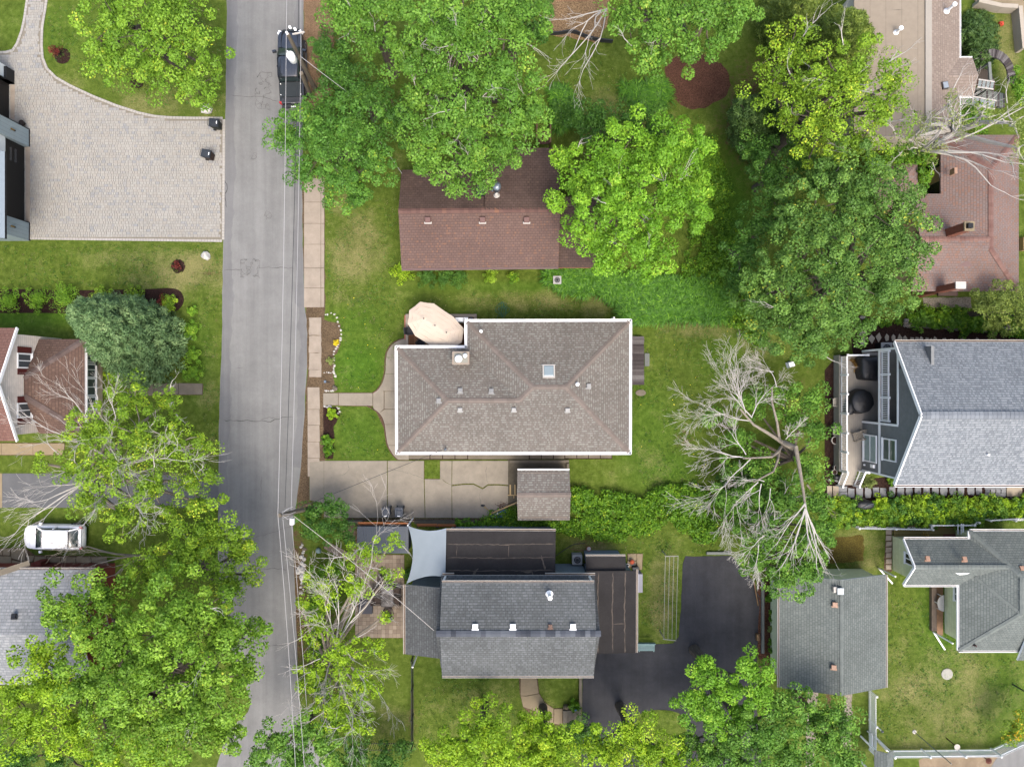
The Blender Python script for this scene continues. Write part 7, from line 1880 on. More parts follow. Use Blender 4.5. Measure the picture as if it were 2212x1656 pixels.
for i, (x0, x1) in enumerate(((105, 158), (162, 222))):
    a, b_ = F7(x0, 103), F7(x1, 225); mb = MB(); mb.box(a.x, b_.y, 0, b_.x, a.y, .1 + .1 * i); mb.build('step', BEIGE_SLAB, sp)
a, b_ = F7(2018, 100), F7(2180, 215); mb = MB(); mb.box(a.x, b_.y, 0, b_.x, a.y, .12); mb.build('landing', BEIGE_SLAB, sp)
bed_stones(sp, [F7(2030 + i * 42, 232) for i in range(4)], COBBLE, .16, 8, 'edge_stone')
sp2 = sheet('flagstone_path', [F6(395, 180), F6(430, 180), F6(430, 365), F6(395, 365)], .018, MULCH, kind='structure')
for i, (x, y, s) in enumerate(((425, 225, 1.25), (420, 320, 1.2), (520, 278, 1.05), (600, 265, 1.1), (687, 270, .8), (760, 272, .9), (830, 285, 1.0), (888, 285, .8), (965, 292, .8), (1020, 294, .8), (1070, 293, .7), (1130, 296, .75), (1175, 302, .6), (1222, 302, .9), (1325, 308, .9), (1405, 310, .7), (1465, 312, .9), (1530, 312, .9), (1597, 310, .7), (1688, 312, .8))):
    r = random.Random(i * 7 + 1); c = F6(x, y); n = r.choice((4, 5, 5)); a0_ = r.uniform(0, 6)
    q = [c + Vector((math.cos(a0_ + k * 6.283 / n) * .22 * s * r.uniform(.75, 1.2), math.sin(a0_ + k * 6.283 / n) * .33 * s * r.uniform(.8, 1.2), 0)) for k in range(n)]
    mb = MB(); mb.prism(q, 0, .055); mb.build('stepping_stone', FLAGSTONE, sp2)
t = thing('stone_wall', 'low dry wall of rounded field stones above the grey house', 'wall', F6(1500, 180))
r = random.Random(12)
for i in range(46):
    x = 880 + i * 29 + r.uniform(-6, 6); y = 135 + (x - 880) * .055 + r.uniform(-8, 8)
    for j in range(2 if i % 3 else 3):
        c = F6(x, y - j * 26 + r.uniform(-6, 6)); s = r.uniform(.13, .23); mb = MB(); mb.rock(c + Vector((0, 0, .12 + .1 * j)), s, s * .9, s * .75, i * 5 + j, 8, 5); mb.build('stone', COBBLE, t)
stone(F6(420, 45), .22, .16, .16, 'pale stone in the mulch at the edge of the big maple', COBBLE, 41)
# pots, posts and chairs along the deck
for i, (x, y, s, lb) in enumerate(((100, 860, .2, 'empty white pot ring beside the deck, uppermost'), (85, 1022, .3, 'larger grey planter beside the middle of the deck'), (98, 1292, .22, 'empty pale pot ring beside the deck, near its lower end'), (75, 1336, .2, 'small pale pot ring below the other pot near the deck stairs'))):
    pot_(D6(x, y), s, .4, lb, WHITE_DIRTY, MULCH)
for i, (y, lb) in enumerate(((645, 'upper of two taupe garden chairs beside the raised deck'), (925, 'lower of two taupe garden chairs beside the raised deck'))):
    chair(D6(90, y), 0 if i else .05, 0, lb, MATS['taupe_skirt'], MATS['taupe_skirt'], 'garden chairs by the deck')
draped([D6(95 + 38 * math.cos(i / 14 * 6.283), 1385 + 28 * math.sin(i / 14 * 6.283)) for i in range(14)], 0, .5, 'black_bag', 'black rubbish bag in the mulch by the deck stairs', 'bag', seed=12)
draped([F7(525 + 98 * math.cos(i / 18 * 6.283), 310 + 48 * math.sin(i / 18 * 6.283), .8) for i in range(18)], 0, .85, 'covered_barbecue', 'oval black barbecue cover in the hedge below the stepping stones', 'barbecue', seed=15)
mb = MB(); mb.tube([F7(500, 335, .98), F7(560, 305, 1.0), F7(610, 300, .98)], .025, 6); mb.top('barbecue_handle', METAL, 'pale metal handle lying across the oval black cover', 'handle')
mb = MB(); a, b_ = F7(400, 240, .3), F7(520, 272, .3); mb.box(a.x, b_.y, 0, b_.x, a.y, .3); mb.top('stone_block', CONC_TAN, 'tan stone block behind the oval black cover', 'block')
for x, y, lb in ((132, 43, 'left'), (205, 48, 'right')): stone(F7(x, y), .12, .12, .12, lb + ' of two small white stones by the deck stairs', sd=x)
# ------------------------------------------------------------------ upper right corner: curved arbour, glazed pergola, wall
t = thing('curved_arbour', 'curved grey wooden arbour of radiating planks beside the tan roofed house', 'arbour', D7(1530, 950))
c = D7(1470, 1010, 1.5)
for k in range(26):
    a0_, a1_ = math.radians(125 - k * 5.4), math.radians(125 - k * 5.4 - 4.9); r0_, r1_ = 1.2, 1.75
    q = [c + Vector((r0_ * math.cos(a1_), r0_ * 1.25 * math.sin(a1_), 0)), c + Vector((r1_ * math.cos(a1_), r1_ * 1.2 * math.sin(a1_), 0)), c + Vector((r1_ * math.cos(a0_), r1_ * 1.2 * math.sin(a0_), 0)), c + Vector((r0_ * math.cos(a0_), r0_ * 1.25 * math.sin(a0_), 0))]
    mb = MB(); mb.prism(q, 1.75, 1.85 + (k % 2) * .02); mb.build('plank', WOODOLD, t)
mb = MB(); q = [c + Vector((1.18 * math.cos(math.radians(130 - k * 8)), 1.45 * math.sin(math.radians(130 - k * 8)), 0)) for k in range(19)]
mb = MB(); mb.prism(q, 0, .5); mb.build('plank_floor', M_lines('dark_floor', S(96, 86, 76), S(70, 62, 56), 'X', .14, .1), t)
mb = MB(); a, b_ = D7(1480, 790, 2.4), D7(1500, 1060, 2.4); mb.beam(a, b_, .2, .12); mb.build('beam', MATS['pale_grey_wood'], t)
for x, y in ((1480, 800), (1500, 1050)): q = D7(x, y, 2.3); mb = MB(); mb.box(q.x - .06, q.y - .06, 0, q.x + .06, q.y + .06, 2.33); mb.build('post', MATS['pale_grey_wood'], t)
GLAZ = M_glass('pergola_glass', S(168, 178, 172), .2)
for nm, lb, p0, p1, w in (('glazed_canopy', 'upper glazed canopy strip beside the curved arbour', (1335, 1055), (1540, 1085), .55), ('glazed_canopy', 'lower glazed canopy strip below the tan roof bay', (1150, 1255), (1560, 1330), .6)):
    t = thing(nm, lb, 'canopy', D7(*p0), 'glazed canopies'); a, b_ = D7(*p0, 2.5), D7(*p1, 2.5); d = (b_ - a).normalized(); s = Vector((-d.y, d.x, 0)) * w / 2
    for sg in (-1, 1): mb = MB(); mb.beam(a + s * sg, b_ + s * sg, .08, .08); mb.build('rail', WHITE_DIRTY, t)
    n = 4
    for k in range(n + 1): q = a.lerp(b_, k / n); mb = MB(); mb.beam(q + s * .92, q - s * .92, .06, .07); mb.build('bar', DW, t)
    for k in range(n): q0_, q1_ = a.lerp(b_, (k + .08) / n), a.lerp(b_, (k + .92) / n); mb = MB(); mb.hexa([q0_ - s * .9, q1_ - s * .9, q1_ + s * .9, q0_ + s * .9], [p + Vector((0, 0, .02)) for p in (q0_ - s * .9, q1_ - s * .9, q1_ + s * .9, q0_ + s * .9)]); mb.build('pane', GLAZ, t)
    for q in (a, b_): mb = MB(); mb.box(q.x - .05, q.y - .05, 0, q.x + .05, q.y + .05, 2.44); mb.build('post', MATS['pale_grey_wood'], t)
t = thing('plank_walk', 'grey plank walkway between the two glazed canopies', 'walkway', D7(1480, 1230))
for k in range(16):
    a, b_ = D7(1300 + k * 24, 1110 + k * 5, .3), D7(1322 + k * 24, 1300 + k * 4, .3); mb = MB(); mb.box(a.x, b_.y, 0, b_.x, a.y, .3); mb.build('plank', MATS['pale_grey_wood'] if k % 3 else WOODOLD, t)
tc = sheet('terrace', [D7(1270, -40), D7(2000, -40), D7(2000, 640), D7(1880, 620), D7(1810, 130), D7(1600, 120), D7(1310, 50)], .05, CONC_TAN, kind='structure')
t = thing('rendered_wall', 'curved cream wall round the lawn in the upper right corner', 'wall', D7(1700, 110))
for p0, p1 in (((1310, 40), (1600, 105)), ((1600, 105), (1800, 115)), ((1830, 110), (1880, 640))):
    mb = MB(); mb.beam(D7(*p0, .4), D7(*p1, .4), .3, .8); mb.build('wall_segment', M_plain('cream_render', S(222, 210, 190), .06, 3) if 'cream_render' not in MATS else MATS['cream_render'], t)
mb = MB(); mb.box(-.16, -.16, 0, .16, .16, .25); c = D7(1615, 315); mb = MB(); mb.obox(c, .3, .3, 0, .22, .1); mb.obox(c, .18, .18, .221, .3, .4); mb.top('toy_block', M_plain('orange_red_plastic', S(240, 96, 66), .05, 3, .4), 'small orange red toy on the grass in the upper right corner', 'toy')
mb = MB(); mb.box(0, 0, 0, .5, 1.2, .06); a, b_ = F2(1135, 985), F2(1200, 1085); mb = MB(); mb.box(a.x, b_.y, 0, b_.x, a.y, .5)
mb.top('yellow_planks', LUM, 'pale yellow plank box at the right edge beside the red roofed house', 'planks')
# silt fence by the wood chips
mb = MB(); ln = smooth_line([K2(1305, 222), K2(1400, 228), K2(1500, 215), K2(1580, 245), K2(1670, 270), K2(1760, 280)], 4)
for a, b_ in zip(ln, ln[1:]): mb.beam(a + Vector((0, 0, .25)), b_ + Vector((0, 0, .25)), .06, .5)
mb.top('silt_fence', PLASTIC, 'low black silt fence below the wood chip bed', 'fence')
# saplings in the mulch rings come with the plants
mb = MB(); mb.obox(K6(705, 715, .3), .5, .42, 0, .5, .3, .8); mb.top('white_chest', WHITE, 'white garden chest under the big maple left of the grey house', 'chest')
t = thing('white_sheet', 'crumpled white sheet half hidden under the big maple', 'sheet', K6(985, 70))
mb = MB(); n = 7; gg = [[K6(930 + i * 18, 40 + j * 15, .6 + .12 * math.sin(i * 1.7 + j) + .1 * math.cos(j * 2.1)) for j in range(n)] for i in range(n)]
for row in gg: mb.v += [tuple(p) for p in row]
for i in range(n - 1):
    for j in range(n - 1): a = i * n + j; mb.f.append((a, a + 1, a + n + 1, a + n)); mb.uv.append(None); mb.mi.append(0)
mb.build('cloth', WHITE, t)
# ------------------------------------------------------------------ foliage
def unit(a): return a / np.maximum(np.linalg.norm(a, axis=-1, keepdims=True), 1e-9)

def leaf_mesh(name, C, RC, m, L, W, mat, off, rng, low=-.35, droop=.15, up=.7, tint=None, squash=.8, hollow=.62):
    """C: cluster centres (k,3), RC: radii (k,), m: leaves per cluster; every leaf is one folded-flat kite"""
    k = len(C)
    d = rng.normal(size=(k * m * 2, 3)); d = unit(d); d = d[d[:, 2] > low]
    while len(d) < k * m:
        e = unit(rng.normal(size=(k * m, 3))); d = np.concatenate([d, e[e[:, 2] > low]])
    d = d[:k * m]
    ci = np.repeat(np.arange(k), m)
    rr = RC[ci] * (hollow + (1 - hollow) * rng.random(k * m) ** .6)
    p = C[ci] + d * rr[:, None] * np.array([1, 1, squash])
    ax = unit(d * .35 + rng.normal(size=d.shape) * .6 + np.array([0, 0, -droop]))
    upv = unit(np.array([0, 0, up * .45]) + d * 1.15 + rng.normal(size=d.shape) * .22)
    sd = unit(np.cross(ax, upv))
    l = L * (.7 + .6 * rng.random((k * m, 1))); w = W * (.7 + .6 * rng.random((k * m, 1)))
    V = np.stack([p - ax * l * .5, p + sd * w * .5, p + ax * l * .5, p - sd * w * .5], 1).reshape(-1, 3) - np.array(off)
    Q = np.arange(k * m * 4).reshape(-1, 4)
    me = bpy.data.meshes.new(name); set_quads(me, V, Q)
    ct = rng.random(k) if tint is None else tint
    t = np.clip(.52 * ct[ci] + .48 * rng.random(k * m), 0, 1)
    a = me.attributes.new('tint', 'FLOAT', 'POINT'); a.data.foreach_set('value', np.repeat(t, 4).astype(np.float32))
    me.materials.append(mat)
    return me

def lobes_to_clusters(lobes, rc, dens, rng, flat=.75, inner=.45):
    """lobes: (centre, radius); clumps sit spaced apart over each lobe's upper shell, others fill in deeper down"""
    acc, fill = [], []
    cs = [(np.array(c), r) for c, r in lobes]
    P = np.zeros((0, 3)); K = np.zeros(0)
    for c, r in cs:
        n = max(3, int(dens * .62 * (r / rc) ** 2)); m0 = len(P)
        ph = rng.uniform(0, 6.28, 2)
        def put(d, s, rk):
            az = np.arctan2(d[1], d[0]); s = s * (1 + .1 * np.sin(3 * az + ph[0]) + .07 * np.sin(5 * az + ph[1]))
            return c + d * max(r * s - rk * .55, .05) * np.array([1, 1, flat])
        for _ in range(n * 10):
            if len(P) - m0 >= n: break
            d = unit(rng.normal(size=3))
            if d[2] < -.15: continue
            rk = rc * rng.uniform(.6, 1.35); p = put(d, rng.uniform(.84, 1.1), rk)
            if any((((p - q) / np.array([1, 1, flat])) ** 2).sum() < (.72 * k) ** 2 for q, k in cs if q is not c): continue
            if len(P) and (((P - p) ** 2).sum(1) < (.9 * (rk + K)) ** 2).any(): continue
            P = np.vstack([P, p]); K = np.append(K, rk)
        for _ in range(int(n * (.45 + inner * .8))):
            d = unit(rng.normal(size=3)); d[2] = abs(d[2]) * .8 - .15; rk = rc * rng.uniform(.8, 1.3); fill.append((put(d, rng.uniform(.25, .62), rk), rk))
    return np.vstack([P] + [q for q, _ in fill]), np.append(K, [k for _, k in fill])

BARK = M_plain('grey_bark', S(128, 116, 102), .3, 4, .95, stretch=(3, 3, .7))
BARK_D = M_plain('dark_bark', S(86, 76, 66), .3, 4, .95, stretch=(3, 3, .7))
BARE = M_plain('bleached_twigs', S(222, 216, 206, 1.25), .12, 4, .9)
DEADBARK = M_plain('dead_grey_bark', S(178, 167, 150), .25, 4, .95)

def twigs(mb, p, d, length, r, depth, rng, spread=.55, lift=.0, n0=3, sides=5, flatten=1.0):
    """recursive bare branch"""
    p = Vector(p); d = Vector(d).normalized(); pts = [p]; rs = [r]; q = p; dd = d
    n = 4
    for i in range(n):
        dd = (dd + Vector((rng.uniform(-.22, .22), rng.uniform(-.22, .22), rng.uniform(-.15, .15) * flatten + lift))).normalized()
        q = q + dd * length / n; pts.append(q); rs.append(max(.006, r * (1 - .55 * (i + 1) / n)))
    mb.tube(pts, rs, sides if depth > 1 else 4, cap=False)
    if depth <= 0: return
    m = n0 + (1 if rng.random() < .5 else 0)
    for k in range(m):
        i = rng.randint(1, n) if k else n
        a = rng.uniform(-spread, spread) if k else rng.uniform(-.25, .25)
        base = (pts[i] - pts[i - 1]).normalized()
        s = base.cross(Vector((0, 0, 1)));  s = s.normalized() if s.length > 1e-3 else Vector((1, 0, 0))
        nd = (base * math.cos(a) + s * math.sin(a) * 1.35 + Vector((0, 0, rng.uniform(-.3, .3) * flatten))).normalized()
        twigs(mb, pts[i], nd, length * rng.uniform(.5, .78), rs[i] * .72, depth - 1, rng, spread, lift, n0, sides, flatten)

def crown_part(t, lobes, mat, rc, dens, m, L, W, rng, nm='crown', **k):
    m = int(m * 1.45); L *= .8; rc *= 1.12; k.setdefault('low', -.02); k.setdefault('squash', .9)
    C, RC = lobes_to_clusters(lobes, rc, dens, rng, k.pop('flat', .75), k.pop('inner', .45))
    me = leaf_mesh(nm, C, RC, m, L, W, mat, org(t), rng, **k)
    o = bpy.data.objects.new(nm, me); COL.objects.link(o); o.parent = t
    return C

def tree(label, lobes, mat, seed, rc=.62, dens=3.0, m=95, L=.24, W=.11, bark=BARK, name='tree', dead=0, trunk=None, cat='tree', group=None, limbs=True, nm='crown', **k):
    """lobes: (u, v, radius in overview pixels, height of the lobe's middle)"""
    rng = np.random.default_rng(seed); r = random.Random(seed)
    Lb = [(at(u, v, z), rp / PXM * (CAM_H - z) / CAM_H) for u, v, rp, z in lobes]
    w = sum(q[1] ** 2 for q in Lb)
    base = sum((q[0] * q[1] ** 2 for q in Lb), Vector()) / w
    if trunk: base = at(*trunk)
    zt = max(q[0].z for q in Lb)
    t = thing(name, label, cat, (base.x, base.y, 0), group)
    C = crown_part(t, Lb, mat, rc, dens, m, L, W, rng, nm, **k)
    if limbs:
        R0 = .035 * zt + .05
        mb = MB(); fork = Vector((base.x, base.y, zt * .42))
        mb.tube([(base.x, base.y, 0), (base.x + .06, base.y, zt * .2), fork], [R0 * 1.35, R0, R0 * .85], 9)
        mb.build('trunk', bark, t)
        mb = MB()
        for c, rad in Lb:
            mid = fork.lerp(c, .5) + Vector((r.uniform(-.3, .3), r.uniform(-.3, .3), .3))
            mb.tube([fork, mid, c], [R0 * .6, R0 * .4, R0 * .22], 6, cap=False)
            near = [Vector(q) for q in C if (Vector(q) - c).length < rad * 1.1]
            for q in r.sample(near, min(len(near), max(4, int(rad * 5)))):
                m1 = c.lerp(q, .5) + Vector((r.uniform(-.2, .2), r.uniform(-.2, .2), -.1))
                mb.tube([c, m1, q], [R0 * .2, R0 * .12, .012], 4, cap=False)
        mb.build('limbs', bark, t, kind='stuff')
    if dead:
        mb = MB(); idx = r.sample(range(len(C)), min(dead, len(C)))
        top = sorted(idx, key=lambda i: -C[i][2])
        for i in top:
            p = Vector(C[i]); c = min((q[0] for q in Lb), key=lambda q: (q - p).length)
            d = (p - c); d.z = abs(d.z) + .4
            twigs(mb, p + d.normalized() * .15, d, r.uniform(.8, 1.3), .04, 2, r, .7, .03, 2, 4)
        mb.build('dead_twigs', BARE, t, kind='stuff')
    return t

# leaf colours
G_BRIGHT = M_leaf('fresh_green_leaf', (.115, .235, .022, 1), (.23, .38, .05, 1), (.36, .42, .05, 1), .05)
G_OAK = M_leaf('oak_green_leaf', (.085, .20, .030, 1), (.165, .31, .05, 1), (.27, .36, .06, 1), .05)
G_OAKB = M_leaf('bright_oak_leaf', (.112, .262, .020, 1), (.22, .41, .04, 1), (.30, .44, .06, 1), .06)
G_MAPLE = M_leaf('maple_leaf', (.075, .165, .035, 1), (.15, .27, .06, 1), (.36, .38, .06, 1), .05)
G_DARK = M_leaf('deep_green_leaf', (.045, .125, .022, 1), (.09, .20, .035, 1), (.15, .26, .05, 1), .05)
G_YEL = M_leaf('yellow_green_leaf', (.135, .25, .020, 1), (.26, .40, .035, 1), (.42, .48, .05, 1), .1)
G_LIME = M_leaf('lime_leaf', (.165, .30, .014, 1), (.31, .46, .028, 1), (.43, .52, .05, 1), .1)
G_OLIVE = M_leaf('olive_leaf', (.115, .165, .040, 1), (.20, .26, .065, 1), (.28, .3, .08, 1), .06)
G_BLUE = M_leaf('blue_spruce_needle', (.10, .185, .095, 1), (.21, .315, .18, 1), (.28, .38, .22, 1), .06, .12)
G_SPRUCE = M_leaf('dark_spruce_needle', (.045, .095, .030, 1), (.085, .15, .045, 1), (.13, .2, .06, 1), .06, .12)
G_FIR = M_leaf('olive_fir_needle', (.11, .165, .035, 1), (.20, .26, .06, 1), (.26, .3, .08, 1), .06, .12)
G_PALE = M_leaf('pale_birch_leaf', (.15, .20, .07, 1), (.27, .33, .12, 1), (.36, .4, .16, 1), .06)
G_IVY = M_leaf('ivy_leaf', (.07, .175, .013, 1), (.165, .31, .022, 1), (.32, .42, .035, 1), .09)
G_SHRUB = M_leaf('shrub_leaf', (.10, .225, .018, 1), (.21, .36, .035, 1), (.3, .42, .05, 1), .06)
G_MID = M_leaf('mid_green_leaf', (.062, .165, .028, 1), (.125, .265, .045, 1), (.24, .34, .05, 1), .05)
G_LILY = M_leaf('daylily_blade', (.04, .125, .010, 1), (.105, .25, .018, 1), (.16, .31, .03, 1), .06)
G_RED = M_leaf('dark_red_leaf', (.10, .02, .02, 1), (.22, .04, .04, 1), (.3, .08, .05, 1), .05)
G_ORANGE = M_leaf('orange_blossom_shrub', (.13, .22, .02, 1), (.26, .36, .03, 1), (.62, .36, .02, 1), .22)
G_RUST = M_leaf('rust_grass', (.24, .13, .04, 1), (.36, .26, .07, 1), (.4, .32, .1, 1), .1)

# ------------------------------------------------------------------ trees
# upper left
tree('bright green broad tree overhanging the lawn above the paver driveway', [(255, 45, 85, 6.5), (345, 60, 100, 7.5), (425, 95, 70, 6.5), (245, 125, 62, 5.5), (330, 150, 75, 6), (410, 175, 62, 5.5), (445, 215, 30, 4), (460, 150, 25, 4.5), (380, 10, 70, 6.5)], G_BRIGHT, 1, rc=.55, dens=2.3, m=80, L=.22, W=.11, trunk=(345, 110), inner=.45)
# trees along the right side of the road
tree('dark green maple leaning over the road below the pickup', [(625, 295, 52, 4.5), (700, 310, 78, 5.5), (760, 290, 85, 5.5), (745, 385, 70, 5), (660, 370, 42, 4.2), (800, 350, 60, 5), (700, 250, 50, 4.5), (770, 425, 28, 4)], G_MID, 2, rc=.5, dens=3.4, m=90, L=.2, W=.11)
tree('leafy tree behind the utility pole right of the pickup', [(740, 175, 50, 5), (720, 130, 45, 4.2), (790, 210, 60, 5.5), (695, 105, 28, 3), (850, 260, 60, 5)], G_DARK, 3, rc=.5, dens=3.0, m=85, L=.2, W=.1)
tree('tall oak crown at the top edge right of the pickup', [(770, 30, 75, 8.5), (850, 20, 80, 9), (730, 10, 40, 7), (800, 90, 35, 7)], G_OAK, 4, rc=.6, dens=2.8, dead=5)
tree('large oak with bleached dead twigs towering over the brown house', [(1000, 80, 115, 11.5), (1090, 60, 95, 11), (1075, 165, 105, 11), (960, 175, 85, 10.5), (1015, 255, 100, 11), (930, 290, 75, 9.5), (1110, 265, 82, 10), (880, 130, 55, 9), (1020, 345, 75, 9.5), (925, 355, 48, 8), (985, 405, 34, 8), (1075, 330, 60, 9), (1040, 395, 26, 8), (905, 215, 50, 9), (940, 60, 60, 10), (1150, 230, 38, 9.5)], G_OAK, 5, rc=.62, dens=2.7, m=110, dead=26, trunk=(1000, 270), inner=.45)
tree('smaller oak between the tall oak and the wood chip bed', [(1120, 20, 75, 7), (1060, -10, 60, 7), (1150, 70, 40, 6)], G_DARK, 6, rc=.55, dens=2.6)
tree('round bright oak standing over the right end of the brown house', [(1330, 350, 88, 8.5), (1425, 335, 95, 8.5), (1350, 440, 105, 9), (1450, 430, 85, 8.5), (1290, 510, 72, 7.5), (1395, 530, 75, 7.5), (1255, 400, 50, 7.5), (1215, 345, 34, 7), (1203, 440, 32, 7), (1470, 330, 55, 7.5), (1500, 400, 38, 7), (1310, 570, 38, 6.5)], G_OAKB, 7, rc=.58, dens=3.3, m=110, dead=9, inner=.45)
tree('dull green shrubby tree peeping out above the round bright oak', [(1290, 265, 50, 4), (1360, 265, 50, 4), (1410, 280, 50, 4), (1255, 270, 35, 3.5)], G_DARK, 8, rc=.45, dens=3.0, m=80, L=.18, W=.1)
tree('tall oak at the top edge beside the wood chip bed', [(1355, 40, 65, 9.5), (1440, 35, 90, 10.5), (1405, 125, 55, 9), (1530, 30, 80, 10), (1490, 110, 55, 9), (1570, 70, 50, 9), (1600, 10, 45, 9)], G_OAK, 9, rc=.6, dens=2.7, dead=4, trunk=(1430, 90))
tree('broad yellow green tree with twisted pale limbs, top right', [(1700, 115, 70, 9), (1660, 190, 60, 8.5), (1735, 190, 80, 9.5), (1830, 180, 105, 11), (1895, 240, 78, 10), (1780, 270, 85, 9.5), (1850, 310, 60, 8.5), (1700, 250, 50, 8.5), (1925, 180, 48, 9.5), (1745, 320, 40, 8)], G_YEL, 10, rc=.5, dens=2.1, m=70, L=.18, W=.1, dead=16, inner=.5)
tree('dark shrubby tree below the yellow green tree', [(1665, 385, 60, 5), (1720, 345, 45, 5), (1640, 330, 50, 4.5), (1760, 390, 40, 5)], G_DARK, 11, rc=.5, dens=2.9, m=90, L=.2, W=.1)
tree('very large maple with dense grey green crown right of the lawn', [(1850, 430, 110, 9.5), (1770, 500, 110, 9.5), (1900, 520, 105, 9.5), (1810, 590, 110, 10), (1700, 590, 85, 8.5), (1905, 620, 80, 8.5), (1715, 680, 90, 8), (1810, 690, 70, 8), (1640, 640, 60, 7), (1750, 740, 48, 7), (1960, 560, 45, 8.5), (1945, 450, 50, 8), (1800, 370, 50, 7.5), (1640, 700, 45, 6)], G_MAPLE, 12, rc=.5, dens=3.1, m=95, L=.19, W=.11, dead=6, trunk=(1770, 620), inner=.45)
tree('dark dense tree at the left flank of the very large maple', [(1610, 540, 55, 5.5), (1640, 490, 55, 5.5), (1590, 610, 42, 4.5), (1690, 460, 48, 5.5)], G_DARK, 13, rc=.5, dens=3.0, m=85, L=.19, W=.1)
# green regrowth round the dead tree
tree('leafy green tree mingled with the bleached dead tree', [(1745, 865, 48, 4.5), (1712, 905, 45, 4), (1760, 925, 45, 4.5), (1690, 850, 36, 3.5), (1625, 870, 40, 2.5), (1590, 945, 42, 2.2), (1640, 1020, 50, 2.6), (1745, 1005, 45, 3.6), (1575, 1010, 36, 2.2), (1530, 905, 24, 2)], G_OAK, 14, rc=.5, dens=2.3, m=85, L=.2, W=.11, trunk=(1690, 985))
tree('dense green tree below the dead tree at the end of the black driveway', [(1690, 1090, 66, 4), (1610, 1090, 55, 3.4), (1760, 1085, 42, 4.2), (1650, 1160, 60, 4.4), (1735, 1170, 60, 4.6), (1700, 1235, 62, 4.6), (1635, 1210, 40, 4.5), (1770, 1140, 38, 5), (1745, 1230, 40, 5), (1570, 1080, 40, 3.5)], G_OAK, 15, rc=.5, dens=2.9, m=95, L=.2, W=.11, dead=7)
# left side
tree('yellow green tree with many bare grey branches beside the cream house', [(285, 860, 60, 6.5), (210, 930, 65, 7), (300, 940, 72, 7.5), (380, 960, 65, 7), (240, 1010, 65, 7.5), (330, 1050, 65, 7), (410, 1040, 48, 6.5), (160, 1010, 42, 6.5), (270, 1110, 55, 7), (190, 1080, 45, 6.5), (440, 960, 34, 6), (90, 1000, 25, 6), (360, 870, 34, 6), (430, 1085, 40, 6), (370, 1110, 40, 6.5), (455, 1030, 30, 6)], G_YEL, 16, rc=.42, dens=2.3, m=62, L=.19, W=.09, bark=DEADBARK, dead=34, trunk=(255, 1010), inner=.5)
tree('broad green maple reaching over the road, lower left', [(455, 1150, 80, 7), (520, 1190, 55, 6), (410, 1210, 75, 7), (330, 1235, 60, 6), (500, 1260, 50, 6), (545, 1240, 28, 5.5)], G_YEL, 17, rc=.55, dens=2.9, m=90, L=.21, W=.11, trunk=(440, 1215))
tree('huge green tree filling the lower left beside the road', [(400, 1340, 115, 11), (490, 1370, 85, 10), (330, 1440, 110, 11), (440, 1470, 105, 10.5), (250, 1380, 85, 9.5), (530, 1450, 45, 9), (380, 1560, 95, 9.5), (280, 1540, 90, 9.5), (480, 1570, 62, 8.5), (200, 1470, 75, 9), (160, 1310, 75, 8), (230, 1290, 60, 8.5), (555, 1350, 25, 8)], G_BRIGHT, 18, rc=.6, dens=3.0, m=110, L=.24, W=.12, trunk=(380, 1430), dead=5)
tree('lighter green tree in the lower left corner', [(120, 1480, 80, 7.5), (60, 1560, 75, 7), (170, 1570, 70, 7), (90, 1420, 55, 7), (240, 1620, 60, 6.5), (330, 1640, 55, 6), (30, 1500, 45, 6.5)], G_LIME, 19, rc=.55, dens=2.8, m=90, L=.21, W=.11)
tree('dark low trees at the very bottom left', [(40, 1640, 60, 3.5), (120, 1655, 45, 3.5), (200, 1660, 40, 3)], G_DARK, 20, rc=.45, dens=2.8, m=80, L=.18, W=.1)
# roadside, lower middle
tree('dark green shrub round the foot of the lower utility pole', [(672, 1110, 34, 2.5), (720, 1100, 32, 2.3), (700, 1140, 36, 2.8), (740, 1135, 26, 2.2), (668, 1150, 22, 2), (755, 1165, 20, 2)], G_DARK, 21, rc=.4, dens=3.0, m=75, L=.17, W=.1, name='shrub', cat='shrub', limbs=False, nm='foliage')
tree('sparse yellow green tree with bare pale branches between road and patio', [(700, 1270, 50, 5.5), (790, 1190, 42, 5.5), (770, 1260, 45, 5.5), (690, 1350, 45, 5), (740, 1420, 55, 6), (680, 1450, 48, 5), (790, 1470, 48, 5.5), (720, 1520, 55, 5.5), (810, 1400, 30, 5), (840, 1240, 26, 4.5), (850, 1165, 24, 4.5), (775, 1560, 40, 5), (650, 1300, 18, 4.5), (830, 1330, 20, 4.5)], G_LIME, 22, rc=.4, dens=1.55, m=55, L=.18, W=.09, bark=DEADBARK, dead=40, trunk=(725, 1395), inner=.5)
tree('low green bushes under the sparse roadside tree', [(690, 1250, 32, 1.6), (720, 1230, 26, 1.6), (680, 1310, 25, 1.4), (700, 1400, 30, 1.4), (690, 1480, 30, 1.5), (720, 1560, 32, 1.5), (720, 1300, 20, 1.3)], G_IVY, 23, rc=.36, dens=2.9, m=70, L=.15, W=.1, name='shrub', cat='shrub', limbs=False, nm='foliage')
tree('green tree overhanging the junction at the bottom of the road', [(600, 1600, 55, 6), (655, 1575, 48, 6), (640, 1640, 52, 6), (560, 1635, 32, 5.5), (700, 1610, 45, 5.5)], G_OAK, 24, rc=.5, dens=2.8, m=90, L=.2, W=.11)
tree('mixed green bushes at the bottom edge below the metal fence', [(770, 1630, 55, 2.5), (830, 1645, 50, 2.5), (870, 1610, 28, 2)], G_DARK, 25, rc=.42, dens=2.8, m=75, L=.17, W=.1, name='shrub', cat='shrub', limbs=False, nm='foliage')
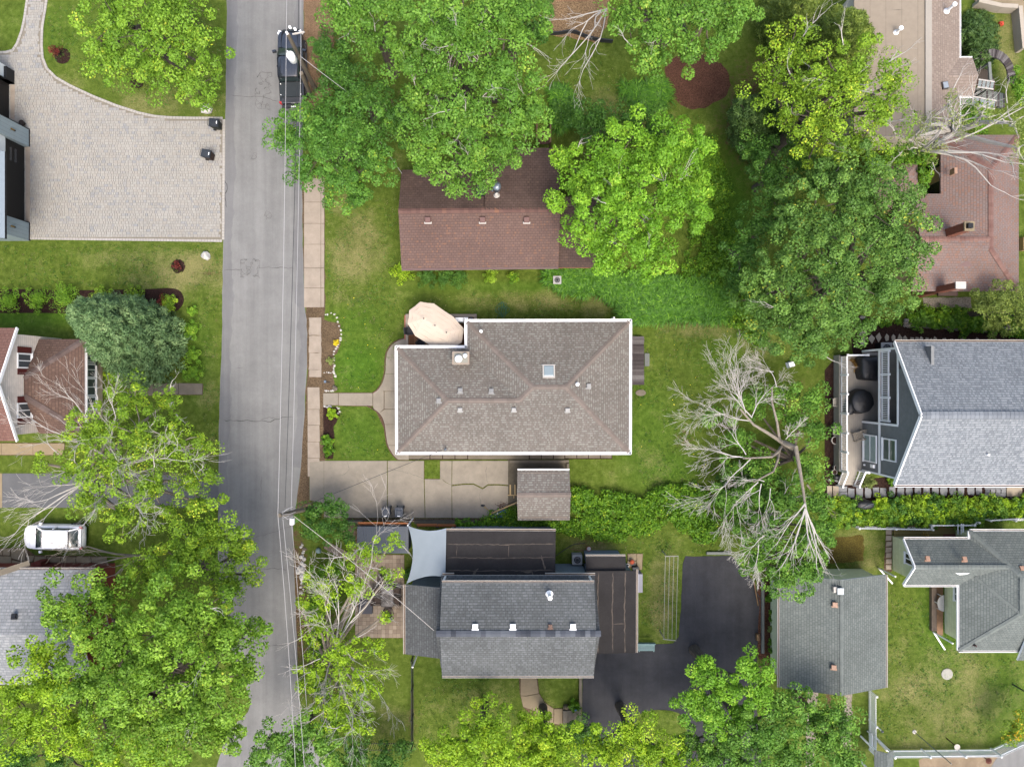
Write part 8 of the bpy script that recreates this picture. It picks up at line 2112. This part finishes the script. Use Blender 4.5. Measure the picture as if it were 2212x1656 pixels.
# bottom middle oaks
tree('bright lime oak below the front lawn of the dark grey house', [(1055, 1585, 75, 7), (985, 1610, 55, 6.5), (1080, 1640, 80, 6.5), (940, 1625, 32, 6), (1010, 1650, 60, 6)], G_LIME, 26, rc=.55, dens=3.1, m=105, L=.24, W=.09)
tree('lime oak beside the garden steps at the bottom edge', [(1155, 1565, 42, 5.5), (1205, 1600, 58, 6), (1190, 1650, 60, 6), (1150, 1620, 45, 5.5)], G_LIME, 27, rc=.5, dens=3.0, m=100, L=.23, W=.09)
tree('lime oak over the black driveway at the bottom edge', [(1365, 1580, 55, 6.5), (1320, 1620, 60, 6), (1400, 1630, 70, 6.5), (1280, 1605, 35, 5.5), (1450, 1650, 45, 6)], G_LIME, 28, rc=.52, dens=3.0, m=105, L=.24, W=.09)
tree('dark shrub between the garden steps and the lime oaks', [(1250, 1575, 38, 1.8), (1285, 1590, 25, 1.6), (1245, 1610, 25, 1.6)], G_DARK, 29, rc=.4, dens=3.0, m=75, L=.17, W=.1, name='shrub', cat='shrub', limbs=False, nm='foliage')
tree('two lobed bright oak over the lower end of the black driveway', [(1520, 1440, 44, 7.5), (1505, 1510, 55, 7), (1560, 1490, 40, 7), (1620, 1450, 48, 8), (1635, 1495, 42, 7.5), (1540, 1540, 42, 6.5), (1595, 1540, 40, 6.5)], G_OAKB, 30, rc=.52, dens=3.0, m=105, L=.23, W=.1)
tree('deep green tree group at the bottom edge left of the gravel track', [(1690, 1530, 62, 6.5), (1650, 1590, 75, 7), (1580, 1610, 60, 6), (1700, 1630, 70, 6.5), (1530, 1630, 52, 5.5), (1490, 1600, 35, 5), (1600, 1660, 55, 6)], G_OAK, 31, rc=.52, dens=3.0, m=100, L=.21, W=.11)
tree('green tree between the gravel tracks and the picket fence', [(1800, 1550, 58, 6), (1780, 1610, 50, 6), (1825, 1630, 45, 5.5), (1760, 1545, 32, 5.5)], G_OAK, 32, rc=.5, dens=2.9, m=95, L=.2, W=.11)
# right edge
tree('olive green bushy tree below the red roofed house at the right edge', [(2125, 655, 40, 4), (2170, 650, 45, 4.5), (2205, 690, 42, 4), (2150, 700, 35, 3.5), (2210, 640, 30, 4)], G_OLIVE, 33, rc=.45, dens=2.9, m=85, L=.18, W=.08)
tree('lacy pale tree with bare white limbs over the top of the red roofed house', [(2060, 260, 55, 9), (2000, 270, 40, 8), (2120, 250, 42, 9), (2190, 265, 50, 9), (2010, 320, 45, 7), (1960, 300, 42, 7), (2050, 225, 35, 9), (2200, 320, 35, 8)], G_PALE, 34, rc=.45, dens=1.0, m=42, L=.17, W=.06, bark=BARE, dead=26, trunk=(1990, 325), inner=.4)
tree('green shrubs filling the gap left of the red roofed house', [(1995, 385, 24, 2.5), (1990, 340, 30, 2.5), (1940, 340, 35, 3), (1900, 360, 35, 3.5)], G_IVY, 35, rc=.4, dens=2.8, m=70, L=.16, W=.1, name='shrub', cat='shrub', limbs=False, nm='foliage')
tree('leafy shrub right of the tan roofed house', [(2095, 245, 30, 2.5), (2110, 275, 25, 2), (2125, 240, 18, 2)], G_IVY, 36, rc=.4, dens=3, m=75, L=.16, W=.1, name='shrub', cat='shrub', limbs=False, nm='foliage')
tree('round green shrub at the right edge beside the corner lawn', [(2195, 185, 24, 1.6), (2185, 160, 18, 1.4), (2205, 210, 20, 1.5)], G_IVY, 37, rc=.35, dens=3, m=75, L=.14, W=.09, name='shrub', cat='shrub', limbs=False, nm='foliage')
tree('shrub with orange blossom at the right edge of the lower lawn', [(2195, 1570, 30, 2.2), (2175, 1590, 24, 2), (2210, 1545, 22, 2)], G_ORANGE, 38, rc=.36, dens=3, m=75, L=.15, W=.08, name='shrub', cat='shrub', limbs=False, nm='foliage')

# ------------------------------------------------------------------ conifers
def conifer(label, base, top_px, ztop, r0, mat, seed, tiers=13, m=60, L=.22, W=.06, name='conifer', zlow=.5, rc=.42, dens=5.2, cat='conifer', power=.8):
    rng = np.random.default_rng(seed); b = at(*base); tp = at(*top_px, ztop)
    t = thing(name, label, cat, (b.x, b.y, 0)); C, RC = [], []
    for i in range(tiers):
        f = i / (tiers - 1); z = zlow + (ztop - zlow) * f; r = r0 * (1 - f) ** power + .12
        c = Vector((b.x, b.y, 0)).lerp(Vector((tp.x, tp.y, 0)), f)
        n = max(3, int(dens * r / rc))
        for k in range(n):
            a = 6.283 * (k + rng.random() * .8) / n + i * .7; rr = r * rng.uniform(.72, 1.06)
            C.append((c.x + rr * math.cos(a), c.y + rr * math.sin(a), z + rng.uniform(-.25, .25) - .12 * rr)); RC.append(rc * rng.uniform(.7, 1.25) * (.6 + .4 * (1 - f)))
            if r > .9 and rng.random() < .6:
                q = rr * rng.uniform(.35, .7); C.append((c.x + q * math.cos(a + .3), c.y + q * math.sin(a + .3), z + .2)); RC.append(rc)
    C, RC = np.array(C), np.array(RC)
    me = leaf_mesh('crown', C, RC, m, L, W, mat, org(t), rng, low=-.2, droop=-.1, up=.5, squash=.75, hollow=.35)
    o = bpy.data.objects.new('crown', me); COL.objects.link(o); o.parent = t
    mb = MB(); mb.tube([(b.x, b.y, 0), (tp.x, tp.y, ztop * .96)], [.22, .03], 8); mb.build('trunk', BARK_D, t)
    return t
conifer('tall blue green spruce leaning into view beside the cream house', (318, 745), (160, 668), 9.0, 3.1, G_BLUE, 51, 17, m=85, L=.26, W=.06, rc=.48, dens=5.6, power=.62)
conifer('dark spruce with layered boughs right of the red mulch patch', (1640, 290), (1600, 215), 8.0, 2.2, G_SPRUCE, 52, 12, m=60)
conifer('dark spruce beneath the yellow green tree', (1700, 260), (1720, 200), 8.0, 2.6, G_SPRUCE, 53, 12, m=60)
conifer('tall olive green fir at the top edge, upper right', (1790, 130), (1850, 40), 12.5, 3.4, G_FIR, 54, 15, m=80, L=.25)
conifer('second olive fir at the top edge beside the tall one', (1700, 60), (1740, 0), 9.5, 2.4, G_FIR, 55, 12, m=70)
conifer('spreading dark green juniper between the tan roof and the corner lawn', (2105, 75), (2100, 70), 3.0, 1.5, G_SPRUCE, 56, 8, m=75, zlow=.3, power=.5)
conifer('juniper branch spreading below its neighbour beside the tan roof', (2110, 115), (2112, 110), 2.4, 1.2, G_SPRUCE, 57, 7, m=75, zlow=.3, power=.5)

# ------------------------------------------------------------------ shrubs
SHRUB = {}
def shrub(label, u, v, rp, mat, seed, hgt=None, group=None, L=.1, W=.06, m=60, rc=None, name='shrub'):
    r = rp / PXM; hgt = hgt or r * 1.3; p = at(u, v); rng = np.random.default_rng(seed)
    t = thing(name, label, 'shrub', p, group); rc = rc or r * .38
    C, RC = lobes_to_clusters([(Vector((p.x, p.y, hgt * .42)), r)], rc, 5.5, rng, hgt / r * .6, .5)
    me = leaf_mesh('foliage', C, RC, int(m * 1.4), L, W, mat, org(t), rng, low=-.2)
    o = bpy.data.objects.new('foliage', me); COL.objects.link(o); o.parent = t
    mb = MB()
    for k in range(4): a = k * 1.6; mb.tube([(p.x, p.y, 0), (p.x + r * .4 * math.cos(a), p.y + r * .4 * math.sin(a), hgt * .6)], [.025, .012], 4)
    mb.build('stems', BARK_D, t)
    return t
for i, (u, v, rp, lb) in enumerate(((35, 651, 30, 'rounded shrub at the left end of the long mulch bed'), (92, 649, 27, 'rounded shrub second from the left in the long mulch bed'), (155, 646, 36, 'largest rounded shrub in the long mulch bed'), (230, 642, 24, 'shrub half hidden behind the spruce in the mulch bed'), (300, 640, 24, 'yellowish shrub in the mulch bed above the spruce'), (370, 655, 20, 'small shrub near the round end of the mulch bed'))):
    shrub(lb, u, v, rp, G_SHRUB if i < 3 else G_YEL, 200 + i, group='shrubs of the mulch bed')
shrub('dark red leaved shrub at the round end of the mulch bed', 360, 650, 14, G_RED, 210)
for i, (u, v, rp, lb) in enumerate(((420, 714, 18, 'uppermost of three round green shrubs by the road'), (425, 767, 17, 'middle of three round green shrubs by the road'), (422, 803, 19, 'lowest of three round green shrubs by the road'), (418, 672, 10, 'tiny shrub above the three round shrubs by the road'))):
    shrub(lb, u, v, rp * 1.12, G_SHRUB, 220 + i, group='round shrubs by the road')
shrub('low yellow green plant at the foot of the spruce', 245, 808, 14, G_LIME, 226)
shrub('thorny dark red sapling in the mulch ring above the paver driveway', 133, 119, 12, G_RED, 230, hgt=1.3, m=14)
shrub('dark red sapling in the mulch ring below the paver driveway', 385, 575, 9, G_RED, 231, hgt=.6, m=16)
shrub('yellow leaved shrub at the lower left corner of the brown house', 872, 592, 27, G_LIME, 232, hgt=1.1)
for i, (u, v, rp, lb, mt) in enumerate(((925, 600, 24, 'green hedge shrub beside the yellow leaved shrub', G_DARK), (960, 602, 24, 'green hedge shrub in the middle below the brown house', G_DARK), (993, 600, 22, 'green hedge shrub at the right end of the row below the brown house', G_DARK), (1062, 598, 17, 'yellow flowering shrub below the brown house', G_YEL), (1110, 602, 13, 'small leafy plant below the brown house wall', G_IVY))):
    shrub(lb, u, v, rp, mt, 240 + i, hgt=.9, group='shrubs below the brown house')
shrub('round green shrub at the left front corner of the middle house', 720, 893, 12, G_LIME, 250, hgt=.5)
for i, (u, v, rp) in enumerate(((708, 950, 14), (712, 972, 13))): shrub(('upper', 'lower')[i] + ' white edged shrub in the front bed beside the sidewalk', u, v, rp, G_IVY, 252 + i, hgt=.6, group='front bed shrubs')
shrub('clump of yellow flowers in the front flower bed', 728, 740, 7, M_leaf('yellow_petals', (.5, .4, .02, 1), (.75, .6, .03, 1), (.8, .65, .05, 1), .1), 256, hgt=.35, m=16)
shrub('pale leaved plant in the front flower bed', 715, 780, 9, G_PALE, 257, hgt=.35, m=20)
shrub('hosta with broad pale leaves at the garden steps', 1240, 1520, 12, G_IVY, 258, hgt=.5, L=.26, W=.12, m=18)
shrub('fern like plant beside the shade sail', 883, 1237, 11, G_DARK, 259, hgt=.7)
shrub('rust and green ornamental grass in the corner of the raised deck', 1838, 786, 17, G_RUST, 260, hgt=1.5, L=.35, W=.04, m=34)
shrub('tuft of ornamental grass beside the deck stairs', 1872, 1040, 13, G_PALE, 261, hgt=.6, L=.35, W=.03, m=40)
shrub('small green plant below the rake of the grey house', 1922, 1038, 10, G_IVY, 262, hgt=.4)
for i, (x, y) in enumerate(((550, 575), (570, 660), (565, 765), (565, 850), (572, 708), (570, 905))):
    q = K9(x, y); shrub(('pale plant uppermost', 'small plant second', 'pale variegated plant', 'green plant low', 'small plant middle', 'tiny plant lowest')[i] + ' in the red mulch strip beside the garage', q.x * PXM + 1106, 828 - q.y * PXM, 8, G_IVY if i != 2 else G_PALE, 270 + i, hgt=.4, group='plants beside the garage', m=30)
# hedge between the stepping stones and the picket fence: separate bushes
r = random.Random(21); mats = [G_IVY, G_YEL, G_OAK, G_LIME, G_DARK]
n_row = 0
for row, y in enumerate((300, 370, 440)):
    k = 0
    for x in range(150, 2200, 88):
        if (380 < x < 640 and y < 340) or (x > 1700 and y > 420): continue
        p = F7(x + r.uniform(-15, 15), y + r.uniform(-12, 12)); i = n_row; c_ = i % 5 if i % 7 else 1
        shrub('%s bush, %s from the left in the %s hedge row by the stepping stones' % (('leafy green', 'yellowish', 'mid green', 'lime green', 'dark green')[c_], ORD[k], ('upper', 'middle', 'lower')[row]),
              p.x * PXM + 1106, 828 - p.y * PXM, r.uniform(17, 25), mats[c_], 300 + i, hgt=.9, group='mixed hedge bushes', m=46, L=.15, W=.08)
        k += 1; n_row += 1
for i in range(9):
    q = F6(950 + i * 110 + r.uniform(-20, 20), 60 + i * 9 + r.uniform(-15, 15)); shrub('green bush, %s from the left behind the field stone wall' % ORD[i], q.x * PXM + 1106, 828 - q.y * PXM, r.uniform(17, 25), (G_IVY, G_OAK, G_IVY)[i % 3], 360 + i, hgt=.8, group='bushes behind the stone wall', m=46, L=.16, W=.08)
for i, (x, y) in enumerate(((450, 95), (560, 105), (620, 120), (690, 110), (800, 95), (1530, 215), (2180, 260))):
    q = F6(x, y); shrub('small plant, %s from the left in the dark mulch above the grey house' % ORD[i], q.x * PXM + 1106, 828 - q.y * PXM, 8 if i != 5 else 13, G_IVY, 380 + i, hgt=.4, group='plants in the mulch above the grey house', m=26)

# ------------------------------------------------------------------ ground cover and daylilies (masses nobody could count)
def cover(name, label, cat, polys, n, mat, seed, hgt=.45, L=.13, W=.1, rc=.28, m=26):
    rng = np.random.default_rng(seed); r = random.Random(seed); C = []
    for pl in polys:
        pl = [at(*p) for p in pl]; x0, x1 = min(p.x for p in pl), max(p.x for p in pl); y0, y1 = min(p.y for p in pl), max(p.y for p in pl)
        k = 0; tr = 0
        while k < n and tr < n * 6:
            tr += 1; p = (r.uniform(x0, x1), r.uniform(y0, y1))
            g_ = math.sin(p[0] * 1.9 + seed) * math.cos(p[1] * 1.6) + .5 * math.sin(p[0] * 4.1 + p[1] * 3.3)
            if g_ < r.uniform(-1.3, -.1): continue
            if inside(p, pl): C.append((*p, hgt * r.uniform(.25, 1.0) * (1 + .4 * math.sin(p[0] * 1.3) * math.cos(p[1] * 1.7)))); k += 1
    C = np.array(C); RC = rc * rng.uniform(.6, 1.3, len(C))
    c = Vector((float(C[:, 0].mean()), float(C[:, 1].mean()), 0))
    me = leaf_mesh(name, C, RC, m, L, W, mat, c, rng, low=-.3)
    o = bpy.data.objects.new(name, me); COL.objects.link(o); o.location = c
    return tag(o, label, cat, kind='stuff')
cover('ground_cover', 'dense bright green vines right of the garden shed', 'ground cover', [[(1233, 1050), (1300, 1060), (1390, 1075), (1420, 1050), (1500, 1040), (1545, 1090), (1540, 1165), (1500, 1165), (1440, 1120), (1235, 1125)]], 1100, G_IVY, 401, .7)
cover('ground_cover', 'green vines on the strip between driveway and black flat roof', 'ground cover', [[(985, 1122), (1235, 1122), (1440, 1122), (1400, 1150), (1330, 1165), (1260, 1160), (1200, 1142), (985, 1136)]], 620, G_IVY, 402, .5)
cover('ground_cover', 'dark leafy undergrowth round the bright lawn strip', 'ground cover', [[(1500, 420), (1560, 400), (1590, 520), (1560, 620), (1500, 640), (1470, 600)], [(1490, 330), (1540, 300), (1580, 420), (1520, 440)]], 420, G_IVY, 403, .5)
cover('ground_cover', 'shaded undergrowth beneath the top oaks', 'ground cover', [[(1190, 190), (1230, 200), (1240, 260), (1200, 280)], [(700, 60), (760, 100), (760, 220), (690, 200)]], 160, G_DARK, 404, .5)
cover('ground_cover', 'green weeds along the foot of the big maple', 'ground cover', [[(1580, 560), (1680, 640), (1640, 760), (1560, 690)]], 360, G_IVY, 405, .5)
cover('ground_cover', 'creeping green plants below the field stone wall hedge', 'ground cover', [[(1990, 660), (2110, 670), (2215, 700), (2215, 730), (1990, 700)]], 240, G_IVY, 406, .5)
cover('ground_cover', 'green vines on the bank beside the dead tree', 'ground cover', [[(1540, 1030), (1620, 1000), (1700, 1040), (1700, 1130), (1560, 1130)]], 300, G_DARK, 407, .5)
cover('ground_cover', 'weeds at the foot of the driveway end beside the shed', 'ground cover', [[(1060, 1108), (1116, 1095), (1116, 1124), (1040, 1124)]], 70, G_IVY, 408, .25, m=18)
cover('ground_cover', 'red and green creeping vine on the corner of the green house', 'ground cover', [[(1990, 1150), (2002, 1150), (2000, 1260), (1992, 1260)]], 40, G_RUST, 409, .5, m=16)

def daylilies(label, polys, n, seed, name='daylilies'):
    rng = random.Random(seed); mb = MB(); vs, qs, tints = [], [], []
    for pl in polys:
        pl = [at(*p) for p in pl]; x0, x1 = min(p.x for p in pl), max(p.x for p in pl); y0, y1 = min(p.y for p in pl), max(p.y for p in pl); k = 0; tr = 0
        while k < n and tr < n * 8:
            tr += 1; p = Vector((rng.uniform(x0, x1), rng.uniform(y0, y1), 0))
            if not inside(p, pl): continue
            k += 1; ct = rng.random()
            for _ in range(22):
                a = rng.uniform(0, 6.283); l = rng.uniform(.5, .95); d = Vector((math.cos(a), math.sin(a), 0)); s = Vector((-d.y, d.x, 0)) * rng.uniform(.02, .034); q = p + d * rng.uniform(0, .08)
                pts = [q, q + d * l * .35 + Vector((0, 0, l * .62)), q + d * l * .75 + Vector((0, 0, l * .6)), q + d * l + Vector((0, 0, l * .3))]
                ws = [1, 1, .75, .1]; b0 = len(vs)
                for pp, w in zip(pts, ws): vs.append(tuple(pp - s * w)); vs.append(tuple(pp + s * w))
                for i in range(3): qs.append((b0 + 2 * i, b0 + 2 * i + 1, b0 + 2 * i + 3, b0 + 2 * i + 2))
                tints += [min(1, .5 * ct + .5 * rng.random())] * 8
    V = np.array(vs); c = V.mean(0); c[2] = 0
    me = bpy.data.meshes.new(name); set_quads(me, V - c, np.array(qs))
    at_ = me.attributes.new('tint', 'FLOAT', 'POINT'); at_.data.foreach_set('value', np.array(tints, dtype=np.float32)); me.materials.append(G_LILY)
    o = bpy.data.objects.new(name, me); COL.objects.link(o); o.location = c
    return tag(o, label, 'daylilies', kind='stuff')
daylilies('broad bed of long leaved daylilies along the top of the back lawn', [[(1195, 605), (1260, 592), (1380, 600), (1530, 610), (1575, 660), (1555, 690), (1400, 690), (1350, 690), (1330, 655), (1290, 632), (1215, 630)]], 520, 501)
daylilies('clump of daylilies beside the red mulch patch', [[(1345, 190), (1430, 180), (1445, 225), (1400, 240), (1350, 225)], [(1195, 195), (1225, 200), (1240, 255), (1205, 285)]], 85, 502)
daylilies('daylilies round the white air conditioner', [[(1180, 585), (1290, 585), (1290, 605), (1180, 612)]], 60, 503)

# ------------------------------------------------------------------ the bleached dead tree
t = thing('dead_tree', 'bleached leafless tree with broken trunk sprawling over the back lawn', 'dead tree', F3(700, 680))
r = random.Random(77); z0 = 3.2
mb = MB(); b = F3(720, 700); fork = F3(690, 650, 4.4)
mb.tube([(b.x, b.y, 0), (b.x - .1, b.y + .1, 2.2), fork], [.26, .2, .14], 10); mb.build('trunk', DEADBARK, t)
limbs = [((690, 650, 3.0), (520, 545, 4.4), .17, (430, 440, 5.2), 3), ((690, 650, 3.0), (640, 400, 4.0), .13, (640, 300, 4.6), 2), ((700, 690, 3.0), (640, 755, 4.2), .15, (450, 765, 5.4), 2),
         ((690, 700, 2.8), (650, 850, 3.8), .13, (520, 920, 4.8), 2)]
for p0, p1, rr, p2, dp in limbs:
    mb = MB(); a, b_, c = (F3(q[0], q[1], q[2] + dz) for q, dz in ((p0, 1.4), (p1, 1.5), (p2, 1.0)))
    mb.tube([a, a.lerp(b_, .5) + Vector((0, 0, .2)), b_, c], [rr * .75, rr * .65, rr * .5, rr * .35], 8, cap=False)
    mb.build('limb', DEADBARK, t)
sprays = [((480, 500, 5.0), (-.75, .75, .05), 4.2, .06, 4), ((430, 440, 5.2), (-.2, 1, .02), 4.2, .055, 4), ((460, 520, 5.0), (-1, .15, .02), 5.0, .055, 4), ((480, 490, 5.0), (.3, .95, 0), 3.4, .05, 4), ((440, 470, 5), (-.5, .9, .1), 4.0, .05, 4),
          ((450, 765, 5.4), (-1, .45, 0), 4.0, .06, 4), ((470, 770, 5.2), (-.85, -.6, 0), 4.8, .06, 4), ((440, 740, 5.2), (-.6, .9, 0), 3.0, .05, 3), ((520, 920, 4.8), (-.9, -.5, 0), 3.8, .055, 4), ((540, 930, 4.8), (-.2, -1, 0), 3.2, .05, 3), ((560, 915, 4.8), (-.8, .3, 0), 2.4, .045, 3),
          ((640, 300, 4.6), (-.3, 1, 0), 2.6, .045, 3), ((620, 200, 4.6), (-1, .2, 0), 2.8, .04, 2), ((700, 640, 3.6), (.4, .6, .3), 1.8, .05, 3), ((560, 1270, 5), (-.9, -.7, 0), 2.4, .045, 4), ((520, 1330, 5), (.1, -1, 0), 2.2, .04, 4), ((600, 960, 4.6), (-.1, -1, 0), 2.6, .04, 3)]
for p, d, l, rr, dp in sprays:
    mb = MB(); twigs(mb, F3(p[0] + 30, p[1], p[2] + .9), d, l * .52, rr * .85, dp + (dp < 4), r, .62, 0, 3, 4, .5); mb.build('branch', BARE, t)
# the fallen limb lying over the trees below it
t = thing('fallen_limb', 'long broken bleached limb lying over the trees below the dead tree', 'dead limb', F3(850, 1000))
ln = [F3(720, 660, 5.0), F3(795, 690, 5.9), F3(820, 830, 6.2), F3(845, 980, 6.5), F3(858, 1090, 6.8)]
mb = MB(); mb.tube(ln, [.16, .15, .12, .09, .06], 9, cap=True); mb.build('limb', DEADBARK, t)
for (x1, y1), rr in (((680, 1310), .03), ((700, 1480), .032), ((760, 1430), .025), ((930, 1420), .035), ((1020, 1420), .032), ((950, 1330), .028), ((980, 1490), .028), ((720, 1180), .028), ((870, 1300), .025), ((930, 1490), .025), ((690, 1420), .022)):
    s = F3(858 + RNG.uniform(-6, 6), 1080 + RNG.uniform(-30, 30), 6.8); e_ = F3(x1, y1, 6.6)
    mb = MB(); mid_ = s.lerp(e_, .5) + Vector((RNG.uniform(-.3, .3), RNG.uniform(-.2, .2), .15)); mb.tube(smooth_line([s, mid_, e_], 4), [rr * 1.1 * (1 - .75 * i / 8) + .006 for i in range(9)], 5, cap=False)
    for k in range(3):
        q = mid_.lerp(e_, .3 * k); d = (e_ - s).normalized(); twigs(mb, q, d + Vector((RNG.uniform(-.6, .6), RNG.uniform(-.4, .4), 0)), 1.1, rr * .55, 1, r, .5, 0, 2, 4, .4)
    mb.build('branch', BARE, t)
mb = MB(); mb.tube([F3(868, 935, 4.2), F3(930, 1020, 4.2), F3(965, 1080, 4.2)], [.07, .06, .04], 7); twigs(mb, F3(930, 1020, 4.2), (.6, -.5, 0), 1.2, .03, 2, r, .6, 0, 2, 4, .4)
mb.top('broken_branch', DEADBARK, 'short broken branch right of the long fallen limb', 'dead limb')
# bare limbs of the half bare trees, larger than their twigs
def bare_limbs(tname, hub, ends, rr, seed, dp=3, mat=BARE):
    t = next(o for o in COL.objects if o.get('label') == tname); r = random.Random(seed)
    for e_ in ends:
        a, b_ = at(*hub), at(*e_); mb = MB(); m1 = a.lerp(b_, .5) + Vector((r.uniform(-.4, .4), r.uniform(-.4, .4), .4))
        mb.tube(smooth_line([a, m1, b_], 3), [rr, rr * .9, rr * .8, rr * .68, rr * .6, rr * .5, rr * .4], 6, cap=False)
        twigs(mb, m1, (b_ - a) + Vector((r.uniform(-1, 1), r.uniform(-1, 1), .4)), (b_ - a).length * .42, rr * .5, dp, r, .6, .02, 3, 5, .6)
        twigs(mb, b_, (b_ - a), (b_ - a).length * .38, rr * .38, dp, r, .6, .02, 3, 5, .6)
        mb.build('bare_limb', mat, t)
bare_limbs('yellow green tree with many bare grey branches beside the cream house', (265, 1010, 4.5), [(170, 880, 7.5), (110, 930, 7), (120, 1070, 7), (250, 900, 8), (350, 990, 8), (300, 1100, 8), (200, 1110, 7.5), (80, 1110, 6.5), (260, 990, 8.5)], .085, 5)
bare_limbs('sparse yellow green tree with bare pale branches between road and patio', (725, 1395, 3.5), [(730, 1290, 6), (690, 1270, 5.5), (800, 1225, 6), (790, 1310, 6), (760, 1470, 6.5), (810, 1480, 6), (700, 1480, 5.5), (690, 1340, 5.5), (760, 1540, 6)], .06, 6)
bare_limbs('lacy pale tree with bare white limbs over the top of the red roofed house', (1990, 325, 6.5), [(2040, 270, 9.5), (2110, 330, 9), (2170, 350, 9), (2070, 235, 9.5), (2140, 400, 8.5), (2195, 240, 9.5)], .075, 7, 2)
bare_limbs('tall oak at the top edge beside the wood chip bed', (1310, 20, 8), [(1240, 110, 9), (1215, 140, 8.5), (1260, 150, 9), (1230, 40, 9), (1285, 60, 9)], .05, 8, 2)
bare_limbs('broad green maple reaching over the road, lower left', (330, 1200, 3), [(190, 1180, 4), (220, 1215, 4), (250, 1240, 4)], .09, 9, 3, DEADBARK)

# ------------------------------------------------------------------ weeds and tufts in the lawns
def tufts(label, polys, dens, mat, seed, L=.13, W=.035, m=5, rc=.07):
    rng = np.random.default_rng(seed); r = random.Random(seed); C = []
    for pl in polys:
        pl = [at(*p) for p in pl]; x0, x1 = min(p.x for p in pl), max(p.x for p in pl); y0, y1 = min(p.y for p in pl), max(p.y for p in pl)
        for _ in range(int((x1 - x0) * (y1 - y0) * dens)):
            p = (r.uniform(x0, x1), r.uniform(y0, y1))
            g = math.sin(p[0] * .9 + seed) * math.cos(p[1] * 1.1) + math.sin(p[0] * 2.3) * math.sin(p[1] * 1.9)
            if g + r.uniform(-1, 1) > .1 and inside(p, pl): C.append((*p, .02))
    C = np.array(C); c = Vector((float(C[:, 0].mean()), float(C[:, 1].mean()), 0))
    me = leaf_mesh('lawn_tufts', C, rc * rng.uniform(.6, 1.8, len(C)), m, L, W, mat, c, rng, low=-.05)
    o = bpy.data.objects.new('lawn_tufts', me); COL.objects.link(o); o.location = c
    tag(o, label, 'grass tufts', kind='stuff')
LAWNS = [[(100, 10), (480, 10), (480, 240), (300, 230), (110, 130)], [(0, 530), (475, 530), (475, 620), (0, 620)], [(400, 640), (470, 640), (470, 1010), (440, 1010), (440, 700)],
         [(705, 430), (855, 430), (855, 660), (705, 660)], [(740, 640), (1000, 640), (860, 740), (835, 800), (800, 840), (735, 840)], [(730, 885), (800, 880), (835, 960), (840, 988), (735, 988)],
         [(1020, 630), (1330, 640), (1340, 690), (1030, 690)], [(1365, 700), (1640, 700), (1660, 800), (1480, 960), (1560, 1010), (1400, 1070), (1365, 980)], [(1385, 1170), (1465, 1170), (1460, 1370), (1385, 1370)],
         [(905, 1465), (1120, 1465), (1130, 1560), (905, 1600)], [(1925, 1270), (2050, 1330), (2080, 1410), (2200, 1420), (2200, 1590), (1890, 1600), (1900, 1480)], [(1240, 1140), (1560, 1140), (1560, 1195), (1380, 1195), (1240, 1180)], [(1200, 90), (1450, 200), (1520, 260), (1400, 280), (1200, 200)]]
tufts('fresh green tufts scattered through the lawns', LAWNS, 12, M_leaf('grass_blade', (.07, .15, .014, 1), (.13, .22, .025, 1), (.16, .24, .03, 1), .05), 601, .1, .03)
tufts('dark green clover patches scattered through the lawns', LAWNS, 14, G_DARK, 602, .09, .04)
tufts('straw coloured dry tufts scattered through the lawns', LAWNS, 7, M_leaf('straw_blade', (.16, .14, .07, 1), (.24, .21, .11, 1), (.3, .27, .16, 1), .1, .2, False), 603, .09, .025)
tufts('tiny yellow dandelions dotted over the front lawns', [LAWNS[4], LAWNS[5], LAWNS[7]], .6, M_leaf('dandelion', (.6, .5, .03, 1), (.8, .7, .05, 1), (.9, .8, .1, 1), .1, .1, False), 604, .05, .05, 4, .02)
